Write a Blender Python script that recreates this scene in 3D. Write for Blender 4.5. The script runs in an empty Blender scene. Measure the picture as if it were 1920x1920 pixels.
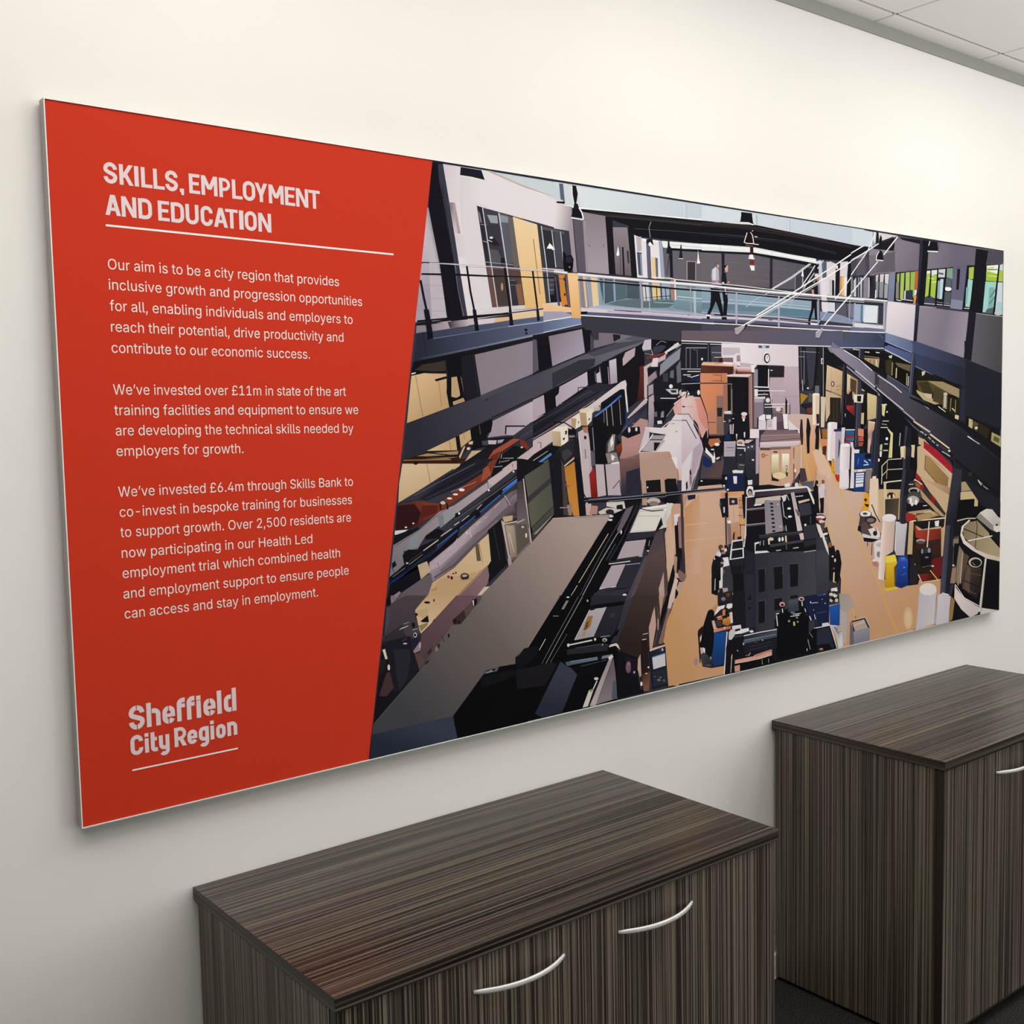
import bpy, bmesh, math
from mathutils import Vector, Matrix
from mathutils.geometry import tessellate_polygon

SC = bpy.context.scene
COL = SC.collection

# ------------------------------------------------------------------ camera, world, lights, exposure
cam = bpy.data.cameras.new('camera')
cam.sensor_width = 36.0
cam.lens = 39.085
cam.clip_start = 0.02
cam_o = bpy.data.objects.new('camera', cam)
COL.objects.link(cam_o)
CAM_ROT = Matrix(((0.780278685, 0.065982519, -0.621941702),
                  (-0.625091295, 0.049455422, -0.778983334),
                  (-0.020640893, 0.996594435, 0.079834110)))
cam_o.matrix_world = Matrix.Translation((-0.558273, -1.894567, 1.554096)) @ CAM_ROT.to_4x4()
SC.camera = cam_o

world = bpy.data.worlds.new('world')
SC.world = world
world.use_nodes = True
world.node_tree.nodes['Background'].inputs[0].default_value = (0.75, 0.85, 1.0, 1)
world.node_tree.nodes['Background'].inputs[1].default_value = 0.4


def area(name, loc, target, sx, sy, power, colour):
    l = bpy.data.lights.new(name, 'AREA')
    l.shape = 'RECTANGLE'
    l.size, l.size_y = sx, sy
    l.energy = power
    l.color = colour
    o = bpy.data.objects.new(name, l)
    COL.objects.link(o)
    o.location = loc
    o.rotation_euler = (Vector(target) - Vector(loc)).to_track_quat('-Z', 'Y').to_euler()
    return o


# daylight through the window in the front wall, unseen ceiling lamps; far row and uplight are added fill
area('window_daylight', (4.5, -5.16, 1.7), (4.5, 0, 1.5), 2.7, 1.5, 58, (1.0, 0.98, 0.95))
for lx, power in ((-1.0, 8.5), (0.2, 8.7), (1.4, 7.3), (2.6, 7.2), (3.8, 4.5), (5.0, 4.5)):
    area('unseen_ceiling_light', (lx, -1.0, 2.66), (lx, -1.0, 0), 0.58, 1.1, power, (1.0, 0.972, 0.92))
for lx in (-1.0, 0.6, 2.2, 3.8):
    area('unseen_ceiling_light', (lx, -2.4, 2.66), (lx, -2.4, 0), 0.58, 1.1, 5.5, (1.0, 0.972, 0.92))  # far row added to soften the shadow below the panel
area('added_uplight', (2.2, -1.3, 2.05), (2.2, -1.3, 3), 6.0, 0.12, 52, (1.0, 0.98, 0.95))  # added light, brightens the ceiling and the top of the wall

SC.view_settings.view_transform = 'Standard'
SC.view_settings.look = 'None'
SC.view_settings.gamma = 1.0
SC.view_settings.use_curve_mapping = False
SC.view_settings.exposure = 0.0


# ------------------------------------------------------------------ materials
def lin(c):
    c = c / 255.0
    return c / 12.92 if c <= 0.04045 else ((c + 0.055) / 1.055) ** 2.4


def rgblin(c):
    return tuple(min(lin(v) * INK_GAIN, 0.95) for v in c)


class NT:
    def __init__(self, name):
        self.m = bpy.data.materials.new(name)
        self.m.use_nodes = True
        self.t = self.m.node_tree
        self.b = self.t.nodes['Principled BSDF']

    def n(self, kind, **kw):
        nd = self.t.nodes.new(kind)
        for k, v in kw.items():
            setattr(nd, k, v)
        return nd

    def l(self, a, b):
        self.t.links.new(a, b)


def plain(name, rgb, rough=0.6, metal=0.0, spec=0.5):
    a = NT(name)
    a.b.inputs['Base Color'].default_value = (*rgb, 1)
    a.b.inputs['Roughness'].default_value = rough
    a.b.inputs['Metallic'].default_value = metal
    a.b.inputs['Specular IOR Level'].default_value = spec
    return a.m


def speckled(name, rgb, amount, scale, rough, bump=0.0, spec=0.3):
    """a plain paint / metal with a little procedural mottling and surface bump"""
    a = NT(name)
    tc = a.n('ShaderNodeTexCoord')
    nz = a.n('ShaderNodeTexNoise')
    nz.inputs['Scale'].default_value = scale
    nz.inputs['Detail'].default_value = 3
    a.l(tc.outputs['Object'], nz.inputs['Vector'])
    r = a.n('ShaderNodeValToRGB')
    r.color_ramp.elements[0].position = 0.3
    r.color_ramp.elements[1].position = 0.7
    r.color_ramp.elements[0].color = (*[c * (1 - amount) for c in rgb], 1)
    r.color_ramp.elements[1].color = (*[min(c * (1 + amount), 1) for c in rgb], 1)
    a.l(nz.outputs['Fac'], r.inputs['Fac'])
    a.l(r.outputs['Color'], a.b.inputs['Base Color'])
    a.b.inputs['Roughness'].default_value = rough
    a.b.inputs['Specular IOR Level'].default_value = spec
    if bump:
        bp = a.n('ShaderNodeBump')
        bp.inputs['Strength'].default_value = bump
        bp.inputs['Distance'].default_value = 0.002
        a.l(nz.outputs['Fac'], bp.inputs['Height'])
        a.l(bp.outputs['Normal'], a.b.inputs['Normal'])
    return a.m


def zebrano(name, axis, rough=0.38, k=1.0, wide=0.2, light=1.0, fq=1.0):
    """striped dark laminate: fine streaks of black, umber and tan running along one axis"""
    a = NT(name)
    tc = a.n('ShaderNodeTexCoord')

    def noise(cross, along, detail, off):
        mp = a.n('ShaderNodeMapping')
        sc = [cross, cross, cross]
        sc['xyz'.index(axis)] = along
        mp.inputs['Scale'].default_value = sc
        mp.inputs['Location'].default_value = (off, off * 1.7, off * 0.6)
        a.l(tc.outputs['Object'], mp.inputs['Vector'])
        nz = a.n('ShaderNodeTexNoise')
        nz.inputs['Scale'].default_value = 1.0
        nz.inputs['Detail'].default_value = detail
        nz.inputs['Roughness'].default_value = 0.6
        a.l(mp.outputs['Vector'], nz.inputs['Vector'])
        return nz.outputs['Fac']

    def ramp(fac, stops):
        r = a.n('ShaderNodeValToRGB')
        cr = r.color_ramp
        while len(cr.elements) < len(stops):
            cr.elements.new(0.5)
        for e, (p, c) in zip(cr.elements, stops):
            e.position = p
            e.color = (*[v * k for v in c], 1)
        a.l(fac, r.inputs['Fac'])
        return r.outputs['Color']

    def mix(f, c1, c2, mode='MIX'):
        mx = a.n('ShaderNodeMix', data_type='RGBA', blend_type=mode)
        if isinstance(f, float):
            mx.inputs['Factor'].default_value = f
        else:
            a.l(f, mx.inputs['Factor'])
        a.l(c1, mx.inputs['A'])
        a.l(c2, mx.inputs['B'])
        return mx.outputs['Result']

    fine = ramp(noise(360 * fq, 0.9, 1.5, 3.1),
                [(0.385, (0.007, 0.006, 0.006)), (0.435, (0.022, 0.017, 0.015)), (0.475, (0.062, 0.050, 0.043)),
                 (0.525, (0.082, 0.066, 0.056)), (0.56, (0.17, 0.145, 0.117)), (0.64, (0.31, 0.27, 0.215))])
    broad = ramp(noise(110 * fq, 0.5, 2.0, 8.3),
                 [(0.38, (0.018, 0.014, 0.013)), (0.48, (0.065, 0.052, 0.045)), (0.60, (0.13, 0.105, 0.085))])
    c = mix(wide, fine, broad)
    sel = a.n('ShaderNodeValToRGB')
    sel.color_ramp.elements[0].position = 0.60
    sel.color_ramp.elements[1].position = 0.64
    sel.color_ramp.elements[0].color = (0, 0, 0, 1)
    sel.color_ramp.elements[1].color = (0.8, 0.8, 0.8, 1)
    a.l(noise(320 * fq, 0.35, 1.0, 15.7), sel.inputs['Fac'])
    tan = a.n('ShaderNodeRGB')
    tan.outputs[0].default_value = (0.33 * light * k, 0.285 * light * k, 0.225 * light * k, 1)
    c = mix(sel.outputs['Color'], c, tan.outputs[0])
    hue = ramp(noise(9, 0.6, 1.0, 21.0), [(0.35, (1.0, 0.92, 0.86)), (0.65, (0.93, 0.95, 0.86))])
    c = mix(1.0, c, hue, 'MULTIPLY')
    a.l(c, a.b.inputs['Base Color'])
    a.b.inputs['Roughness'].default_value = rough
    a.b.inputs['Specular IOR Level'].default_value = 0.4
    return a.m


def carpet_material():
    a = NT('charcoal_carpet')
    tc = a.n('ShaderNodeTexCoord')
    n1 = a.n('ShaderNodeTexNoise')
    n1.inputs['Scale'].default_value = 260
    n1.inputs['Detail'].default_value = 4
    a.l(tc.outputs['Object'], n1.inputs['Vector'])
    r = a.n('ShaderNodeValToRGB')
    r.color_ramp.elements[0].position = 0.35
    r.color_ramp.elements[0].color = (0.006, 0.006, 0.007, 1)
    r.color_ramp.elements[1].position = 0.72
    r.color_ramp.elements[1].color = (0.075, 0.073, 0.07, 1)
    a.l(n1.outputs['Fac'], r.inputs['Fac'])
    a.l(r.outputs['Color'], a.b.inputs['Base Color'])
    bp = a.n('ShaderNodeBump')
    bp.inputs['Strength'].default_value = 1.0
    bp.inputs['Distance'].default_value = 0.006
    a.l(n1.outputs['Fac'], bp.inputs['Height'])
    a.l(bp.outputs['Normal'], a.b.inputs['Normal'])
    a.b.inputs['Roughness'].default_value = 0.95
    a.b.inputs['Specular IOR Level'].default_value = 0.1
    return a.m


def print_material():
    a = NT('printed_photo')
    at = a.n('ShaderNodeAttribute')
    at.attribute_name = 'ink'
    a.l(at.outputs['Color'], a.b.inputs['Base Color'])
    a.b.inputs['Roughness'].default_value = 0.7
    a.b.inputs['Specular IOR Level'].default_value = 0.04
    return a.m


M_WALL = speckled('white_wall_paint', (0.87, 0.848, 0.802), 0.006, 6, 0.75, 0.0, 0.2)
M_WALL_DIM = speckled('low_bounce_grey', (0.42, 0.42, 0.41), 0.01, 6, 0.8, 0.0, 0.2)  # for the unseen walls, darkened so they bounce less light
M_TILE = speckled('ceiling_tile_white', (0.86, 0.85, 0.82), 0.012, 300, 0.9, 0.15, 0.1)
M_GAP = plain('painted_gap_shade', (0.01, 0.01, 0.01), 0.8)
M_TBAR = plain('grey_grid_bar', (0.42, 0.40, 0.38), 0.6)
M_TRIM = speckled('grey_trim_metal', (0.33, 0.335, 0.30), 0.01, 20, 0.6, 0.0, 0.2)
M_SKIRT = plain('white_skirting_gloss', (0.85, 0.85, 0.83), 0.4)
M_ALU = speckled('shaded_frame_metal', (0.36, 0.355, 0.34), 0.01, 40, 0.45, 0.0, 0.4)  # frame greyed, so the shade on its sides is in the colour
M_GROOVE = plain('grey_frame_groove', (0.30, 0.29, 0.27), 0.7)
M_RED = speckled('orange_red_print', (0.60, 0.041, 0.0175), 0.015, 500, 0.6, 0.0, 0.05)
M_PRINT = print_material()
M_HEAD = plain('pale_pink_lettering', (0.80, 0.66, 0.67), 0.55, 0, 0.2)
M_BODY = plain('white_lettering', (0.92, 0.80, 0.74), 0.55, 0, 0.2)
M_RULE = plain('white_rule', (0.94, 0.86, 0.82), 0.55, 0, 0.2)
M_ZV = zebrano('striped_laminate_upright', 'z', 0.42, 0.88)
M_ZX = zebrano('striped_laminate_lengthwise', 'x', 0.36, 0.72, 0.22, 0.8, 0.72)
M_ZY = zebrano('striped_laminate_crosswise', 'y', 0.42, 0.6, 0.4, 0.6)
M_LIP = plain('white_edge_strip', (0.90, 0.89, 0.87), 0.4)
M_EDGE = plain('shaded_door_edge', (0.018, 0.014, 0.013), 0.45)  # laminate door edges darkened; their shade is put into the colour
M_INNER = plain('dark_cabinet_inside', (0.03, 0.025, 0.022), 0.6)
M_STEEL = speckled('brushed_nickel', (0.80, 0.79, 0.76), 0.03, 400, 0.42)
for nd in M_STEEL.node_tree.nodes:
    if nd.type == 'BSDF_PRINCIPLED':
        nd.inputs['Metallic'].default_value = 0.25
M_FOOT = plain('black_plastic_glide', (0.012, 0.012, 0.012), 0.5)
M_CARPET = carpet_material()
M_BLIND = plain('window_frame_white', (0.7, 0.7, 0.7), 0.5)


# ------------------------------------------------------------------ object helpers
def mesh_obj(name, bm, mats, parent=None, smooth=False):
    me = bpy.data.meshes.new(name)
    bm.normal_update()
    bm.to_mesh(me)
    bm.free()
    for m in (mats if isinstance(mats, (list, tuple)) else [mats]):
        me.materials.append(m)
    if smooth:
        for f in me.polygons:
            f.use_smooth = True
    o = bpy.data.objects.new(name, me)
    COL.objects.link(o)
    if parent:
        o.parent = parent
    return o


def struct(o):
    o['kind'] = 'structure'
    return o


def thing(name, label, cat, loc, rz=0.0, group=None):
    o = bpy.data.objects.new(name, None)
    COL.objects.link(o)
    o.empty_display_size = 0.1
    o.location = loc
    o.rotation_euler = (0, 0, rz)
    o['label'] = label
    o['category'] = cat
    if group:
        o['group'] = group
    return o


def box(bm, x0, x1, y0, y1, z0, z1, bevel=0.0, mat=0):
    vs = [bm.verts.new((x, y, z)) for z in (z0, z1) for y in (y0, y1) for x in (x0, x1)]
    q = [(0, 2, 3, 1), (4, 5, 7, 6), (0, 1, 5, 4), (2, 6, 7, 3), (0, 4, 6, 2), (1, 3, 7, 5)]
    fs = [bm.faces.new([vs[i] for i in f]) for f in q]
    for f in fs:
        f.material_index = mat
    if bevel:
        es = list({e for f in fs for e in f.edges})
        r = bmesh.ops.bevel(bm, geom=es, offset=bevel, segments=2, affect='EDGES', profile=0.5)
        for f in r['faces']:
            f.material_index = mat
    return fs


def nb():
    return bmesh.new()


# ------------------------------------------------------------------ room shell
ZC = 2.672
X0, X1, Y0 = -2.6, 6.4, -5.2
bm = nb(); box(bm, X0 - .1, X1 + .1, 0.0, 0.12, -0.02, ZC + .12); struct(mesh_obj('wall_back', bm, M_WALL))
bm = nb(); box(bm, X0 - .1, X1 + .1, Y0 - .1, 0.0, -0.12, 0.0); struct(mesh_obj('floor', bm, M_CARPET))
bm = nb(); box(bm, X0 - .12, X0, Y0, 0.0, 0.0, ZC + .1); struct(mesh_obj('wall_left', bm, M_WALL_DIM))
bm = nb(); box(bm, X1, X1 + .12, Y0, 0.0, 0.0, ZC + .1); struct(mesh_obj('wall_right', bm, M_WALL_DIM))
# front wall with a long window opening
bm = nb()
WX0, WX1, WZ0, WZ1 = 0.6, 5.9, 0.75, 2.45
box(bm, X0, X1, Y0 - .14, Y0, 0.0, WZ0)
box(bm, X0, X1, Y0 - .14, Y0, WZ1, ZC + .1)
box(bm, X0, WX0, Y0 - .14, Y0, WZ0, WZ1)
box(bm, WX1, X1, Y0 - .14, Y0, WZ0, WZ1)
struct(mesh_obj('wall_front', bm, M_WALL_DIM))
bm = nb()
for i in range(5):
    x = WX0 + (WX1 - WX0) * i / 4
    box(bm, max(x - .03, WX0), min(x + .03, WX1), Y0 - .10, Y0 - .05, WZ0, WZ1)
box(bm, WX0, WX1, Y0 - .10, Y0 - .05, WZ0, WZ0 + .05)
box(bm, WX0, WX1, Y0 - .10, Y0 - .05, WZ1 - .05, WZ1)
struct(mesh_obj('window_1', bm, M_BLIND))
# skirting along the back wall
bm = nb(); box(bm, X0, X1, -0.012, 0.0, 0.0, 0.07, 0.0015); struct(mesh_obj('baseboard_back', bm, M_SKIRT))
# grey perimeter trim under the ceiling
bm = nb(); box(bm, X0, X1, -0.005, 0.0, 2.638, ZC + .004); struct(mesh_obj('trim_1', bm, M_TRIM))

# suspended ceiling: a narrow border row of cut tiles, then full tiles
bm = nb()
PX, SEAM = 0.5835, 2.3085
GAP = 0.009
kx0, kx1 = int((X0 - SEAM) / PX) - 1, int((X1 - SEAM) / PX) + 1
rows = [(-0.064, -0.004)]
y = -0.076
while y > Y0:
    rows.append((max(y - PX + GAP, Y0), y))
    y -= PX
for i, (ya, yb) in enumerate(rows):
    for k in range(kx0, kx1 + 1):
        xa, xb = max(SEAM + k * PX + GAP / 2, X0), min(SEAM + (k + 1) * PX - GAP / 2, X1)
        if xb - xa > 0.02:
            box(bm, xa, xb, ya, yb, ZC, ZC + .014, 0.0008)
ceil_o = struct(mesh_obj('ceiling', bm, M_TILE))
bm = nb()
box(bm, X0, X1, Y0, 0.0, ZC + .0075, ZC + .10)
g = mesh_obj('grid_bar', bm, M_TBAR, ceil_o)
bm = nb()
box(bm, X0, X1, -0.077, -0.063, ZC + .0066, ZC + .0155)  # black strip stands in for the shade inside this ceiling joint
mesh_obj('gap_shade_strip', bm, M_GAP, ceil_o)

# ------------------------------------------------------------------ big printed wall panel
PW, PH, PT, PZ = 3.00827, 1.18785, 0.030, 0.89471
LIP = 0.0016
panel = thing('display_panel',
              'long framed wall display, orange-red text area beside a photo of an engineering workshop',
              'wall display', (PW / 2, 0, PZ))


def loc(u, v, y):
    return (u / 1000 - PW / 2, y, v / 1000)


bm = nb()
hw = PW / 2
FY = -PT + 0.0012
box(bm, -hw, hw, FY, -0.007, 0, LIP)
box(bm, -hw, hw, FY, -0.007, PH - LIP, PH)
box(bm, -hw, -hw + LIP, FY, -0.007, LIP, PH - LIP)
box(bm, hw - LIP, hw, FY, -0.007, LIP, PH - LIP)
mesh_obj('frame', bm, M_ALU, panel)
bm = nb()
box(bm, -hw, hw, -PT, FY, 0, LIP)
box(bm, -hw, hw, -PT, FY, PH - LIP, PH)
box(bm, -hw, -hw + LIP, -PT, FY, LIP, PH - LIP)
box(bm, hw - LIP, hw, -PT, FY, LIP, PH - LIP)
mesh_obj('edge_strip', bm, M_LIP, panel)['label'] = 'thin white strip around the face'
bm = nb()
box(bm, -hw + .006, hw - .006, -0.0075, 0.0, .006, PH - .006)
mesh_obj('mounting_rail', bm, M_GROOVE, panel)
YF = -PT + 0.0026            # face of the stretched print, just behind the lip
BT, BB = (747.12, 1184.4), (557.1, 0.86)


def bx(v):
    return BB[0] + (v - BB[1]) / (BT[1] - BB[1]) * (BT[0] - BB[0])


L3 = LIP * 1000
bm = nb()
front = [loc(L3, L3, YF), loc(bx(L3), L3, YF), loc(bx(PH * 1000 - L3), PH * 1000 - L3, YF), loc(L3, PH * 1000 - L3, YF)]
fv = [bm.verts.new(c) for c in front]
bv = [bm.verts.new((c[0], -0.008, c[2])) for c in front]
bm.faces.new(fv)
bm.faces.new(bv[::-1])
for i in range(4):
    j = (i + 1) % 4
    bm.faces.new((fv[j], fv[i], bv[i], bv[j]))
mesh_obj('text_area', bm, M_RED, panel)['label'] = 'plain orange-red text area with a slanted right edge'

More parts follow.
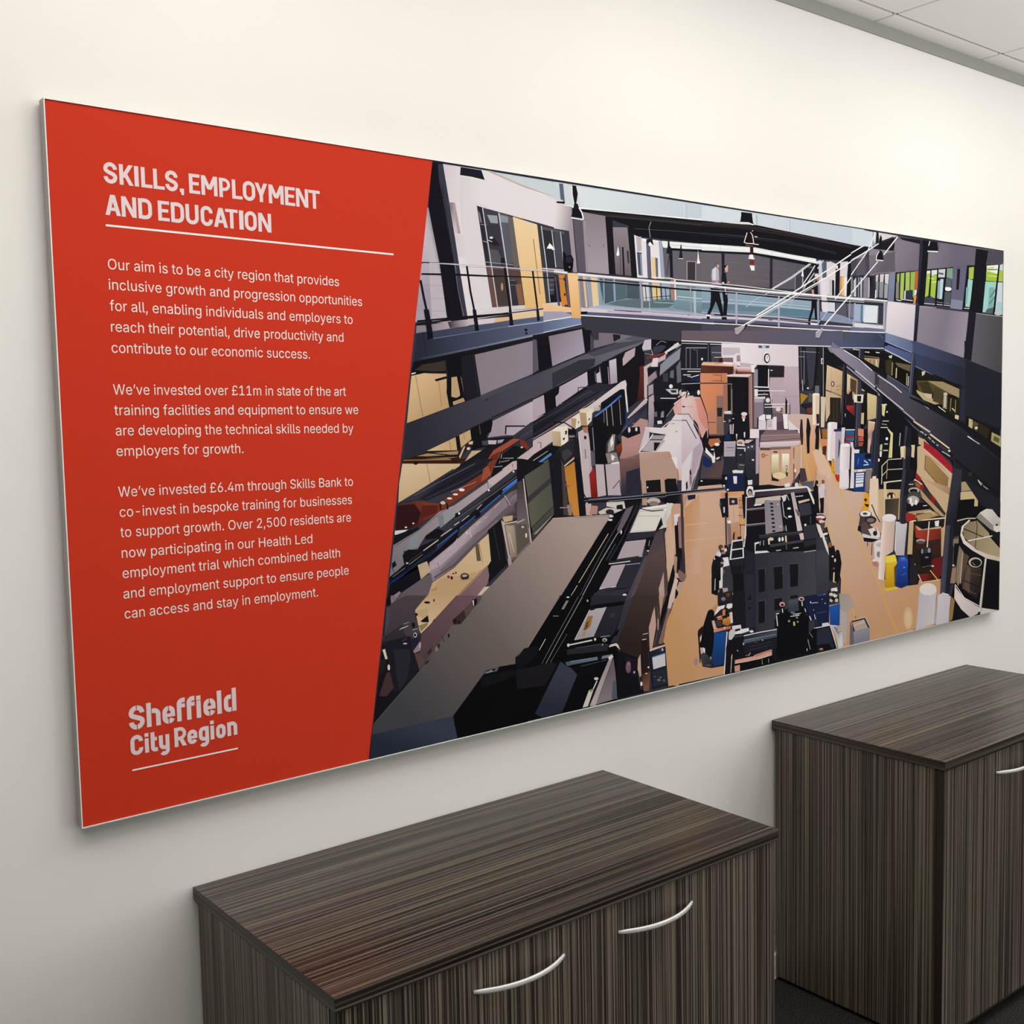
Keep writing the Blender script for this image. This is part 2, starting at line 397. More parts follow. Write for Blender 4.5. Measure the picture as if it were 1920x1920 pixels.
# --- the workshop photograph: flat inks in panel half-millimetres, later shapes over earlier ones
INK_GAIN = 0.98
INKS = """0 58 57 68 6013 2372 0 -2369 -4899 0 381 2369
0 201 192 201 1464 2182 23 -6 11 -75 -50 -22
1 201 192 201 167 159 176 1431 2072 83 -191 -16 220 33 -213 -122 -53 39 245
0 167 159 176 1530 1889 22 -140 -161 -22 18 109
0 192 184 194 1559 1732 -86 -3 -16 407 1 9
1 192 184 194 58 53 64 1483 2044 41 10 -59 131 28 -3 51 -212 24 -237 -9 -1 -101 412
0 58 53 64 1492 2182 32 -2 20 -211
0 154 146 160 1425 1875 122 5 0 2 -122 -6
3 1423 1822 131 5 0 2 -131 -6
0 168 160 172 1401 1768 151 10 0 2 -151 -10
0 21 19 28 1494 2366 56 4 45 -283 32 -335 -80 -2 -30 214 -32 146 -16 77 13 106
0 58 58 70 1521 2363 25 2 26 -144 23 -134 20 -123 34 -204 -22 -5 -28 164 -22 116 -18 95 -17 98 -17 67
0 93 93 112 1544 2224 19 -94 4 1 -19 94
3 1563 2130 23 -128 5 1 -24 128
3 1586 2002 11 -66 4 1 -10 66
0 34 34 44 1537 2280 21 -130 4 0 -21 130
3 1558 2150 32 -174 4 0 -32 174
0 112 112 138 1590 1976 14 -110 3 0 -13 110
3 1604 1866 26 -107 4 0 -27 107
0 207 198 207 1546 2365 15 0 -5 -56
1 207 198 207 230 225 229 1550 2248 177 -14 -167 131 178 1 -12 -151 -14 2 10 -50 -33 -397 -38 -10 -36 204 -20 123 -23 134 -16 91
0 230 225 229 1737 2366 64 0 386 -83 7 -122 -158 10 -133 19 -178 25 -4 -45 42 -206 22 -171 -96 -24
0 228 223 228 1651 1760 -36 204 -5 40 136 -24 39 -187
0 216 207 214 1546 2365 16 0 -9 -41
1 216 207 214 228 222 226 1543 2281 99 -22 -80 106 71 -1 -8 -141 3 -31 -23 -104 -10 -1 -23 134 -19 104
0 228 222 226 1628 2193 9 -103 -33 -2
0 217 208 210 1697 1772 88 32 402 45 -1 -55 -317 -14 -216 -34 -4 10
0 233 201 160 1888 1781 299 46 -1 -30 -299 -41
0 143 133 141 1572 2216 21 1 -13 -38
1 143 133 141 207 195 200 1582 2185 37 -12 -26 44 8 0 13 -60 -19 -53 -15 76
0 207 195 200 1613 2157 13 -61 -28 -4 -3 12
0 181 157 160 1589 2213 12 4 25 -121 -14 -3
0 27 26 38 1634 2364 106 0 17 -39 -127 6
0 233 240 232 1631 2327 55 0 2 4 -56 0
3 1686 2327 69 -5 1 4 -68 5
0 203 214 221 1801 2365 369 -2 8 -74 -180 33
0 201 174 176 1777 2362 173 -38 4 7 -173 38
3 1950 2324 216 -40 4 8 -216 39
0 238 234 238 1997 2313 189 -29 2 4 -189 28
0 86 97 122 2165 2361 26 0 11 -77 -24 7
0 188 198 216 2191 2361 13 0 -2 -70
0 20 19 24 2151 2282 46 2 0 -8 -44 -2
0 216 208 212 2155 2274 43 1 -34 -62
1 216 208 212 169 157 165 2161 2208 34 -18 3 85 1 0 -2 -81 -14 -27 -13 6 -6 41
0 169 157 165 2197 2195 0 -34 -14 7
0 223 216 222 1642 2245 128 -27 33 -424 -106 -23 -60 319
0 65 64 75 1712 2217 191 -27 31 -207 24 -160 -177 -19 -29 170
0 42 40 51 1712 2217 30 -5 26 -237 -11 -1
0 127 128 136 1718 2199 10 -12 10 -40 -11 6
0 154 164 174 1765 2185 53 2 3 -32 -39 -1
0 92 91 102 1827 2200 76 -12 22 -188 -63 -8
0 141 151 160 1831 2192 45 -4 1 -25 -42 -2
0 107 98 95 1876 2188 27 -1 29 -204 -30 -5
0 58 55 66 1751 2141 75 11 26 -167 -84 0
0 43 32 36 1767 2095 26 4 39 -33 -31 -6 -35 11
2 216 219 224 1784 2093 10 1 0 -5
0 200 204 210 1766 2080 21 -5 2 3 -22 5
0 85 83 94 1770 2047 48 -3 30 -56 -62 -5
0 31 29 38 1831 2011 22 5 8 -31 -27 -2
0 163 163 171 1729 2142 32 -1 1 2 -33 1
3 1740 2074 26 -3 1 3 -27 3
0 156 156 166 1746 1989 84 -1 0 3 -83 1
3 1830 1988 68 0 0 3 -68 0
0 90 69 68 1757 1967 182 10 19 -154 -177 -19
0 107 79 73 1759 1964 26 2 27 -159 -31 -3
0 74 61 59 1789 1963 58 4 19 -149 -50 -2
0 51 51 60 1873 1930 41 -1 11 -108 -36 -2
0 125 128 136 1878 1922 32 2 0 3 -32 -2
3 1882 1902 34 2 0 2 -34 -2
0 133 96 77 1909 1905 30 8 14 -87 -28 -5
2 176 154 128 1836 1893 6 0 0 -17
0 207 207 214 1739 2211 28 -164 5 1 -28 164
3 1767 2047 19 -112 5 1 -19 112
3 1786 1935 21 -130 5 0 -21 131
3 1824 2199 27 -159 6 1 -27 160
3 1851 2040 20 -121 5 1 -19 121
3 1871 1919 13 -104 5 1 -13 104
0 220 214 216 1902 2190 31 -203 3 0 -31 204
0 240 211 168 1903 2190 133 -21 2 -14 -130 3
1 240 211 168 230 189 128 1994 2157 -8 -319 52 318 40 -320 -121 3 -49 320
0 230 189 128 2078 1837 2 -19 -118 -12 -5 34
0 192 122 72 1903 2190 59 -4 -4 3 -50 3
0 169 128 90 2011 2107 32 -234 5 1 -32 234
0 217 185 143 2035 2168 44 -348 2 0 -44 348
0 59 59 69 2039 2173 155 -11 -7 -313 -103 -10 -28 181
0 85 85 95 2055 2166 139 -12 0 -11 -135 9
0 45 45 54 2059 2152 58 -2 25 -159 -58 -1
0 74 74 84 2131 2148 43 -3 18 -96 -1 -51 -49 0
0 68 68 78 2078 1958 53 3 22 -114 -63 -5
0 144 147 156 2102 1937 29 2 0 2 -29 -2
3 2101 1915 34 4 0 2 -34 -4
3 2101 1893 39 6 -1 2 -38 -5
0 21 21 29 2100 1873 59 10 4 -36 -63 -5
0 255 255 255 2088 2073 18 25 30 -25
0 244 244 244 2130 2091 4 -22 -15 0
0 207 210 216 2057 2166 25 -165 5 0 -25 166
3 2082 2001 18 -159 4 1 -17 158
3 2117 2154 20 -160 5 1 -21 160
3 2168 2151 18 -168 4 0 -18 169
0 217 217 222 2062 1983 128 1 1 5 -128 -1
0 28 28 37 2180 2066 12 4 -2 -94 -7 18
0 210 137 62 2156 1966 34 3 -3 -150 -20 14
0 201 192 196 2170 1919 19 5 0 2 -20 -4
0 29 26 38 1432 1960 3 4 -2 4 -4 -4 0 -3
3 1435 1964 157 5 0 4 -159 -5
0 207 202 210 1468 1965 123 2 1 5 -124 -3
3 1591 1967 172 4 1 4 -172 -3
3 1763 1971 226 3 1 5 -226 -4
3 1989 1974 201 1 0 5 -200 -1
0 52 48 60 1436 1966 177 7 0 2 -177 -7
0 143 138 150 1612 1962 195 5 0 1 -194 -5
3 1807 1967 383 4 0 2 -383 -5
0 23 20 31 1426 1916 173 8 0 8 -172 -9
3 1599 1924 207 7 1 7 -208 -6
3 1802 1933 387 16 1 5 -388 -16
3 1417 1888 13 -63 11 3 -14 68 -9 -2
3 1430 1825 21 -88 11 3 -21 88
3 1648 1966 16 -104 10 2 -16 104
3 1664 1862 27 -115 10 2 -27 115
3 1846 1973 15 -107 12 2 -15 107
3 1861 1866 18 -111 12 2 -18 111
3 2001 1970 14 -95 10 1 -14 96
3 2015 1875 16 -114 10 2 -16 113
0 85 83 106 2134 1968 15 -104 9 1 -15 105
3 2149 1864 7 -90 9 1 -7 90
0 23 20 31 1400 1728 228 26 -1 7 -227 -26
3 1628 1754 242 26 -1 7 -242 -26
0 58 52 64 1870 1783 317 43 -1 5 -317 -44
0 138 132 150 1893 1797 139 16 0 2 -139 -16
0 211 219 226 2137 2364 1095 1 -1 -81 -638 -14 -395 -7 -19 45
0 221 228 234 2274 2358 11 0 1 -48
1 221 228 234 198 208 220 2283 2319 826 10 -827 29 826 4 1 -69 -570 -21 -242 -3 -14 54
0 198 208 220 3105 2362 77 0 0 -67 -76 -2
0 243 245 248 2197 2263 104 0 1 7 -104 0
3 2301 2263 346 8 1 7 -346 -8
3 2647 2271 534 22 1 7 -534 -22
0 195 203 217 2960 2359 32 0 2 -70 -32 1
0 230 235 242 2963 2357 2 -66 5 0 -2 67
0 90 100 124 2166 2360 24 1 8 -77 -24 5
0 204 213 221 2133 2291 53 -12 5 9 -53 12
0 22 21 26 2149 2279 49 7 0 -11 -49 -1
0 229 223 227 2135 2267 15 0 -17 -83
1 229 223 227 160 149 157 2144 2239 94 -19 -89 47 88 0 3 -38 -18 -88 -2 19 -88 3 1 23
0 160 149 157 2240 2231 9 -97 16 -152 -24 -2 -19 162
0 21 20 26 2291 2263 302 10 589 18 5 -117 -595 31 0 11 -148 24 -5 7 -143 4
0 42 38 40 2332 2255 370 14 480 10 -1 -16 -479 -13 -258 -6
0 71 66 74 2454 2246 303 12 1 2 -303 -12
3 2757 2258 424 10 1 2 -424 -10
0 20 19 27 2592 2205 577 20 12 -47 -508 -4 -82 1
0 85 82 92 2592 2204 278 14 1 2 -279 -14
3 2870 2218 311 10 0 1 -310 -9
0 23 21 28 2241 2361 27 0 10 -29 -12 -49 -14 -1 -10 40
2 23 21 28 2264 2278 13 1 0 -6
0 240 240 242 2240 2358 1 -37 4 1 -1 36
3 2241 2321 9 -38 4 0 -9 39
3 2267 2357 9 -28 4 1 -10 28
3 2276 2329 -3 -26 4 1 3 26
0 141 132 140 2296 2251 148 -5 0 -6 -144 -34
1 141 132 140 165 156 166 2331 2214 47 -199 66 226 13 -207 -137 -32 -20 205
0 165 156 166 2457 2035 3 -48 -139 0 -1 15
0 94 88 102 2246 2213 60 3 15 -231 -50 -1
0 155 146 155 2303 2212 18 1 10 -227 -13 -1
0 122 113 123 2424 2119 4 -15 6 2 -5 14
0 68 60 70 2334 2112 15 -12 -10 3
0 23 22 29 2441 2243 45 1 22 -257 -45 0
0 141 132 140 2488 2201 93 7 26 -219 -105 1
3 2488 2201 93 7 1 -10 -94 -5
1 141 132 140 109 100 109 2538 2196 12 -203 32 206 24 -202 -104 -7 -14 203
0 109 100 109 2606 1998 1 -9 -105 1 0 1
0 23 22 29 2586 2208 41 0 15 -224 -38 -2
0 26 25 32 2544 2116 11 1 6 -131 -11 0
0 61 55 64 2574 2101 13 1 5 -56 -11 -1
0 85 80 90 2529 2120 3 -132 5 1 -3 132
0 255 255 255 2521 2118 7 -39 -11 -7 -9 5
0 23 21 28 2252 2274 25 2 15 -22 9 -28 -68 -5
0 242 242 242 2233 2216 72 -2 1 6 -72 2
3 2278 2266 17 -20 7 3 -17 21
3 2295 2246 10 -28 7 3 -10 28
0 230 227 232 2624 2178 54 -11 123 -1 26 -178 -185 -4
0 185 178 188 2637 2171 33 3 2 -65 -28 -6
0 73 83 107 2641 2101 31 0 6 -107 -27 2
0 139 150 168 2661 2093 11 1 5 -96 -10 -1
0 59 58 72 2703 2158 25 2 9 -174 -26 2
0 98 98 122 2706 2150 16 2 12 -166 -20 -1
0 233 207 160 2738 2087 25 -2 7 -101 -31 2
0 93 100 120 2763 2085 17 -2 2 -94 -14 -1
0 159 168 189 2787 2165 26 -2 14 -175 -25 2
0 246 246 248 2678 2167 106 -3 3 -7 -106 -1
0 29 28 38 2703 2165 42 4 8 -30 -25 17 -17 -13
2 255 255 255 2728 2144 9 1 0 -9
0 141 143 152 2735 2250 -14 -29 5 0 14 28
3 2721 2221 7 -46 6 1 -8 45
0 103 98 108 2818 2136 63 -3 299 4 -1 -143 -352 -10
0 238 240 242 2807 2166 374 12 -1 -25 -311 -17 -51 0
0 197 214 218 2869 2150 311 9 1 4 -311 -9
0 20 19 26 2869 2138 311 11 0 -10 -299 -12
0 28 27 35 2850 2170 11 1 3 -23 17 -19 4 -137 -20 -2 -5 118 -22 4 11 35
0 43 42 51 2858 2108 -21 -99 4 -1 22 100
0 28 27 35 2940 2162 5 -4 8 -62 -26 -2
0 236 228 216 2924 2091 32 1 1 3 -33 -1
0 255 255 255 3063 2144 7 -44 9 -19 -25 -4 5 26
0 166 163 173 2984 1994 1 88 -5 3 -1 -91
3 2985 2082 58 3 5 3 -68 -3
3 3043 2085 -1 -87 5 0 1 90
0 60 52 56 2989 2080 54 3 -1 -85 -54 -2
0 111 133 148 2270 1971 117 4 283 -5 509 4 0 -21 -909 16
1 111 133 148 143 163 180 2481 1966 -3 -151 701 138 -1 -123 -505 2 -340 -1 -51 -3 -12 142
0 185 179 192 2270 1967 117 4 23 -137 -123 -5
0 140 133 144 2275 1971 20 0 23 -141 -31 -1
0 231 199 154 2298 1969 12 1 15 -140 -12 0
0 233 205 160 2346 1972 38 -3 11 -135 -36 -2
0 154 160 178 2323 1971 23 -2 13 -137 -26 -1
0 75 90 102 2397 1965 84 5 9 -102 -64 -18 -19 74
0 86 104 116 2491 1967 75 -3 9 -80 -75 -15
0 74 88 98 2571 1964 82 -2 4 -77 -82 -1
0 47 52 64 2392 1975 261 6 0 -23 -261 6
0 143 176 196 2423 1966 8 1 0 -117 -6 0
3 2489 1970 8 1 5 -117 -7 0
0 143 166 184 2387 1964 13 1 10 -123 -13 -1
0 97 112 122 2511 1870 152 19 -1 -50 -215 12
1 142 164 184 181 191 212 2586 1858 -1 -38 -175 26 252 -3 516 -5 -1 -16 -504 -4 -340 6 0 7
0 181 191 212 2680 1818 -347 -2 0 8
0 217 212 218 2675 1963 39 2 10 -84 -39 -2
0 230 201 150 2739 1971 54 -1 4 -74 -53 -7
0 159 178 204 2804 1975 63 0 -1 -75 -57 -3
0 232 223 224 2891 1988 11 1 5 -95 -12 -1
0 167 128 120 2867 1987 24 1 1 -91 -26 -1
0 20 19 26 2728 1951 10 -70 5 1 -10 69
3 2767 1953 5 -70 5 0 -4 71
3 2798 1951 6 -62 6 0 -6 63
3 2827 1949 8 -59 5 1 -8 58
3 2692 1956 7 -77 5 1 -7 77
3 2859 1951 2 -55 5 0 -2 55
0 34 33 44 2685 1891 182 19 -1 3 -181 -20
0 93 112 116 2674 1874 204 20 23 -16 -53 -23 -175 -8
0 169 198 204 2752 1873 143 3 0 3 -143 -3
0 134 165 174 2935 1962 244 8 0 -10
1 134 165 174 111 134 152 3044 1962 -1 -121 -135 121 39 1 232 -3 -1 -121 -110 1 -185 17 24 33
0 111 134 152 3178 1840 0 -10 -117 11
0 192 212 222 2913 1908 265 -2 1 5 -266 2
0 160 184 196 2907 1896 271 -6 0 4 -271 6
0 183 194 208 3026 1961 18 1 2 -138 -15 0
0 127 127 141 2981 1970 63 2 0 -18 -60 -4
0 203 211 224 2712 1973 9 -139 4 0 -9 139
0 17 16 24 2729 1826 33 1 -3 -4 -28 0
3 2802 1826 26 -1 -3 -3 -20 0
3 2865 1825 35 0 -6 -2 -26 0
3 2977 1828 30 0 -12 -4
0 232 230 234 2127 1973 78 -2 2 10 -78 2
0 140 136 148 2127 1966 74 -1 0 3 -73 0
0 242 202 152 2206 1976 62 2 2 -25 -61 -6
1 242 202 152 230 178 116 2240 1951 16 -164 14 167 13 -165 -56 -5 -18 164
0 230 178 116 2283 1790 1 -10 -55 -7 -2 11
0 15 14 22 2181 2065 22 -8 -5 -7 34 6 12 -17 -3 -37 -15 -21 -35 1 -6 38
0 38 39 51 2198 2046 32 3 7 -25 -35 -3
2 192 196 204 2220 2002 4 0 0 -3
0 239 237 240 2267 1969 161 0 1 10 -160 1
3 2428 1969 235 -1 2 11 -236 0
3 2663 1968 204 -1 1 12 -203 0
3 2867 1967 311 3 2 12 -312 -3
0 173 166 180 2270 1964 394 1 0 2 -394 0
3 2664 1965 515 3 0 3 -515 -4
0 239 237 240 2736 1990 131 2 1 5 -131 -3
3 2867 1992 35 -3 1 4 -35 4
3 2902 1989 277 -1 0 4 -276 1
0 21 19 29 2267 1946 213 1 1 8 -213 -2
3 2480 1947 189 -2 1 8 -189 2
3 2669 1945 256 -2 1 8 -256 2
3 2925 1943 253 2 1 8 -253 -2
0 198 194 204 2351 1953 307 1 0 2 -307 -1
3 2658 1954 267 -1 0 2 -267 1
3 2925 1953 254 2 0 3 -254 -3
0 208 136 56 2154 1963 27 2 24 -129 -34 1
0 23 20 31 2181 1951 12 0 2 -10 -10 -1
2 23 20 31 2189 1880 5 0 0 -7
0 29 28 36 2128 1965 14 1 27 -118 -44 2
0 85 80 106 2130 1958 14 -104 10 1 -15 104
3 2144 1854 11 -76 10 1 -11 76
0 111 90 96 2195 1969 8 -94 11 2 -8 94
3 2203 1875 8 -87 11 1 -8 88
0 85 80 106 2127 1944 73 3 0 3 -73 -3
0 141 136 160 2314 1944 10 -99 8 1 -11 99
3 2324 1845 7 -52 8 1 -7 52
0 167 163 184 2655 1969 10 -107 12 1 -10 108
3 2665 1862 4 -68 12 1 -4 68
0 159 160 180 3002 1965 1 -86 8 0 -1 87
3 3003 1879 5 -84 8 0 -5 84
0 216 207 216 2282 1828 144 0 297 -2 454 -4 0 -8 -895 -4
0 184 176 196 2333 1827 362 2 483 -3 0 8 -483 2
0 17 16 24 2489 1823 178 1 0 3 -178 0
0 91 90 120 2287 1810 375 2 515 -6 0 -13 -885 2
0 198 185 204 2447 1825 718 -8 0 -8 -719 5
0 17 16 24 2287 1810 35 2 0 -11 -35 -2
0 244 242 245 2281 1791 196 0 1 5 -196 0
3 2477 1791 700 -3 0 6 -699 2
0 236 197 154 2057 1835 165 -10 7 -21 -172 -8
0 164 162 186 2057 1800 116 5 49 -9 7 -18 -173 -21
0 242 242 246 2056 1754 173 29 -1 4 -173 -29
0 95 109 140 2055 1753 18 3 5 -42 -24 -4
1 95 109 140 125 140 174 2074 1739 172 21 -174 -5 157 25 14 0 4 -33 -170 -33
0 125 140 174 2243 1780 38 0 5 -25 -39 -8
0 201 210 228 2055 1706 231 47 -1 3 -231 -46
0 204 214 224 3092 2365 1364 3 1 -98 -337 14 -364 12 -371 4 -294 -12
0 216 223 232 3092 2361 79 0 -2 -69 -78 -2
1 216 223 232 195 208 220 3165 2332 1267 -36 -1266 65 1268 2 -2 -83 -606 13 -537 2 -125 -3
0 195 208 220 4429 2363 27 0 0 -83 -29 0
0 194 202 214 3759 2361 32 -1 -1 -66 -31 2
0 232 237 242 3767 2359 0 -62 6 0 0 63
0 165 192 200 3504 2357 13 -1 0 -48 -10 -1
0 18 17 24 3091 2286 294 12 125 7 246 -9 364 -12 337 -14 0 -79 -321 -16 -128 -3 -322 15 -183 6 -195 -7 -218 -12
0 43 34 36 3091 2276 288 15 307 -6 434 -10 312 -11 1 -14 -313 11 -434 11 -333 4 -262 -16
0 85 71 74 3091 2277 288 15 0 2 -288 -15
3 3379 2292 307 -4 1 3 -308 3
3 3686 2288 434 -12 0 2 -433 13
0 75 72 82 3090 2227 327 12 1 3 -327 -13
3 3417 2239 338 4 1 2 -338 -3
3 3755 2243 441 -26 1 2 -441 26
0 58 56 66 3090 2219 327 13 1 2 -327 -13
3 3417 2232 338 2 1 2 -338 -2
3 3755 2234 441 -24 1 2 -441 24
0 236 237 240 3090 2176 218 8 195 7 253 -12 252 -7 15 -35 -267 16 -273 9 -393 -18
0 255 255 255 3090 2165 327 10 1 5 -328 -10
3 3417 2175 338 -7 1 5 -338 7
3 3755 2168 245 -13 2 6 -246 12
0 201 216 220 3223 2179 3 -25 5 1 -3 24
3 3632 2187 0 -30 5 0 0 30
0 21 20 27 3090 2144 393 20 273 -7 260 -11 22 -43 -37 28 -245 9 -273 14 -393 -20
0 102 96 106 3090 2134 393 18 273 -14 245 -11 -30 -127 -354 -7 -529 -3
0 106 100 110 3090 2134 79 3 -16 -147 -65 0
1 106 100 110 90 86 96 3163 2109 735 -78 -732 106 317 15 273 -14 153 -7 -14 -132 -278 -6 -467 -3
0 90 86 96 3906 2131 95 -4 -30 -127 -79 -1
0 120 113 123 3262 2103 564 -11 1 1 -564 12
3 3262 2058 564 -1 1 1 -565 1
3 3262 2021 493 5 1 2 -494 -6
0 36 31 41 3236 2141 24 0 -5 -149 -17 -1
0 42 38 48 3617 2147 22 -1 -2 -152 -24 -1
0 69 65 75 3830 2093 61 0 0 -97 -61 1
0 160 154 166 3825 2071 -1 -79 5 0 1 79
0 37 34 42 3906 2120 87 -3 -7 -111 -88 -1
0 18 17 24 3389 2359 85 2 13 -54 -43 5 -68 -3
0 242 244 240 3382 2303 61 3 2 7 -62 -4
3 3443 2306 39 -5 3 6 -40 6
3 3385 2350 -8 -38 4 0 8 38
3 3474 2354 9 -41 4 1 -9 41
0 244 234 224 3431 2261 -24 -52 8 3 22 48
3 3407 2209 23 -5 1 4 -16 4
3 3430 2204 60 3 -7 4 -52 -3
3 3490 2207 -10 44 -6 -2 9 -38
3 3480 2251 -17 15 -5 -2 16 -15
0 26 15 16 3437 2259 23 2 17 -45 -56 -2
0 122 90 80 3423 2193 60 0 0 5 -59 0
0 58 26 24 3457 2194 26 0 0 -36 -27 -2
2 240 242 240 3466 2144 19 1 0 -9
0 247 245 240 3443 2136 50 2 -4 -8 -46 0
0 122 42 32 3453 2124 36 1 0 -21 -33 -3
0 245 243 238 3453 2097 39 1 0 -24 -26 -2
0 240 240 240 3492 2244 24 -1 1 4 -23 1
0 224 224 224 3489 2205 37 1 1 4 -37 -1
2 224 224 224 3477 2273 5 0 0 -3
0 255 255 255 3891 2119 7 -39 4 -9 -22 -1 4 13
0 216 212 218 3891 2071 -2 -40 4 0 3 40
0 141 134 150 4001 2136 456 60 2 -219 -428 0
0 201 204 216 4030 2165 30 2 16 -183 -30 -2
0 91 96 112 4060 2162 45 4 1 -181 -30 -1
0 222 214 220 4105 2157 31 11 53 -10 1 -173 -84 0
0 228 223 228 4053 2072 53 4 0 -177 -45 7
0 23 22 30 4151 2069 23 -3 1 -81 -20 -1
0 201 192 204 4128 2068 27 2 0 -82 -23 -1
0 23 22 30 4189 2167 39 8 -7 -188 -39 -2
0 221 214 220 4231 2170 75 10 -16 -88 -62 1
0 216 154 82 4228 2088 27 2 -3 -101 -23 -1
0 232 196 138 4244 2089 23 2 0 -101 -19 -1
0 236 232 234 4267 2091 27 1 -7 -106 -19 -1
0 21 20 27 4302 2180 43 8 -15 -199 -39 -3
0 120 114 126 4345 2183 112 22 1 -97 -112 -3
0 143 138 156 4330 2104 31 2 1 -120 -32 3
0 42 40 51 4366 2097 19 1 -3 -111 -20 -1
0 197 200 212 4389 2103 20 1 1 -116 -20 -1
0 42 40 51 4417 2105 29 6 -3 -121 -25 -1
0 238 238 242 4189 2149 19 1 0 -20 -19 3
0 216 221 230 4008 2158 45 8 -8 -18 -29 -2
0 26 25 32 4004 2140 34 3 -8 -50 -37 7
1 159 176 196 111 142 160 3482 1964 -1 -119 -393 105 256 6 341 -7 353 1 1 -99 -354 -1 -392 -4 -206 1
0 111 142 160 3327 1846 -240 -2 0 4
0 138 166 182 3088 1942 250 1 334 -7 0 -13 -585 2
0 106 130 146 3087 1889 251 4 333 -5 293 -4 0 -18 -293 0 -584 -6
0 183 201 214 3087 1895 250 2 1 5 -251 -3
3 3337 1897 334 1 1 6 -334 -2
3 3671 1898 293 -3 1 5 -293 4
0 198 210 220 3286 1914 399 -1 1 3 -399 1
3 3685 1913 279 -1 0 2 -278 2
0 154 166 190 3338 1939 19 9 0 -117 -20 -1
0 181 196 214 3424 1883 72 42 -3 3 -73 -42
3 3496 1925 136 50 -3 3 -136 -50
0 169 185 204 3753 1877 29 27 -10 4 -29 -28
3 3782 1904 28 33 -10 3 -28 -32
0 95 127 146 3699 1894 265 -1 0 -36 -265 -2
0 227 223 232 4061 1951 53 3 0 -90 -45 -2
0 214 219 232 4114 1950 68 -1 1 -55 -69 1
0 90 88 104 4190 1958 101 1 1 -88 -102 14
0 123 122 138 4299 1950 160 3 1 -93 -153 12
0 169 176 196 4386 1954 25 2 0 -98 -24 -1
0 138 147 174 4046 1892 152 -7 238 -36 0 -19 -390 13
0 214 205 216 3086 1832 264 -1 335 -3 361 -8 414 2 0 -19 -775 -1 -599 6
0 185 176 198 3087 1840 263 -1 335 2 361 -7 0 9 -361 7 -598 -4
0 149 144 172 3086 1826 264 4 0 4 -263 -4
3 3350 1830 335 0 0 4 -335 0
3 3685 1830 286 -1 1 4 -287 1
0 42 40 56 3602 1825 35 0 0 4 -34 0
0 108 106 138 3086 1808 251 4 348 -6 775 -8 0 10 -775 11 -348 1 -251 -6
0 91 90 118 3086 1801 251 4 348 -3 324 -6 451 -7 0 24 -775 4 -599 -5
0 242 240 244 3086 1789 264 2 0 5 -264 -2
3 3350 1791 335 -3 0 6 -335 2
3 3685 1788 775 3 1 6 -776 -3
0 74 70 87 3086 1785 138 1 -1 -83 -138 -1
1 74 70 87 106 92 102 3222 1764 463 -6 -463 28 115 1 348 -2 0 0 -1 -79 -177 0 -286 -3
0 106 92 102 3683 1785 2 0 309 2 466 2 1 -85 -467 2 -311 0
3 3685 1785 2 0 -1 -79 -179 0
1 106 92 102 79 80 100 3685 1758 437 -8 -436 35 308 -1 129 1 -2 -79 -127 0 -310 0
0 79 80 100 4121 1785 339 3 1 -81 -342 -1
0 240 238 242 3085 1700 149 0 0 4 -149 0
3 3234 1700 273 1 0 5 -273 -2
3 3507 1701 341 -1 0 4 -341 2
3 3848 1700 613 2 0 5 -613 -3
0 21 20 28 3152 1966 65 -1 0 -20 -25 -43 -38 -59 -6 -8 -22 3 22 33 7 54
3 3192 1947 25 10 25 -89 6 -37 -19 -1 -25 52 -18 24
0 16 16 22 3123 1825 22 1 0 -14 -23 1
3 3234 1826 36 2 6 -13 -41 -1
0 240 236 240 3117 1831 37 1 -3 -6 -34 -1
0 184 180 194 3165 2056 28 18 22 -15 3 -53 -4 -24 -46 -3 -9 44
0 216 214 224 3168 2056 25 14 0 -61 -22 -6
0 141 127 156 3165 2003 53 3 0 -24 -53 -3
0 201 161 152 3183 2002 25 -16 6 7 -23 14
3 3208 1986 40 -4 2 7 -36 4
0 106 90 88 3187 2092 25 4 5 -16 -24 -6
0 208 160 144 3200 2083 17 1 0 -14 -11 -5
0 26 26 40 3237 2042 31 7 7 -39 -4 -33 9 -20 -47 5 1 49
0 21 20 28 3236 1970 38 -6 9 -49 -10 -79 -28 3 6 54
0 216 220 232 3239 1994 15 -1 2 6 -15 2
0 214 170 152 3256 2083 29 2 -1 -29 -16 -7 -6 14
0 31 26 32 3250 2082 28 6 -9 -12 -13 -10
0 224 216 222 3255 1979 12 -40 7 1 -12 41
2 176 72 64 3297 2001 10 1 0 -7
0 216 168 152 3283 1996 13 7 -5 4 -12 -7
0 23 22 31 3986 2050 37 7 4 -45 -4 -40 -52 2 0 40
0 111 106 128 3979 2050 29 10 -14 -27
0 207 160 144 3997 2082 30 6 7 -26 -26 -6
0 233 226 228 3997 2089 30 4 4 -9 -30 -6
2 160 72 72 4016 2061 9 1 0 -4
0 192 144 136 3971 2005 19 1 4 -49 -19 8
0 21 20 28 3971 1969 45 -6 4 -117 -19 -1 -7 63 -37 -78 -18 6 29 66
0 16 16 22 3939 1829 25 -1 -3 -12 -22 0
3 4027 1826 34 1 -15 -11 -15 1
0 244 242 244 3957 1826 74 0 -7 -9 -60 -1
0 236 234 238 3088 1988 263 0 0 4 -263 0
3 3351 1988 334 -6 1 4 -335 6
3 3685 1982 353 -7 1 4 -353 7
0 244 242 245 3087 1972 263 -3 2 9 -263 2
3 3350 1969 335 -1 1 10 -334 0
3 3685 1968 286 3 1 10 -286 -3
3 3971 1971 487 1 2 10 -488 -1
0 184 180 192 3088 1967 263 -3 0 2 -263 3
3 3351 1964 334 -1 1 3 -335 0
3 3685 1963 774 6 0 2 -773 -5
0 23 21 31 3087 1945 263 2 1 6 -263 -2
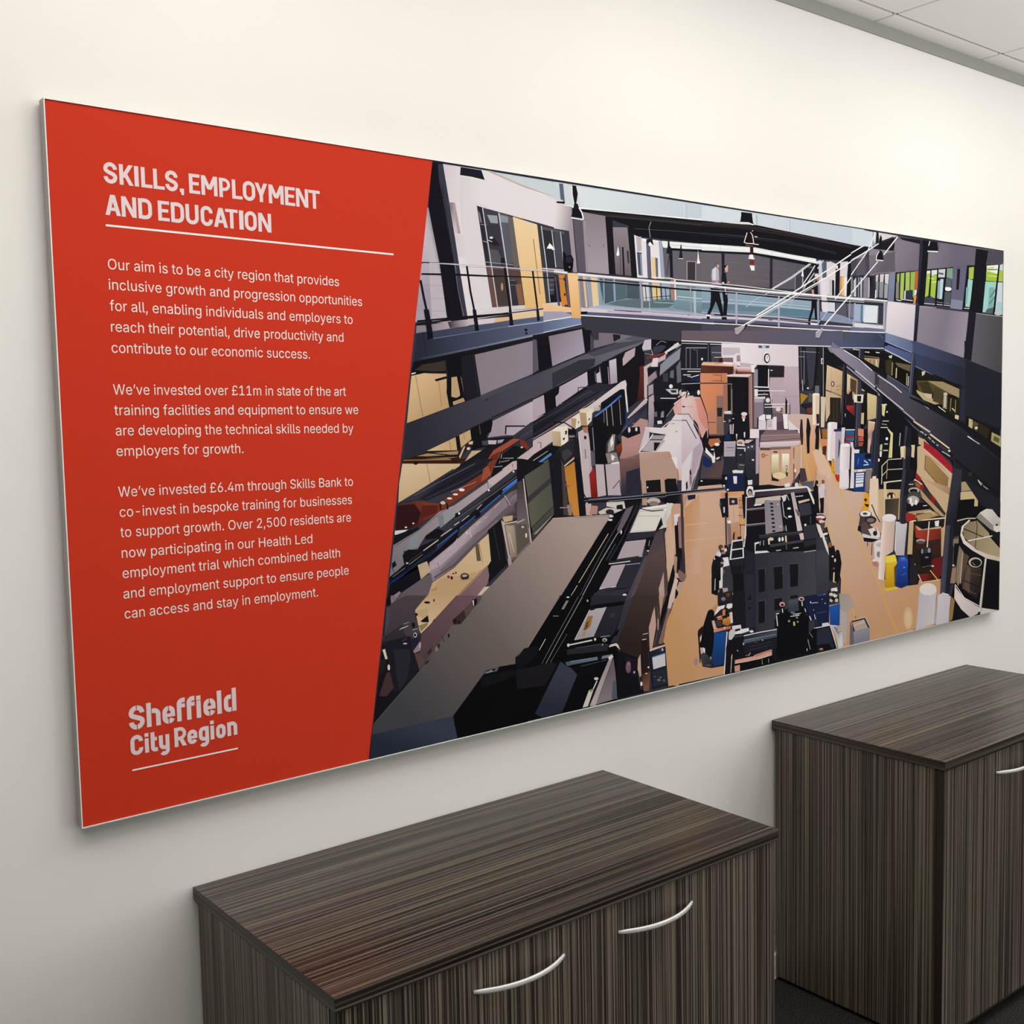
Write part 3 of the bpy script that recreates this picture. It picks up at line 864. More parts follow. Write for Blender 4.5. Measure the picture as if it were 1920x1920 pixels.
3 3350 1947 335 -3 1 6 -335 3
3 3685 1944 286 -1 1 7 -286 0
3 3971 1943 488 7 0 7 -487 -7
0 201 201 212 3087 1952 264 3 0 3 -263 -3
3 3351 1955 334 -2 1 3 -335 2
3 3685 1953 774 5 0 4 -773 -6
0 174 176 196 3344 1956 -1 -125 12 0 0 126
3 3343 1831 -2 -38 11 0 3 38
0 180 182 200 3683 1953 -1 -160 13 1 0 160
0 154 160 184 4023 1954 -1 -139 15 0 1 140
0 169 173 194 4365 1963 -7 -163 11 0 7 163
3 4319 1970 -7 -116 7 0 7 116
0 138 140 164 3338 1833 19 3 -1 3 -19 -3
0 207 210 218 3640 1985 161 68 -6 5 -160 -68
3 3801 2053 166 87 -6 4 -166 -86
0 245 243 245 3632 1988 160 71 -2 2 -161 -71
3 3792 2059 159 81 -3 2 -158 -81
0 232 232 238 3887 2016 73 71 -7 2 -73 -70
3 3960 2087 44 48 -7 2 -44 -48
3 3901 2004 95 90 -5 2 -95 -90
0 245 243 245 3404 1788 389 160 -5 5 -389 -159
3 3793 1948 331 135 -6 5 -330 -135
3 4124 2083 336 152 -6 6 -336 -153
3 3511 1844 318 141 -6 5 -318 -141
3 3829 1985 295 134 -7 5 -294 -134
3 4124 2119 336 158 -7 5 -336 -158
0 208 208 214 3416 1786 383 155 -2 2 -383 -154
3 3799 1941 323 134 -3 3 -322 -135
0 245 243 245 4186 1961 108 93 -7 3 -108 -93
3 4294 2054 103 99 -8 3 -102 -99
3 4397 2153 64 60 -8 3 -64 -60
3 4088 1815 192 141 -9 4 -192 -141
3 4280 1956 183 126 -9 4 -183 -126
0 213 219 230 4027 2118 52 49 -7 2 -53 -48
0 224 224 230 4105 2166 -3 -185 8 0 3 185
0 207 214 226 4063 1843 45 47 -4 1 -45 -47
0 53 48 58 3407 1772 27 22 -11 5 -27 -22
0 168 156 158 3333 1772 69 19 10 -4 -17 -17 -39 -27 -19 4
0 226 220 220 3334 1771 68 18 -1 2 -68 -18
0 164 160 172 4005 1778 64 27 -8 -25 -22 -32 -34 3
0 216 212 220 4006 1773 64 29 -2 2 -64 -29
0 207 217 226 4330 2368 209 -6 -3 -87 -206 2
0 143 154 176 4539 2362 37 1 -7 -71 -33 -8
0 23 21 28 4330 2274 202 -2 -57 -25 -144 -62
0 111 104 115 4842 2358 197 2 974 8 0 -92 -349 -24 -134 -278 -121 0
1 111 104 115 138 131 143 4933 2297 -87 -127 -63 187 60 1 567 -384 -277 2 -493 333
0 138 131 143 5134 1976 -424 2 -42 13 -336 -9 -1 212 300 112 9 3
0 216 211 216 4597 2365 195 -2 -145 -46 -41 1
0 20 19 24 4576 2365 21 0 -8 -62 -16 3
0 228 224 228 4547 2363 25 -1 -8 -52 -16 -11
0 27 25 32 4540 2285 235 67 -25 -79 -202 -6
3 4809 2355 230 5 0 -25 -195 8
0 106 63 72 4792 2356 52 4 0 5 -52 -5
0 46 44 54 4634 2311 118 34 -6 9 -118 -34
0 62 58 70 4466 2251 37 -2 5 -135 -40 6
0 74 70 82 4331 2194 168 22 1 -112 -169 -11
0 90 85 98 4394 2199 73 5 1 -84 -89 -15
0 119 112 123 4503 2226 59 10 -56 -68
1 119 112 123 98 92 104 4549 2220 83 -70 -70 86 164 28 -104 -126 -56 -6 -58 -18 -2 54
0 98 92 104 4726 2263 32 6 10 -114 -146 -17
0 131 123 136 4758 2331 86 12 16 -1 -97 -107
1 131 123 136 115 108 122 4810 2288 124 -112 -75 166 171 -10 -2 -52 -98 -109 -162 -19 -5 84
0 115 108 122 5028 2281 -4 -99 -95 -11
0 125 118 131 5113 2297 41 1 -36 -104 -12 -2
1 125 118 131 106 100 116 5159 2315 238 -82 -244 65 71 3 27 62 191 -1 -49 -140 -277 -29
0 106 100 116 5441 2362 220 -1 -7 -105 -91 -6 -166 -27 -5 -1
0 102 98 122 5397 2223 166 24 -33 -273 -157 3
0 131 136 160 5382 2028 137 -3 -9 -57 -137 3
0 127 134 160 4709 2136 60 4 -16 -159 -64 11
0 125 127 152 4701 2059 51 -6 1 -72 -64 6
0 42 40 51 4347 2103 48 3 1 -120 -48 -3
0 194 200 210 4355 2076 24 20 1 -107 -24 -1
0 42 40 51 4411 2107 40 8 -3 -127 -40 -2
0 185 188 200 4419 2099 20 1 -3 -112 -16 -1
0 42 40 51 4492 2113 66 6 -3 -130 -54 -3
0 176 182 194 4496 2103 17 2 -4 -113 -12 -1
0 26 25 32 4508 2114 25 -8 1 -52 -21 -1
0 42 40 48 4559 2126 150 17 -16 -156 -138 2
0 196 192 198 4570 2122 29 5 -8 -41 -21 -1
0 208 204 208 4612 2128 42 5 -8 -44 -34 -6
0 214 210 212 4662 2133 42 5 -7 -60 -34 3
0 139 139 149 4570 2085 30 1 -8 -90 -17 -1
0 143 144 152 4608 2082 42 8 -8 -96 -37 3
0 160 162 170 4658 2076 39 2 -8 -82 -34 -1
0 232 230 232 4567 2037 12 1 -3 -48 -13 0
0 29 28 36 4770 2150 254 29 3 -199 -274 1
0 159 178 92 4786 2141 26 7 -4 -49 -22 -6
0 138 132 120 4778 2093 30 6 -3 -101 -30 3
0 168 191 102 4825 2149 39 5 -11 -154 -35 -2
3 4877 2157 44 6 -3 -110 -44 -3
0 157 180 90 4930 2163 49 6 -11 -163 -41 47
0 47 55 68 4883 2051 71 9 1 -59 -80 0
0 230 228 230 4865 2050 14 0 -4 -49 -13 0
0 232 230 234 4778 1992 36 -6 0 5 -34 5
3 4814 1986 35 10 -1 4 -34 -9
3 4849 1996 105 -2 1 4 -107 2
0 185 101 58 4979 2171 40 6 -11 -109 -32 -7
0 232 216 212 4972 2061 27 1 -9 -30 -22 -6
0 217 143 88 4968 2026 27 1 -13 -49 -22 -2
0 29 28 36 5106 2190 296 36 -29 -249 -300 0
0 233 230 234 5106 2182 37 3 0 -15 -41 -8
0 169 194 78 5102 2162 41 6 -21 -144 -36 -2
0 223 227 218 5156 2188 61 7 5 -25 -65 -14
0 163 192 72 5157 2156 60 9 -20 -142 -52 8
0 216 228 192 5158 2114 56 6 -1 5 -56 -6
0 197 216 160 5120 2136 65 1 0 6 -64 -1
0 207 205 210 5235 2199 76 8 1 -51 -80 -5
0 74 85 96 5236 2181 57 -1 -5 -10 -52 1
0 183 210 220 5255 2142 38 3 -16 -122 -29 -2
0 147 170 184 5227 2131 29 1 -8 -111 -28 4
0 85 96 106 5322 2152 67 -1 -9 -62 -67 6
0 127 160 144 5330 2213 67 5 -3 -67 -68 6
2 242 242 244 5347 2087 37 2 0 -12
0 255 255 255 5299 2092 52 1 1 4 -53 0
3 5351 2093 28 -3 3 4 -30 3
0 84 87 97 5304 2070 77 -1 -13 -72 -72 1
0 63 67 80 5081 2022 55 18 61 -27 -9 -35 -111 4
0 216 216 222 5077 1985 296 0 0 4 -296 0
0 156 156 164 5196 2002 171 -7 1 3 -171 7
0 20 19 27 5147 2185 9 3 -20 -163 -14 -1
3 5219 2195 16 4 -19 -220 -19 -1
3 5311 2204 17 4 -32 -225 -14 -11
0 26 25 34 5451 2219 34 0 -17 -130 -29 1
0 22 21 28 5563 2247 101 7 -64 -285 -85 -1
0 169 189 90 5589 2236 60 7 -8 -76 -56 -4
0 159 207 202 5580 2163 56 -2 -31 -173 -56 2
0 127 176 176 5557 2110 30 2 -18 -105 -20 -1
0 232 228 224 5534 1977 65 0 1 5 -65 -1
0 23 22 29 5797 2266 216 21 0 -339 -265 10
0 238 240 230 5807 2262 147 16 -9 -60 -137 12
0 164 191 62 5803 2230 148 -11 -4 -49 -147 -4
0 197 216 138 5808 2251 94 12 -10 -16 -84 -11
0 42 48 32 5819 2234 126 11 -1 5 -126 -11
0 232 240 192 5819 2198 127 2 0 4 -126 -3
0 159 208 200 5794 2161 153 7 -48 -198 -136 -6
0 122 176 170 5842 2127 63 3 -16 -155 -63 -3
0 106 128 136 5920 2123 -73 -57 15 -5 72 58
3 5911 2074 -72 -51 12 -5 73 52
0 85 96 108 5815 1987 83 15 -9 -43 -94 1
0 200 212 220 5970 2279 43 8 0 -6 0 -37 -47 2
0 169 192 74 5964 2244 49 0 0 -70 -56 -3
0 201 214 220 5952 2165 59 4 1 -210 -92 12
0 169 200 208 5945 2042 68 -2 0 -26 -2 -34 -80 -3
0 192 198 200 6013 1965 -6 -4 -12 -4 -15 -2 -16 -2 -17 0 -15 2 -12 2 -7 4 -3 4 2 4 8 4 12 4 14 3 17 1 16 0 15 -1 12 -3 7 -3
0 23 22 29 5954 2278 20 1 -64 -325 -21 5
0 78 73 87 5815 2363 198 2 0 -69 0 -6 -206 -23
0 20 19 27 5671 2359 149 0 -32 -130 -40 -269 -120 -307 -81 9 53 325 50 191
0 28 27 36 5600 1972 76 -18 -54 -301 -80 9
0 14 13 20 5645 2178 -46 -221 12 -1 45 222
0 19 18 25 5048 2361 78 1 -16 -150 -37 -237 -55 -3 6 205
0 42 42 56 5026 2356 31 3 -3 -101 -29 -180 -53 -328 -18 9 45 249
0 28 27 38 5023 1972 31 -1 -55 -218 -27 -3
0 20 19 26 5130 2360 88 3 11 -52 -121 -9
0 242 242 238 5108 2296 116 5 0 7 -115 -6
0 240 240 234 5131 2361 -13 -29 7 0 14 28
0 20 19 26 4618 2352 12 -13 1 -47 -21 8 -4 28
3 4606 2267 29 -8 14 -46 -76 -3
0 240 240 234 4569 2204 75 1 1 6 -75 -1
3 4602 2260 -28 -28 7 -1 27 28
3 4574 2232 -4 -25 7 1 4 23
0 240 240 242 4333 2224 112 48 -6 5 -111 -48
3 4334 2182 143 62 -5 5 -144 -62
3 4477 2244 123 55 -6 5 -122 -55
3 4335 2105 160 147 -8 2 -159 -146
3 4495 2252 49 69 -9 2 -48 -69
3 4544 2321 24 42 -9 1 -24 -41
3 4336 2003 258 195 -8 3 -258 -194
3 4653 2240 143 116 -9 4 -143 -117
0 223 227 236 4443 2273 90 38 -3 2 -89 -37
0 227 219 224 4693 1980 126 -3 -139 -75
1 227 219 224 205 197 210 4762 1947 89 -166 -33 196 168 -4 -14 -127 -133 -72 -178 25 19 104
0 205 197 210 4973 1847 -10 -90 -125 17
0 141 133 147 5027 1967 17 0 -24 -54
1 141 133 147 125 118 132 5028 1935 258 -114 -244 146 307 -8 -109 -245 -241 39 22 167
1 125 118 132 149 142 156 5286 1821 220 -97 -159 236 65 -2 178 -2 -13 -70 -94 -213 -245 41
0 149 142 156 5579 1895 -42 -230 -56 9
0 196 188 198 5027 1966 184 -1 1 3 -185 1
1 96 92 102 74 73 75 5633 1832 335 -43 -287 166 307 -6 -44 -353 -316 57
0 74 73 75 5987 1949 26 -1 0 -271 -1 -93 -70 13
0 184 182 192 5676 1953 337 -8 0 4 -336 7
0 188 214 230 4364 1947 229 2 -8 -100 -220 5
0 159 180 208 4364 1947 56 -2 1 -94 -56 3
0 224 228 238 4469 1943 124 3 -8 -97 -132 -1
0 106 120 148 4424 1945 25 1 -4 -94 -24 2
0 223 220 228 4349 1844 303 -2 -3 -25 -300 4
0 242 240 244 4332 1973 177 2 1 10 -177 -3
3 4509 1975 179 0 2 9 -180 1
0 185 182 194 4332 1966 353 2 0 3 -353 -2
0 42 40 51 4348 1953 320 1 1 6 -321 -2
0 185 182 200 4651 1973 25 -1 -15 -173 -17 4
0 143 143 172 4664 1966 25 4 -15 -166 -13 -5
0 170 170 192 4359 1951 -7 -149 10 0 7 150
3 4594 1949 -7 -124 5 0 8 124
0 122 124 150 4365 1843 287 -6 1 4 -288 5
0 110 114 144 4333 1818 328 -2 -4 -17 -324 -2
0 242 240 244 4333 1790 332 5 1 6 -333 -5
0 74 80 104 4333 1788 103 2 -22 -85 -80 1
1 74 80 104 60 64 88 4430 1767 165 -42 -160 65 177 3 -23 -90 -175 2
0 60 64 88 4612 1793 54 1 -12 -91 -65 0
0 96 100 126 4600 1786 51 -27 5 3 -51 27
0 201 203 216 4334 1703 324 0 0 4 -324 0
0 124 136 171 4670 1797 56 -8 -14 -51 -42 8
1 124 136 171 61 66 88 4721 1777 403 -113 -399 125 233 -32 184 -29 -20 -72 -163 34 -248 48
0 61 66 88 5140 1728 397 -63 475 -81 1 -51 0 -30 -474 65 -419 88
0 42 43 56 4986 1691 563 -112 464 -76 0 -1 -698 -3 -337 112
0 56 64 94 4990 1751 9 -2 -8 -43
1 56 64 94 44 46 62 4995 1736 513 -106 -511 119 518 -83 -17 -84 -507 107 -1 26
0 44 46 62 5513 1666 24 -4 70 -9 405 -74 1 -46 0 -30 -474 70 -43 9
0 169 178 200 4669 1744 138 -30 3 4 -138 30
3 4807 1714 142 -26 3 4 -142 26
0 108 114 136 4994 1680 129 -33 2 3 -128 33
0 26 26 34 4662 1741 279 -51 6 -59 -276 72
0 91 103 144 4696 1728 30 -5 -11 -35 -36 10
1 91 103 144 58 64 88 4722 1714 175 -55 -172 64 182 -32 -17 -55 -176 52
0 58 64 88 4906 1691 35 -6 1 -64 -53 15
0 196 201 216 4656 1697 150 -33 6 6 -152 33
3 4806 1664 124 -41 6 5 -124 42
0 20 19 26 4977 1686 27 -5 -8 -69 -22 4
0 52 58 82 4982 1671 54 -10 -14 -61 -39 12
1 52 58 82 35 36 47 5032 1652 379 -85 -377 94 382 -70 -21 -92 -41 0 -334 101
0 35 36 47 5415 1591 124 -23 72 -68 -217 -1
0 138 144 164 4982 1610 142 -33 3 3 -143 33
3 5124 1577 94 -29 3 3 -94 29
0 15 14 19 4978 1606 241 -57 125 -45 -364 -7
0 74 80 104 4950 1760 -7 -99 25 -1 7 100
3 4943 1661 -20 -164 25 -1 20 164
0 106 114 144 4949 1690 -26 -193 6 0 26 193
0 42 43 56 5542 1662 75 -9 -26 -153 -60 0
0 143 132 144 1397 1714 44 3 4 -25 -51 -8
0 154 141 153 1468 1721 8 2 5 -28 -8 -2
1 154 141 153 201 188 198 1478 1709 202 31 -204 -17 202 30 4 -24 -202 -34
0 201 188 198 1677 1753 3 1 6 -24 -5 -1
0 63 58 64 1549 1735 10 1 3 -26 -2 0
1 63 58 64 181 169 178 1561 1718 84 10 -86 8 84 9 3 -24 -84 -11
0 181 169 178 1643 1745 3 0 8 -23 -8 -1
0 217 205 214 1702 1751 97 11 -5 -21 -88 -12
0 221 183 140 1799 1762 72 7 4 -14 -86 -14
0 227 203 166 1894 1780 168 22 0 -22 -169 -21
0 41 44 60 1394 1684 36 5 19 -105 -73 -14 13 76
1 41 44 60 91 99 128 1435 1647 617 108 -624 -66 49 6 229 32 187 29 155 21 12 -70 0 -6 -461 -86 -153 -31
0 91 99 128 2045 1776 17 3 -2 -78 -1 0
0 60 65 86 1477 1695 40 6 4 -26 -45 -8
1 60 65 86 89 97 124 1518 1683 487 77 -490 -59 191 26 187 30 110 14 4 -23 -302 -40 -186 -33
0 89 97 124 2001 1771 61 8 -1 -24 -56 -7
0 111 122 152 1477 1664 168 27 -1 3 -168 -27
3 1645 1691 175 29 0 3 -176 -29
3 1820 1720 241 32 0 3 -241 -32
0 159 176 208 1866 1726 115 17 0 4 -116 -17
3 1981 1743 80 10 0 4 -80 -10
0 42 43 54 1385 1583 10 2 2 -12 -17 -3
1 42 43 54 140 151 178 1393 1580 667 125 -668 -121 208 37 459 89 1 -5 0 -4 -461 -88 -205 -40
0 140 151 178 2056 1709 4 1 0 -9 -2 0
0 16 16 22 1445 1697 24 -2 7 -26 -28 -11
3 1686 1730 18 1 5 -26 -21 -3
3 1875 1758 16 -1 2 -24 -21 -1
0 23 20 31 1433 1780 25 1 15 -86 -26 -4
3 1677 1791 18 1 11 -65 -20 -1
3 1870 1800 13 1 10 -63 -21 -1
3 2022 1807 14 1 6 -48 -16 -3
2 21 22 30 1962 1717 9 0 0 -6
2 21 22 30 1964 1703 7 0 0 -5
0 23 20 31 1396 1715 149 23 -1 7 -149 -23
3 1545 1738 136 17 -1 7 -136 -17
3 1681 1755 186 25 -1 8 -186 -26
0 58 52 64 1867 1782 196 28 -1 5 -195 -29
0 16 16 21 1376 1570 59 11 4 -19 -67 -12
1 16 16 21 29 29 37 1433 1581 570 100 -570 -100 166 32 402 77 4 -24 -320 -60 -249 -44
0 29 29 37 1999 1689 61 12 -1 -25 -56 -11
0 18 17 22 1370 1550 165 26 3 -47 -115 -3 -58 -12
0 59 51 44 1424 1561 107 15 5 -40 -64 -3 -93 4
0 216 212 204 1365 1525 22 4 -2 -5 -18 -5
0 220 185 141 1365 1514 62 12 19 -1 -90 -70
1 220 185 141 195 162 122 1431 1514 79 -100 -65 111 91 -1 0 -76 2 -12 -104 -82 -97 -29 19 131
0 195 162 122 1538 1436 8 -48 -114 -34
0 90 74 64 1384 1514 15 -83 2 0 -15 83
3 1399 1431 15 -80 2 0 -15 80
0 138 114 88 1493 1505 15 -112 2 1 -15 111
0 17 16 22 1477 1501 61 14 -1 -10 -54 -12
3 1536 1596 145 14 27 -173 -89 -27 -73 -20 -12 61 8 64
0 194 162 124 1561 1510 27 4 17 -82 -24 -5 -23 4
0 185 154 116 1564 1410 55 17 8 -15 -59 -16
3 1607 1519 6 -17 13 -75 -4 21
0 17 16 22 1589 1515 9 -44 11 1 -9 45
3 1598 1471 5 -35 12 -4 -6 40
3 1603 1436 -19 -10 2 -8 29 14
3 1584 1426 -19 2 -1 -8 22 -2
0 29 28 38 1612 1598 69 12 27 -173 -72 -20 -19 65
0 51 50 62 1673 1606 23 -169 3 0 -24 169
0 140 128 137 1683 1605 42 9 -35 -57
1 140 128 137 143 135 148 1729 1621 222 -137 -227 129 297 64 6 -70 -52 -84 -265 -86 -20 122
0 143 135 148 2027 1608 5 -66 -58 -19
0 23 22 29 2021 1678 39 9 -4 -145 -24 0
0 46 46 57 1337 1325 31 10 41 -124 -93 -34
1 46 46 57 80 77 89 1383 1281 663 221 -681 -168 181 54 162 49 327 96 20 -57 -1 -32 -289 -101 -358 -133
0 80 77 89 2033 1532 23 7 -2 -72
0 74 73 84 1708 1437 348 103 0 -16 -342 -104
0 29 29 38 1337 1323 210 63 -1 2 -210 -62
3 1547 1386 162 48 -1 3 -162 -49
0 36 35 45 2052 1447 -288 -102 2 -4 289 101
2 20 19 25 1741 1418 5 0 0 -3
0 165 150 163 1769 1329 29 10 27 -73 -84 -7 23 42
1 165 150 163 197 183 196 1809 1307 186 69 -198 -37 186 69 28 -76 -55 -24 -75 -38 -57 -5
0 197 183 196 1983 1407 70 26 -2 -83 -41 -18
0 19 18 23 1650 1299 115 40 4 -21 -10 -35 -22 -10 -2 -49 -79 -15
0 85 84 92 1696 1312 5 -38 5 0 -6 38
0 201 170 128 1593 1273 57 21 5 -40 -55 -33
0 220 185 141 1429 1213 35 12 3 -13
1 220 185 141 201 167 125 1462 1229 118 30 -117 -34 111 40 9 -54 -116 1
0 122 98 72 1541 1253 7 -41 2 0 -7 42
3 1614 1279 6 -24 2 0 -6 24
0 23 21 26 1574 1266 19 5 7 -64 -19 1
0 42 29 24 1314 1177 115 36 171 -2 -14 -38 -207 -9 -68 -1
0 164 138 106 1380 1194 49 9 158 5 -4 -14 -150 -3
0 176 138 96 1348 1182 97 0 141 2 -109 -10 -98 -3
0 29 20 16 1429 1204 157 -19 1 4 -158 19
0 58 30 24 1596 1207 57 47 13 -14 -54 -47 -18 -30
0 203 181 154 1589 1184 24 40 11 3 -29 -51
0 217 196 164 1644 1244 20 3 -3 -14 -22 1
2 233 216 188 1639 1216 9 0 0 -6
0 201 176 144 1656 1206 57 1 -27 -23 -66 -19
0 220 192 154 1307 1142 -2 0 3 16
1 220 192 154 208 176 138 1307 1164 270 -18 -268 18 135 1 134 -2 -2 -25 -12 -5 -258 9 1 9
0 208 176 138 1577 1163 17 0 0 -18 -19 -7
0 138 114 88 1425 1164 3 -27 2 0 -4 27
0 29 26 34 1572 1133 31 22 114 56 27 13 154 13 -138 -70 -89 -40
0 26 25 32 1711 1221 29 31 140 7 -74 -44
0 200 188 202 1742 1248 47 -1 -5 -17 -40 1
0 169 160 174 1794 1247 36 3 -14 -14 -23 -3
0 74 70 80 1709 1246 33 2 -2 -21 -27 1
0 23 22 30 1718 1249 162 3 0 7 -162 -3
3 1841 1271 3 32 -7 6 -3 -38
3 1844 1303 102 -2 0 6 -109 2
0 185 170 184 1845 1299 101 2 -65 -35 -37 1
0 53 51 63 1882 1246 67 38 -6 5 -65 -38
3 1949 1284 28 28 -5 5 -29 -28
3 1977 1312 76 28 -3 5 -78 -28
0 44 43 54 1862 1218 -10 3 4 8
1 44 43 54 68 66 79 1852 1235 199 104 -190 -101 85 56 104 48 1 -3 -1 -66 -134 -69 -55 14 -5 10
0 68 66 79 2049 1341 2 2 0 -6
0 90 88 102 1918 1254 133 58 -1 3 -134 -59
0 29 28 38 1927 1231 124 55 -2 4 -125 -55
0 160 80 58 1738 1168 32 37 110 47 37 -4 -111 -54 -29 -63 -45 -9 -13 1
0 106 48 36 1756 1181 50 20 -34 -80 -40 1
0 122 52 38 1917 1248 28 -8 22 -30 -14 -10 -37 26
0 22 21 26 1805 1180 74 40 46 -5 28 -15 -103 -61 -55 2
0 185 176 176 1813 1187 -15 -50 3 0 15 49
0 169 160 152 1819 1167 59 -1 0 4 -59 0
3 1773 1131 54 2 0 3 -54 -2
2 216 200 200 1925 1213 7 0 0 -4
0 201 180 184 1813 1122 65 34 84 43 87 52 -1 -32 -153 -102
0 29 26 32 1890 1117 158 91 0 -11 -134 -81
0 216 204 208 1877 1117 38 22 -2 1 -37 -21
3 1915 1139 134 72 -2 1 -134 -72
0 20 19 26 1914 1116 134 81 -1 -40 -68 -43
0 111 155 214 1988 1123 63 37 -8 7 -63 -37
0 90 86 78 2003 1113 43 29 0 -31
0 27 26 34 1999 1696 91 14 213 30 -3 -108 41 -3 310 77 33 -7 -4 -262 -186 1 -408 -73 -96 -35
0 95 88 100 1999 1678 23 -2 7 -130 -34 -15
0 138 127 137 2089 1694 37 7 -32 -37
1 138 127 137 165 157 176 2118 1693 121 -107 -114 115 162 31 12 -78 -34 -38 -157 -52 -14 101
0 165 157 176 2299 1655 4 -27 -39 -13
0 20 19 26 2287 1732 56 -4 19 -84 -57 -14
3 2020 1690 69 6 14 -134 -74 -19
0 119 113 126 2389 1720 89 0 129 -8 -130 -38 -120 -26 1 38 31 1
0 74 72 83 2338 1719 17 -34 2 -41 -21 -8
0 32 31 40 2478 1716 48 -2 0 -16 -43 -16
0 77 74 86 1995 1524 33 10 33 -87 -69 -27
1 77 74 86 106 104 117 2042 1492 510 196 -526 -154 80 24 204 67 167 49 73 21 18 -49 -16 -4 -233 -92 -260 -104
0 106 104 117 2547 1695 60 17 77 -17 0 -15 -118 -34
0 88 86 106 2553 1695 54 17 122 -9 -51 -18
0 74 73 85 2310 1625 167 49 207 23 0 -6 -323 -80
0 52 51 61 2105 1533 164 61 97 9 -5 -30 -42 -23 -181 -65 -30 -22
0 42 41 51 1996 1523 110 34 -1 3 -111 -34
3 2106 1557 205 66 -1 3 -205 -66
3 2311 1623 188 54 -1 3 -188 -54
0 36 35 44 1993 1419 327 130 -2 2 -327 -130
3 2320 1549 365 131 -2 3 -365 -132
0 179 165 179 2155 1401 -29 -15 -4 44 11 19
1 179 165 179 192 182 198 2137 1438 161 74 -151 -38 142 58 24 -52 -57 -27 -102 -52 -22 47
0 192 182 198 2288 1532 26 11 4 -60 -6 -3
0 154 144 160 2136 1400 29 -4 1 2 -30 4
0 19 18 25 2055 1445 58 18 34 11 -5 -29 -20 -15 1 -44 -58 -25
0 184 167 180 1992 1416 63 22 7 -77 -72 -31
0 21 20 27 2319 1546 41 12 4 -60 42 -4 2 95 42 8 48 17 53 16 6 -19 -17 -12 -1 -46 -33 -62 -64 -12 -124 0
0 198 188 204 2392 1570 11 -76 -29 0 -4 38 21 11
0 201 190 205 2452 1594 38 10 -38 -16
1 201 190 205 165 152 166 2455 1590 40 -99 -9 112 11 3 6 -111 -45 -8 -6 102
0 176 168 184 2442 1567 6 -80 4 0 -6 80
0 106 100 116 2360 1543 4 -45 6 0 -4 45
0 185 167 174 2557 1634 66 25 -6 -39 -77 -50 -2 33
0 23 21 28 2623 1659 61 29 -1 -32 -12 -54 -49 14
0 197 192 207 2684 1695 45 6 -1 -47 -56 -6 -5 12
0 20 19 26 2729 1701 219 -6 -12 -8 -129 -51 -79 14
0 60 58 74 2745 1666 63 9 23 -7 -35 -25 -68 -17
0 169 168 182 2672 1643 55 9 3 3 -58 -9
3 2727 1652 9 -24 6 -3 -12 30
3 2736 1628 -53 6 0 -2 59 -7
3 2763 1673 34 21 0 2 -36 -21
3 2797 1694 34 -7 1 2 -35 7
0 21 19 26 2540 1572 82 40 61 -10 -3 -165 -106 -61 -8 131 -38 -4
0 90 42 38 2649 1570 33 8 2 -64 -36 1 0 1
1 90 42 38 58 26 28 2648 1516 -2 -118 38 117 1 -85 -55 -24 18 110 0 0
0 106 58 52 2694 1618 102 18 11 -8 -113 -26
0 200 180 184 2677 1570 119 50 35 24 -7 -36 -120 -41 -2 -141 -22 -4
0 228 208 210 2739 1611 34 4 -1 -43 -45 -1
0 122 42 46 2796 1636 35 12 -1 -12 -29 -16
0 216 210 216 2831 1631 94 50 -13 11 -94 -50
3 2843 1635 106 51 -2 3 -106 -51
0 23 22 30 2836 1640 65 26 -18 -17 -41 -20
2 216 208 202 2892 1674 9 0 0 -10
0 138 141 154 2784 1576 58 41 94 50 -7 -53 -100 -57 -46 -28
0 23 22 30 2699 1563 73 5 -6 -12 -62 -32
3 2772 1572 17 8 -6 -55 -12 -4
0 34 33 42 2936 1683 83 2 -2 -248 -189 0 -57 80 152 89
0 154 135 144 2704 1520 51 32 11 -28 -63 -39
0 168 154 162 2706 1481 34 8 -1 -44 -34 -11
0 182 166 174 2708 1426 34 15 2 -24 -37 0
1 182 166 174 143 134 154 2725 1418 -2 -139 21 138 8 -90 -18 -44 -34 -3 7 138
0 143 134 154 2704 1280 -4 0 0 0
0 23 22 28 2698 1485 -1 -67 5 0 1 67
3 2697 1418 4 -114 4 0 -3 114
0 196 180 184 2678 1563 -1 -137 19 0 1 137
0 205 191 194 2563 1333 128 93 11 -12 -129 -85
0 31 30 40 1990 1322 43 21 26 -62 -71 -31
1 31 30 40 52 50 62 2038 1329 352 146 -358 -133 55 26 169 70 113 52 15 0 27 -66 -12 -9 -134 -44 -207 -91
0 52 50 62 2382 1490 103 -6 -75 -61
0 74 72 88 1991 1307 145 60 -2 2 -145 -60
3 2136 1367 172 77 -2 3 -172 -78
3 2308 1444 114 34 -2 3 -114 -34
0 21 20 28 1990 1281 196 88 -3 4 -195 -89
3 2186 1369 205 82 -3 4 -205 -82
0 65 63 78 1989 1264 246 106 -1 2 -246 -106
3 2235 1370 207 82 -1 2 -207 -82
0 22 21 28 2259 1445 2 24 -4 4 -3 -28
3 2261 1469 46 2 0 4 -50 -2
3 2307 1471 98 -9 0 4 -98 9
0 90 88 104 2259 1470 79 4 0 3 -79 -5
0 42 41 52 2307 1471 62 19 121 -6 -48 -27 -94 -4
0 205 185 187 1988 1239 40 17 25 -47 -67 -31
1 205 185 187 217 207 210 2035 1238 460 238 -469 -221 137 57 173 84 157 84 12 -24 -106 -53 -32 -33 -104 -59 -212 -102
0 217 207 210 2491 1479 37 20 27 8 8 -19 -4 -23 -37 -1 -19 -9
0 165 138 144 1989 1245 196 84 -3 3 -195 -84
3 2185 1329 174 85 -3 2 -174 -84
0 122 74 72 2105 1298 110 53 -2 2 -110 -53
0 21 20 26 1986 1178 112 44 83 -6 -89 -49 -107 -55
0 230 224 226 2546 1461 13 7 12 -108 -8 -4
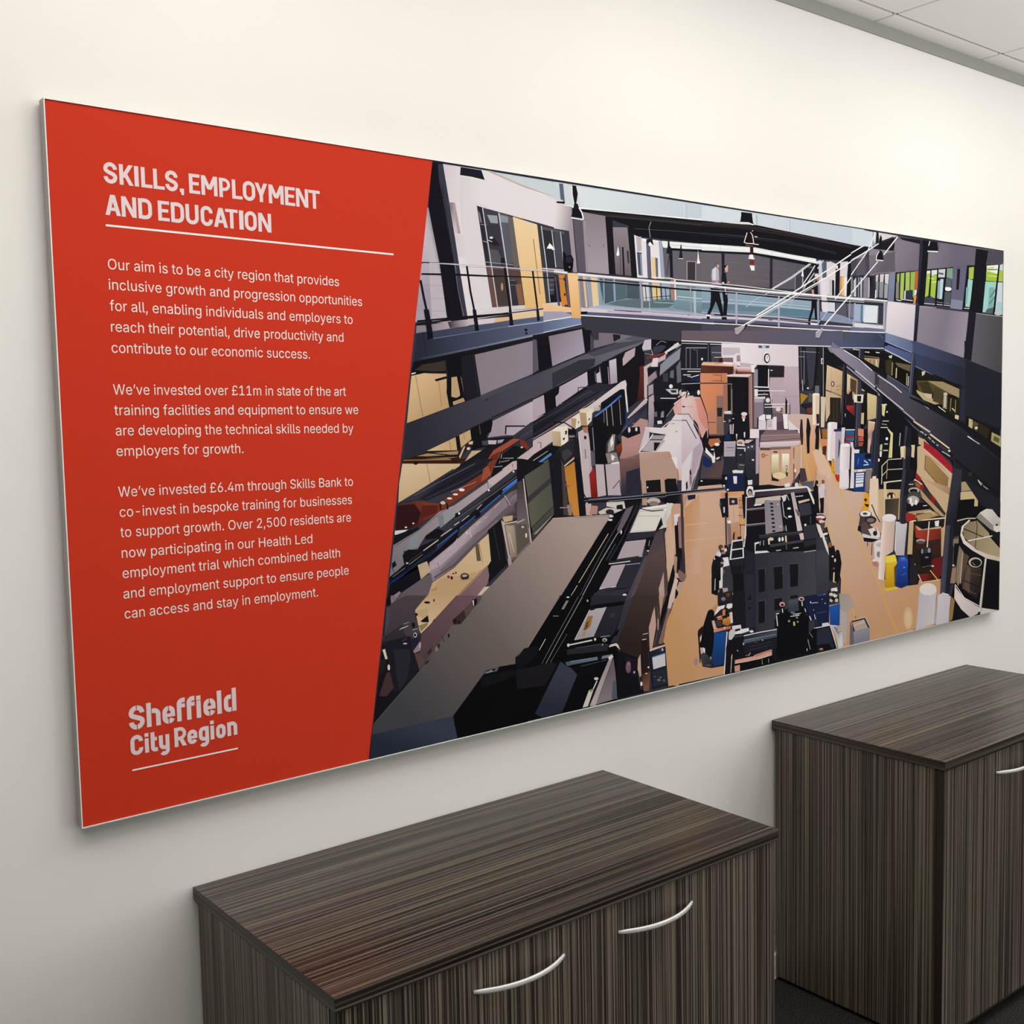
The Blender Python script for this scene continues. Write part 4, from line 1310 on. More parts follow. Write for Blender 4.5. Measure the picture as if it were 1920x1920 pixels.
0 23 22 28 2016 1230 15 0 3 2 -18 0
3 2031 1230 0 -25 3 0 0 27
0 21 20 26 2345 1332 204 129 14 -128 -39 -65 -28 -23 27 -31 -44 -7 10 -77 -127 -11
0 18 17 24 2399 1403 123 61 26 -7 -22 -27 -123 -57
0 63 95 174 2359 1336 85 45 -7 6 -84 -44
3 2444 1381 86 51 -7 7 -86 -52
0 127 158 216 2368 1342 52 26 -2 2 -53 -26
3 2420 1368 75 45 -2 3 -75 -46
0 26 25 32 2401 1394 128 60 -4 5 -129 -61
0 165 155 152 2427 1377 6 -81 6 1 -7 80
3 2459 1395 12 -99 4 0 -11 100
0 106 104 112 2411 1362 4 -84 5 0 -4 84
0 138 132 136 2511 1418 8 -119 5 0 -9 119
0 42 74 144 2553 1380 1 -78 5 0 -2 78
0 214 202 204 2349 1406 34 -5 -31 -10
1 214 202 204 181 164 159 2378 1400 10 -31 -5 32 13 -1 -5 -30 -13 -4 -22 -2 -4 27
0 181 164 159 2391 1371 -1 -3 -13 -2
0 26 24 26 2383 1392 9 -4 -4 -9
0 227 211 191 2265 1371 40 10 41 -6 -41 -20 -41 4
0 183 155 120 2259 1359 46 -2 4 -58 -38 2
0 233 223 208 2305 1357 39 18 -7 -54 -28 -22
0 23 22 26 2317 1331 13 3 -8 -13
0 183 155 120 2213 1334 31 -1 -7 -48 -22 15
0 235 225 212 2218 1334 46 22 7 -57 -34 -14 7 48
0 26 24 26 2253 1322 8 -4 -5 -11
0 201 178 145 2098 1279 32 -2 -30 -31
1 201 178 145 179 156 124 2108 1254 38 -37 -16 60 18 -1 3 -55 -11 -10 -38 5 -2 30
0 179 156 124 2151 1221 0 -12 -11 2
0 237 228 214 2098 1280 31 18 61 3 4 -67 -43 -25 -3 67
0 23 22 26 2159 1246 18 3 -10 -14
0 28 27 30 2175 1279 12 1 -2 -16 -8 -4
0 21 20 26 2109 1316 63 -3 2 5 -64 3
3 2172 1313 44 -22 4 4 -46 23
3 2216 1291 24 -15 4 3 -24 16
3 2193 1290 49 -13 -5 -33 -40 1
0 181 181 192 2197 1255 35 1 0 2 -35 -1
3 2197 1249 35 1 0 3 -35 -1
0 42 42 50 2076 1145 75 68 36 14 -110 -93
1 42 42 50 28 27 34 2131 1180 97 -116 -42 162 10 4 56 21 20 -150 -55 -45 -138 6 -2 73
0 28 27 34 2272 1102 6 -49 -62 3
0 63 61 64 2156 1187 35 13 29 -23 -61 -42
0 92 91 80 1985 1120 87 36 13 -77 -54 -14 -47 2
0 30 29 34 2072 1160 74 34 17 -136 -79 4
0 90 134 204 1989 1122 43 21 -7 8 -44 -20
3 2032 1143 64 32 -8 9 -63 -33
0 20 19 26 2016 1130 19 11 -4 5 -20 -11
0 186 176 168 1987 1151 87 41 -2 2 -87 -40
0 184 112 58 2205 1129 19 11 1 -3
1 184 112 58 201 136 64 2189 1122 24 -57 -44 43 38 22 18 7 6 -64 -39 -16 -19 1
0 201 136 64 2231 1073 2 -18 -41 2
0 205 180 164 2167 1117 66 38 -6 6 -66 -39
0 168 138 128 2177 1118 15 -15 3 1 -14 16
0 31 30 38 2227 1252 35 -16 16 -183 -51 2
0 201 185 192 2252 1270 57 25 9 -42 -63 -6
1 201 185 192 184 169 174 2282 1250 17 -189 19 192 10 -42 8 -106 -9 -41 -50 -5 -22 189
0 184 169 174 2327 1064 -3 -14 -46 3 -1 7
0 232 223 226 2255 1251 27 -199 3 0 -26 199
0 176 122 88 2278 1292 36 3 -3 -30 -23 4
2 42 26 26 2296 1246 8 0 0 -9
0 90 74 80 2292 1193 4 -56 4 0 -4 57
0 23 22 28 2314 1295 31 7 -2 -114 -16 -3
0 154 152 160 2340 1290 12 -155 5 0 -13 156
0 90 90 102 2327 1177 26 11 4 -69 -26 -6
0 18 17 24 2345 1324 83 -16 8 -153 -22 -38 -57 2
0 74 68 72 2427 1216 10 13 20 -60 -31 1
1 74 68 72 42 40 44 2437 1227 54 18 -54 -16 28 32 23 -6 7 -21 -6 -66 -32 1
0 42 40 44 2487 1255 9 -2 -1 -20
0 165 154 152 2440 1216 24 38 19 3 -9 -73 -38 -10
0 238 234 234 2453 1231 14 19 5 -35 -17 -19
0 143 132 136 2420 1170 70 2 15 -39 -70 -9
0 236 232 234 2457 1165 24 -12 -14 -19 -10 8
0 138 58 32 2500 1204 23 13 0 -7
1 138 58 32 106 42 28 2506 1206 10 -39 -26 32 10 6 23 6 2 -32 -26 -16 -4 -1
0 106 42 28 2499 1163 -4 -3 0 2
0 185 143 138 2523 1245 127 83 51 -9 -8 -117 -167 3
1 185 143 138 141 95 88 2571 1204 -2 -156 124 154 0 -1 -56 -34 4 -83 -126 -10 -4 74 16 34 -1 23
0 138 106 102 2510 1136 92 18 -86 -76
1 138 106 102 61 58 74 2570 1126 54 -61 -23 89 47 9 -1 -78 -55 -48 -72 4 -4 38
0 61 58 74 2647 1086 -1 -51 -54 2
0 45 43 58 2558 1039 28 48 50 25 10 -77
0 23 22 28 2562 1286 82 3 5 -32 -83 -21 -43 16
2 216 212 208 2575 1275 8 0 0 -13
2 216 212 208 2622 1277 8 0 0 -10
0 195 178 182 2563 1329 128 85 5 -12 -123 -73
0 74 74 102 2524 1276 17 13 3 -3
1 74 74 102 42 42 60 2545 1283 112 84 -116 -78 111 84 12 -15 -97 -60 -24 -12
0 42 42 60 2651 1373 28 21 11 -19 -27 -17
0 128 136 176 2530 1267 33 26 -2 2 -33 -26
0 42 69 144 2536 1282 55 34 -3 3 -55 -34
0 160 160 176 2595 1304 151 0 0 2 -151 0
0 200 186 189 2367 1117 47 2 4 -73 -42 2
0 203 186 192 2419 1117 24 4 -21 -24
1 203 186 192 185 169 178 2435 1112 68 -61 -60 70 62 10 7 -70 -17 -19 -66 3 -7 52
0 185 169 178 2512 1061 2 -20 -19 1
0 26 25 32 2411 1113 14 4 4 -72 -8 1
1 154 42 40 112 26 28 2320 1098 30 -39 -33 20 26 26 8 -46 -12 -9 -20 1
0 112 26 28 2351 1059 2 -10 -15 1
0 29 28 36 2743 1508 192 66 83 2 -2 -179 -131 0 -82 -99 -63 1 8 138
0 159 160 168 2929 1561 89 1 0 3 -89 -1
0 141 140 150 2969 1664 11 -89 4 0 -11 89
3 2993 1664 11 -89 4 1 -11 88
0 106 104 116 2858 1553 24 5 -1 -40 -29 3
3 2899 1574 30 32 5 -104 -30 -8
0 63 61 72 2806 1541 35 0 -1 -40 -34 0
0 238 240 244 2970 1550 48 3 0 5 -48 -3
3 2951 1532 66 -11 1 4 -65 11
0 201 201 208 2822 1465 88 1 -1 -25 -46 0
0 42 42 51 2857 1461 41 0 0 -12 -35 0
0 216 216 220 2787 1420 110 -1 0 4 -110 1
2 232 232 234 2860 1479 13 0 0 -10
2 192 184 188 2945 1449 30 0 0 -16
2 26 25 32 2969 1482 48 0 0 -10
0 201 168 168 2912 1423 72 40 -6 5 -72 -40
0 233 228 228 2881 1392 53 28 -3 3 -53 -28
0 216 164 156 2885 1393 78 52 57 0 -1 -73 -134 -27 -12 28
0 122 74 74 2923 1404 42 36 -4 2 -42 -36
0 74 52 56 2947 1404 36 36 -5 3 -36 -37
0 184 168 172 2828 1333 71 63 -3 2 -71 -64
0 21 20 26 2739 1406 141 7 -54 -79 -23 -24 -57 48
0 138 136 144 2792 1358 17 4 0 -32 -23 0
0 227 220 223 2763 1314 31 2 3 -16 -32 -1
0 111 101 112 2741 1358 22 0 0 -24 -23 1
0 217 167 158 2873 1373 10 8 -5 -20
1 217 167 158 220 179 170 2885 1393 89 -21 -92 8 81 65 28 0 -24 -101 -82 1 -7 17
0 220 179 170 2991 1445 29 0 -3 -212 -44 78 19 33 -25 0
0 227 217 221 2683 1284 108 -6 35 8 65 59 101 -1 26 -29 -1 -123 -106 -123 -64 97 -92 1 64 81 -102 12
0 44 36 40 2905 1343 86 0 1 2 -87 1
3 2991 1343 26 -25 3 2 -28 25
0 90 74 80 2820 1317 152 -6 2 2 -154 6
3 2972 1311 44 -66 3 1 -45 67
0 138 122 128 2827 1285 23 28 -2 1 -24 -28
0 106 90 96 2858 1298 26 0 0 3 -26 -1
0 211 200 208 2683 1284 28 -4 -5 -48 -64 -61 -4 0
0 242 236 238 2680 1283 112 -7 -2 4 -109 6
3 2792 1276 59 34 -3 2 -58 -32
0 185 172 179 2710 1224 109 -4 -64 -53 -101 7
0 169 156 165 2733 1248 87 -2 -15 -21 -95 3
0 42 38 48 2733 1246 87 -2 0 3 -87 2
0 26 25 32 2739 1212 45 -2 -35 -38 -11 1
0 240 234 236 2639 1166 68 57 -4 3 -68 -57
3 2707 1223 29 27 -5 3 -28 -27
3 2637 1166 210 -1 0 3 -210 1
0 230 218 222 2847 1166 19 -27 -4 -4
1 230 218 222 220 198 202 2882 1155 59 -63 -76 48 46 -67 54 96 52 72 0 -80 -116 -107 -39 82
1 220 198 202 210 179 180 2941 1092 59 -64 17 134 -2 -120 -26 -24 -73 4 -16 33
0 210 179 180 3015 1043 0 -26 -27 1
0 228 218 223 2930 1228 -47 -24 -29 -29
1 228 218 223 217 204 210 2883 1196 58 -84 -94 56 55 -83 31 22 38 62 46 72 1 33 -91 -47 -72 -50
0 217 204 210 2901 1085 10 -14 23 37
0 194 157 143 2638 1167 85 0 -83 -38
1 194 157 143 176 138 125 2709 1161 55 -122 -42 128 125 -1 45 -69 -148 -67 -98 5 -6 95
0 176 138 125 2892 1097 19 -28 5 -47 -173 8
0 232 220 220 2846 1166 63 -97 3 1 -63 97
3 2909 1069 5 -47 3 0 -5 48
2 26 24 28 2896 1260 4 0 0 -3
0 36 31 36 2982 1049 9 29 9 -29 -7 -12
0 138 130 136 2985 1037 12 -1 6 -18 -15 0
0 23 22 28 2808 1030 81 1 3 -8 -84 4
0 33 32 42 2937 1696 300 0 -1 -104 -163 -158 -139 0
0 169 169 178 2967 1664 151 4 0 4 -151 -4
0 127 126 136 2968 1664 -2 -96 4 0 2 97
3 2997 1669 -1 -101 4 0 1 101
3 3020 1657 29 0 3 2 -32 0
3 3049 1657 -1 -84 3 0 1 86
3 3129 1693 -1 -103 3 1 1 102
0 208 210 216 3143 1687 87 1 0 4 -87 -1
0 192 194 202 2937 1686 187 1 0 4 -187 -2
0 69 67 79 3149 1677 81 7 -1 -84 -75 -5
0 141 140 152 3155 1646 71 0 1 5 -72 0
0 184 185 192 2936 1561 138 2 0 4 -138 -2
0 216 218 222 2977 1550 97 1 0 4 -97 -1
0 232 232 234 2947 1533 54 1 0 3 -54 0
3 2977 1526 24 0 0 3 -24 0
0 26 42 82 3007 1524 63 0 0 -20 -69 3
0 233 237 242 3002 1522 60 12 -1 4 -61 -13
2 233 233 234 3084 1614 7 0 0 -7
0 23 22 29 2935 1507 135 -7 0 -50 -135 41
0 192 188 192 2935 1489 135 5 0 3 -135 -5
2 21 20 26 3012 1471 55 0 0 -16
2 229 229 232 3057 1450 10 0 0 -12
0 220 216 218 2934 1450 42 8 18 -16 -60 -28
0 42 40 48 2938 1464 33 -15 10 3 -38 17
3 2971 1449 -18 -47 9 -1 19 51
0 192 106 96 2936 1424 36 20 -4 4 -36 -20
0 106 93 104 2938 1748 252 9 0 -57 -253 2
1 106 93 104 88 90 112 3187 1732 892 2 -892 23 892 31 0 -82 -221 -3 -634 -3 -37 0
0 88 90 112 4076 1788 176 6 1 -85 -177 -3
0 240 238 242 2937 1697 299 1 1 5 -299 -1
3 3236 1698 274 -1 0 5 -273 1
3 3510 1697 348 1 0 5 -348 -1
3 3858 1698 395 6 0 5 -395 -6
0 233 226 232 3230 1696 153 1 -22 -112 -132 15
1 233 226 232 220 207 216 3378 1679 408 -78 -405 96 424 3 -21 -112 -51 -1 -4 5 -220 1 -26 -22 -123 14
0 220 207 216 3803 1700 48 0 3 -111 -72 -1
0 200 188 200 3236 1675 135 2 0 -36 -135 -7
0 77 86 112 3517 1693 91 1 -3 -13 -85 -2
0 185 196 212 3544 1692 33 0 0 -11 -27 -1
2 213 204 210 3577 1633 31 1 0 -36
2 242 238 242 3581 1633 23 0 0 -32
2 26 25 32 3587 1628 25 0 0 -26
2 236 234 238 3590 1628 16 0 0 -19
0 26 25 32 3590 1626 3 15 -4 1 -3 -16
0 195 177 187 3733 1587 121 2 2 -34 -125 1
1 195 177 187 179 159 171 3715 1556 0 -197 141 197 8 -198 -231 1 -29 109 7 61 118 1 2 26
0 179 159 171 3864 1359 1 -24 -227 2 -6 22
0 187 168 180 3611 1529 118 1 0 -105 -118 4
0 168 146 160 3611 1430 243 -2 0 2 -243 2
0 20 19 26 3513 1590 85 0 -1 -109 -85 0
0 42 34 40 3604 1585 125 2 0 -52 -118 1
0 232 224 228 3597 1572 -2 -99 8 0 2 99
2 232 224 228 3625 1566 10 0 0 -3
0 151 144 158 3483 1569 30 0 -1 -88 -30 0
0 26 25 32 3482 1481 122 0 0 -47 -95 -5
0 241 234 238 3482 1476 122 -2 0 6 -122 2
0 233 223 228 3482 1457 258 0 0 4 -258 1
3 3509 1438 88 0 0 4 -88 0
0 234 228 232 3485 1468 27 0 0 -39 -27 0
0 194 181 186 3371 1603 112 -7 0 -34 -7 -8 -99 11
0 35 34 43 3854 1696 226 1 16 -365 -135 11 -89 46 -14 80
0 59 58 70 3916 1693 89 2 7 -198 -66 -37
0 169 169 178 3865 1668 169 -1 1 3 -170 1
3 3858 1641 51 -1 0 3 -51 1
0 141 140 150 3899 1675 0 -179 5 0 0 179
0 109 108 120 3870 1692 7 -196 5 0 -7 196
0 224 224 226 3885 1518 3 -58 5 0 -4 58
2 220 220 224 3935 1474 9 0 0 -5
0 58 58 66 3872 1460 118 0 0 -63 -118 -8
0 168 132 44 3869 1447 69 -14 -66 -49
0 90 90 94 3946 1451 29 -9 -7 -45 -30 5
0 106 58 48 3924 1366 51 4 0 -36 -51 5
0 22 21 27 4012 1696 22 0 -29 -218 -22 -4
0 23 22 28 4080 1702 45 -26 0 -78 -52 -256 -23 0 15 264
0 216 212 208 4053 1638 23 0 0 -32 -23 0
0 42 42 48 4061 1631 11 0 0 -20 -11 0
0 168 162 156 4069 1697 1 -319 6 0 -1 319
0 217 191 160 4106 1602 77 -18 -78 0
1 217 191 160 199 171 138 4156 1585 1 -138 23 138 73 -17 1 -121 -80 0 -79 18 10 120
0 199 171 138 4254 1448 0 -20 -83 19
0 23 22 28 4125 1680 128 -80 0 -28 -143 35
0 58 58 68 4156 1640 97 -35 0 -24 -97 27
0 134 130 142 4110 1703 143 3 0 -97 -128 71
0 203 180 151 4095 1461 159 -33 1 -163 -20 0 -1 154 -100 5 0 -111 -38 -27
0 90 74 58 4095 1464 158 -35 2 3 -159 35
0 45 40 32 4134 1424 100 -3 1 -156 -93 11 -46 10 38 46
0 106 95 80 4149 1407 62 0 0 5 -62 1
0 106 96 80 4155 1401 -3 -116 3 0 4 116
3 4194 1405 0 -125 4 0 0 125
0 90 74 88 4149 1516 31 -2 -4 -21 -16 -19 -15 23
0 176 160 144 4156 1509 16 -1 -2 -10 -9 -10
0 160 138 120 4187 1496 31 -4 1 3 -31 4
3 4191 1478 27 -5 1 3 -27 5
0 207 138 106 3071 1545 135 1 -136 -30
1 207 138 106 192 130 102 3123 1529 59 -270 19 287 72 1 2 -189 -29 -16 -4 -70 -111 -24 -10 95 -51 99 0 75
0 192 130 102 3242 1273 -3 -36 -107 -2 -1 14
0 216 143 106 3071 1543 17 0 -18 -39
1 216 143 106 201 130 95 3086 1541 161 -74 -160 76 186 4 0 -23 -12 -27 -191 -2 0 11
0 201 130 95 3273 1526 0 -29 -13 0
0 220 142 102 3070 1487 22 0 -17 -50
1 220 142 102 207 132 96 3091 1487 124 -41 -124 41 128 1 -2 -38 -9 -27 -87 -80 -45 91 -1 4
0 207 132 96 3217 1452 -2 -22 -8 -8
0 138 74 52 3163 1536 59 -2 1 4 -60 1
3 3156 1507 85 -2 0 4 -84 1
0 106 58 46 3227 1542 -4 -33 5 0 3 33
0 95 51 40 3077 1584 4 0 -4 -35 -6 0
1 95 51 40 67 36 30 3080 1582 232 -30 -232 32 232 -1 2 -13 -3 -23 -235 2
0 67 36 30 3314 1574 4 -27 -8 0
0 231 183 158 3080 1590 13 10 219 0 7 -19 -239 3
0 240 232 234 3242 1603 70 -1 0 -13 -70 3
0 216 160 136 3173 1595 38 5 -1 -10 -37 -1
0 42 29 32 3211 1625 25 5 6 -29 -31 -3
0 125 106 112 3236 1623 83 4 0 -25 -77 1
0 232 200 192 3173 1623 146 2 0 3 -146 -2
2 233 226 232 3351 1624 33 1 0 -25
0 160 143 152 3345 1636 26 5 6 -34 -32 0
0 200 143 132 3343 1560 -5 -25 -13 0 -3 26
1 200 143 132 228 202 200 3338 1560 0 26 11 0 -6 -26 -21 0 -2 26
0 228 202 200 3319 1602 32 -8 -2 -9 -29 1
1 239 223 226 168 90 76 3403 1582 0 -29 -59 28 112 -2 6 -26 -111 3
0 122 52 40 3344 1556 112 -3 0 -8 -112 3
0 227 207 210 3318 1543 158 2 0 -17 -203 2 -6 8
0 236 232 234 3456 1592 27 0 3 -38 -24 -1
0 21 20 26 3276 1526 163 2 -1 -188 -63 0 -65 5 -35 13
0 95 80 72 3302 1493 10 0 5 -161 -16 1
0 154 148 136 3309 1467 -1 -126 5 0 1 126
0 44 37 40 3070 1493 235 1 0 5 -235 -1
0 168 154 152 3273 1491 38 1 1 2 -39 0
0 160 122 112 3439 1532 3 1 1 -275 -5 0
1 160 122 112 111 90 92 3442 1468 40 0 -40 65 40 20 1 -292 -40 -3
0 111 90 92 3482 1553 0 1 2 -293 -2 0
0 192 160 152 3456 1545 1 -283 5 0 0 283
0 58 42 44 3470 1549 2 -287 5 0 -2 287
0 160 112 94 3241 1492 32 1 2 -135 -35 1
0 150 114 94 3190 1434 51 0 0 -1 -51 -9
1 150 114 94 127 102 96 3196 1426 31 -168 14 176 -1 -92 4 -81 -55 -10 1 173
0 127 102 96 3244 1262 1 -25 -56 9 0 6
0 141 111 106 3190 1432 51 0 -7 -57 -44 1
0 42 37 40 3193 1374 41 -1 -4 -44 -34 1
0 42 32 34 3120 1300 63 -1 0 3 -63 1
0 106 84 80 3132 1243 101 -2 0 -17 -101 11
0 223 196 196 2934 1418 50 9 -28 -82 -23 0
1 223 196 196 217 164 156 2969 1385 121 -42 -106 84 16 3 69 -4 30 -55 -38 -109 -14 33 -60 50 -32 0
0 217 164 156 3099 1371 16 -28 11 -75 -37 -48 -13 8 -15 34
0 220 154 138 3030 1418 20 2 -14 -24
1 220 154 138 208 140 124 3029 1385 73 -42 -53 77 20 2 39 -68 -31 -56 -18 21 -23 78
0 208 140 124 3108 1354 7 -11 5 -70 -18 -4 -26 30
0 168 116 108 2945 1381 72 -3 0 2 -72 2
2 74 48 56 2948 1381 11 0 0 -4
0 58 42 48 2933 1344 53 -1 2 3 -55 0
3 2986 1343 53 -69 3 1 -54 71
3 3039 1274 42 -55 3 1 -42 55
0 220 207 214 2933 1341 51 0 26 -38 -77 1
1 220 207 214 205 187 196 2998 1304 -2 -164 13 163 67 -96 12 -37 -10 -31 -147 2 2 163
0 205 187 196 3078 1140 -22 -64 -43 -60 -19 -51 -66 4 3 172
0 42 32 40 2933 1313 31 -1 3 4 -34 1
3 2964 1312 73 -92 5 2 -75 94
0 184 164 172 2982 1340 74 -79 4 1 -75 79
3 3056 1261 9 -82 4 0 -9 83
0 183 164 180 3015 1172 55 32 12 -38 -56 -110 -31 -39
0 224 213 220 2930 1093 79 75 -39 -201 -42 2
0 23 22 28 3083 1224 31 41 9 -46 -35 -57
0 216 200 200 3118 1264 2 -62 5 0 -3 62
0 168 144 152 3086 1170 -44 -106 5 -1 44 106
3 3042 1064 -38 -89 5 -1 38 89
0 21 20 26 3092 1220 -8 -41 8 -1 8 41
0 36 31 36 2986 1062 10 16 5 -29 -12 -11
0 125 117 126 2986 1038 15 3 3 -37 -12 -20
0 23 22 28 2959 1006 12 12 2 -37 -12 -14
3 3126 1235 151 -3 33 109 131 -1 6 -112 -33 -47 -79 20 -90 -2 -13 -67 -51 2 -93 28
0 184 111 72 3132 1218 75 3 13 -22 -76 -22 -18 21
0 216 216 218 3246 1354 52 4 6 -17 -51 1
0 42 42 52 3253 1337 51 0 0 -30 -52 -3
0 232 232 234 3240 1302 19 0 0 3 -19 1
3 3310 1316 26 0 0 3 -26 0
2 230 216 212 3402 1340 24 0 0 -10
2 216 168 160 3398 1323 16 0 0 -9
2 240 240 240 3398 1310 9 0 0 -8
2 122 122 128 3288 1307 10 0 0 -8
0 176 164 172 3287 1286 17 4 2 -50 -16 0
0 232 224 228 3313 1290 -3 -50 6 -1 4 51
0 23 22 28 3316 1340 38 -103 16 2 -39 103
0 26 42 80 3252 1237 38 -1 7 -26 -52 -7
0 216 208 204 3336 1239 13 0 -7 -34
0 235 228 224 3398 1246 13 2 -3 -28 -7 0
2 216 192 184 3374 1195 33 -1 0 -15
2 160 106 88 3368 1191 20 -1 0 -8
0 237 233 232 3342 1188 65 -6 0 -7 -59 4
0 220 195 192 3411 1207 16 0 -4 -17 -16 0
1 220 195 192 200 176 176 3427 1207 34 -10 -34 10 36 -1 -5 -17 -36 1
0 200 176 176 3463 1206 24 -1 0 -17 -29 1
0 236 223 228 3448 1262 73 -1 0 -48 -74 2
0 226 212 218 3522 1304 61 -1 0 -48 -62 1
0 240 234 238 3525 1336 51 0 0 -33 -54 3
0 179 169 182 3245 1201 90 0 -7 -77 -85 3
0 106 98 112 3264 1169 58 -2 0 4 -58 2
0 122 114 128 3251 1156 71 -3 0 2 -71 2
0 232 226 232 3243 1200 92 -2 0 3 -92 1
0 36 36 44 3238 1127 97 -3 6 -34 139 -6 7 126 -73 -29 0 -21 -72 2 -1 -34 -6 -4
0 42 43 51 3238 1127 97 -3 6 -77 -110 0
0 51 52 63 3411 1181 76 3 2 -20 -80 -23
1 51 52 63 37 38 47 3427 1147 46 -154 15 172 9 -129 17 -18 1 -12 -83 -25 -13 15 -12 87 2 58
0 37 38 47 3515 1007 5 -59 -61 3 -27 31
0 69 69 79 3411 1181 76 3 0 -31 -77 1
2 208 208 212 3464 1171 8 0 0 -5
2 208 208 212 3434 1168 7 0 0 -4
0 43 43 51 3345 1162 59 -2 -1 -73 -59 3
0 230 230 234 3345 1164 58 -3 8 5 -66 3
3 3403 1161 -1 -13 8 -1 1 19
2 141 141 148 3374 1131 9 0 0 -4
0 224 224 226 3463 1107 17 -3 0 -7 -17 1
0 58 58 66 3341 1090 66 -3 -4 -47 -56 7
0 154 154 160 3360 1078 40 -4 0 5 -39 3
0 74 68 80 3088 1162 144 -30 12 -26 -20 -92 -162 8
1 79 64 70 93 74 78 3118 1094 62 -65 1 88 63 -11 -4 -21 -72 -68 -106 5
0 93 74 78 3240 1086 -16 -72 -57 3
0 28 42 85 3088 1137 49 -19 25 -21 -25 -20 -31 1 -25 18
0 236 232 232 3107 1178 18 -18 44 -34 6 -26 -19 -3 -6 25 -47 31
0 240 238 238 3144 1168 63 2 6 -8 -44 -3 -7 -58 13 8 6 50 -37 5
2 238 230 226 3191 1190 19 -1 0 -8
0 26 24 28 3163 1184 63 -10 -7 -67 -38 1
0 216 207 204 3181 1121 25 7 7 -8 -26 -8
0 26 24 28 3068 1020 157 1 -1 2 -156 -1
0 21 20 26 3056 1018 168 -4 7 -30 -182 5
2 232 232 232 3074 1011 9 0 0 -3
0 217 174 146 3049 985 175 2 7 -16 -188 2
0 216 192 180 3043 973 187 -4 0 -17 -193 11
0 27 39 72 3237 1026 163 14 33 -58 -1 -41 -189 11
0 42 45 58 3225 1048 116 -1 59 -16 -156 -9
0 232 230 230 3308 1053 26 3 59 -11 -6 -9 -72 4
0 240 238 240 3318 1022 16 2 10 -41 -26 5
0 23 22 28 3231 1035 51 -7 0 -25 -45 -7
2 154 152 160 3253 1019 9 0 0 -8
2 176 96 80 3244 1000 10 -1 0 -5
0 217 185 160 3256 996 39 6 6 -9 -38 -6
2 240 240 240 3250 970 9 0 0 -6
2 240 240 240 3237 954 8 0 0 -4
0 20 19 25 3400 1040 33 -45 -1 -54 -19 1
0 223 221 224 3429 998 34 -2 0 -19 -34 -1
0 90 90 100 3433 988 26 -1 0 2 -26 1
2 238 238 240 3447 954 27 -1 0 -13
2 42 42 48 3447 951 17 -1 0 -9
0 182 164 184 3494 1209 27 4 -4 -182 -24 -4
0 138 125 140 3485 1425 91 0 -13 -43 -1 -44 -54 -21 0 -47 -24 -2
0 179 166 182 3488 1421 68 -3 0 -19 -68 0
0 233 224 228 3489 1429 87 0 0 -11 -88 1
0 81 64 74 3563 1408 68 8 0 -22 -68 -8
2 229 223 228 3594 1410 18 0 0 -12
0 240 232 236 3566 1386 220 1 0 4 -220 -1
3 3566 1371 163 1 0 4 -163 -1
0 224 200 204 3614 1451 7 -61 7 0 -7 61
2 160 138 152 3566 1442 10 0 0 -6
0 122 106 116 3631 1368 98 1 0 -24 -98 -1
2 230 218 218 3680 1361 21 0 0 -10
0 216 168 120 3719 1374 17 0 -3 -29 -15 0
0 22 21 26 3740 1429 17 -27 -3 -66 -14 0
0 74 58 68 3775 1393 0 -62 7 0 0 62
2 26 24 30 3773 1334 11 0 0 -6
0 109 90 102 3631 1344 84 -1 0 -90 -49 1 -35 40
0 241 238 241 3718 1336 39 0 7 -80 -35 1
0 90 68 80 3666 1297 59 0 -7 -58 -52 1
0 232 224 230 3635 1320 31 4 0 -70 -32 0
0 216 204 212 3586 1307 49 4 -1 -57 -51 1
0 138 106 116 3593 1298 31 0 0 2 -31 0
3 3593 1289 31 0 0 2 -31 0
3 3593 1280 31 0 0 3 -31 -1
3 3593 1271 31 1 0 2 -31 0
0 237 229 234 3583 1334 41 -1 0 -22 -41 1
0 230 219 226 3761 1309 90 -1 0 -58 -83 1
0 205 182 176 3757 1336 30 0 -27 -28 -3 1
1 205 182 176 217 185 160 3786 1336 145 -138 -145 138 86 -1 103 -6 1 -84 -111 -116 -14 125 -91 54
0 217 185 160 3976 1247 0 -186 -104 4 -7 65
0 125 101 109 3576 1255 246 -5 22 -10 -288 1
1 125 101 109 148 120 124 3645 1241 0 -35 199 34 28 -13 2 -22 -343 1 4 20 21 15
0 148 120 124 3874 1205 2 -19 -348 5 3 15
0 181 160 166 3535 1224 338 -1 -1 3 -337 1
0 90 70 78 3528 1194 345 9 -1 3 -344 -9
1 227 211 220 205 182 191 3645 1192 0 -30 -117 29 352 0 0 -23 -94 -6 -1 -1 -187 1 -70 3
0 205 182 191 3785 1161 -6 -8 -184 9
0 240 230 234 3843 1254 26 0 11 -23 -29 1
0 212 170 146 3521 1165 74 0 -74 -95
1 212 170 146 207 168 144 3575 1142 211 -164 -193 187 287 -1 3 -60 -118 -152 -245 9 1 110
0 207 168 144 3883 1106 4 -65 -101 -90 -22 1
0 90 74 78 3528 1163 82 -3 0 -13 -82 3
0 127 106 102 3610 1163 176 -1 0 -14 -176 1
2 58 42 44 3655 1137 21 -1 0 -4
0 160 128 112 3692 1151 3 -195 3 0 -3 195
0 184 148 128 3615 1145 3 -185 3 0 -3 185
3 3784 1149 0 -198 3 0 0 197
2 138 90 68 3555 1121 15 -1 0 -11
2 212 170 146 3555 1121 7 0 0 -6
0 138 90 68 3568 1121 28 -1 0 3 -28 1
0 246 236 208 3624 1125 59 0 0 -8 -59 0
1 246 236 208 168 154 88 3651 1117 0 -110 32 110 -4 -98 -56 -6 1 104
0 248 242 226 3711 1126 60 -2 0 -10 -60 0
1 248 242 226 184 168 96 3743 1114 0 -111 28 111 -3 -99 -57 3 0 96
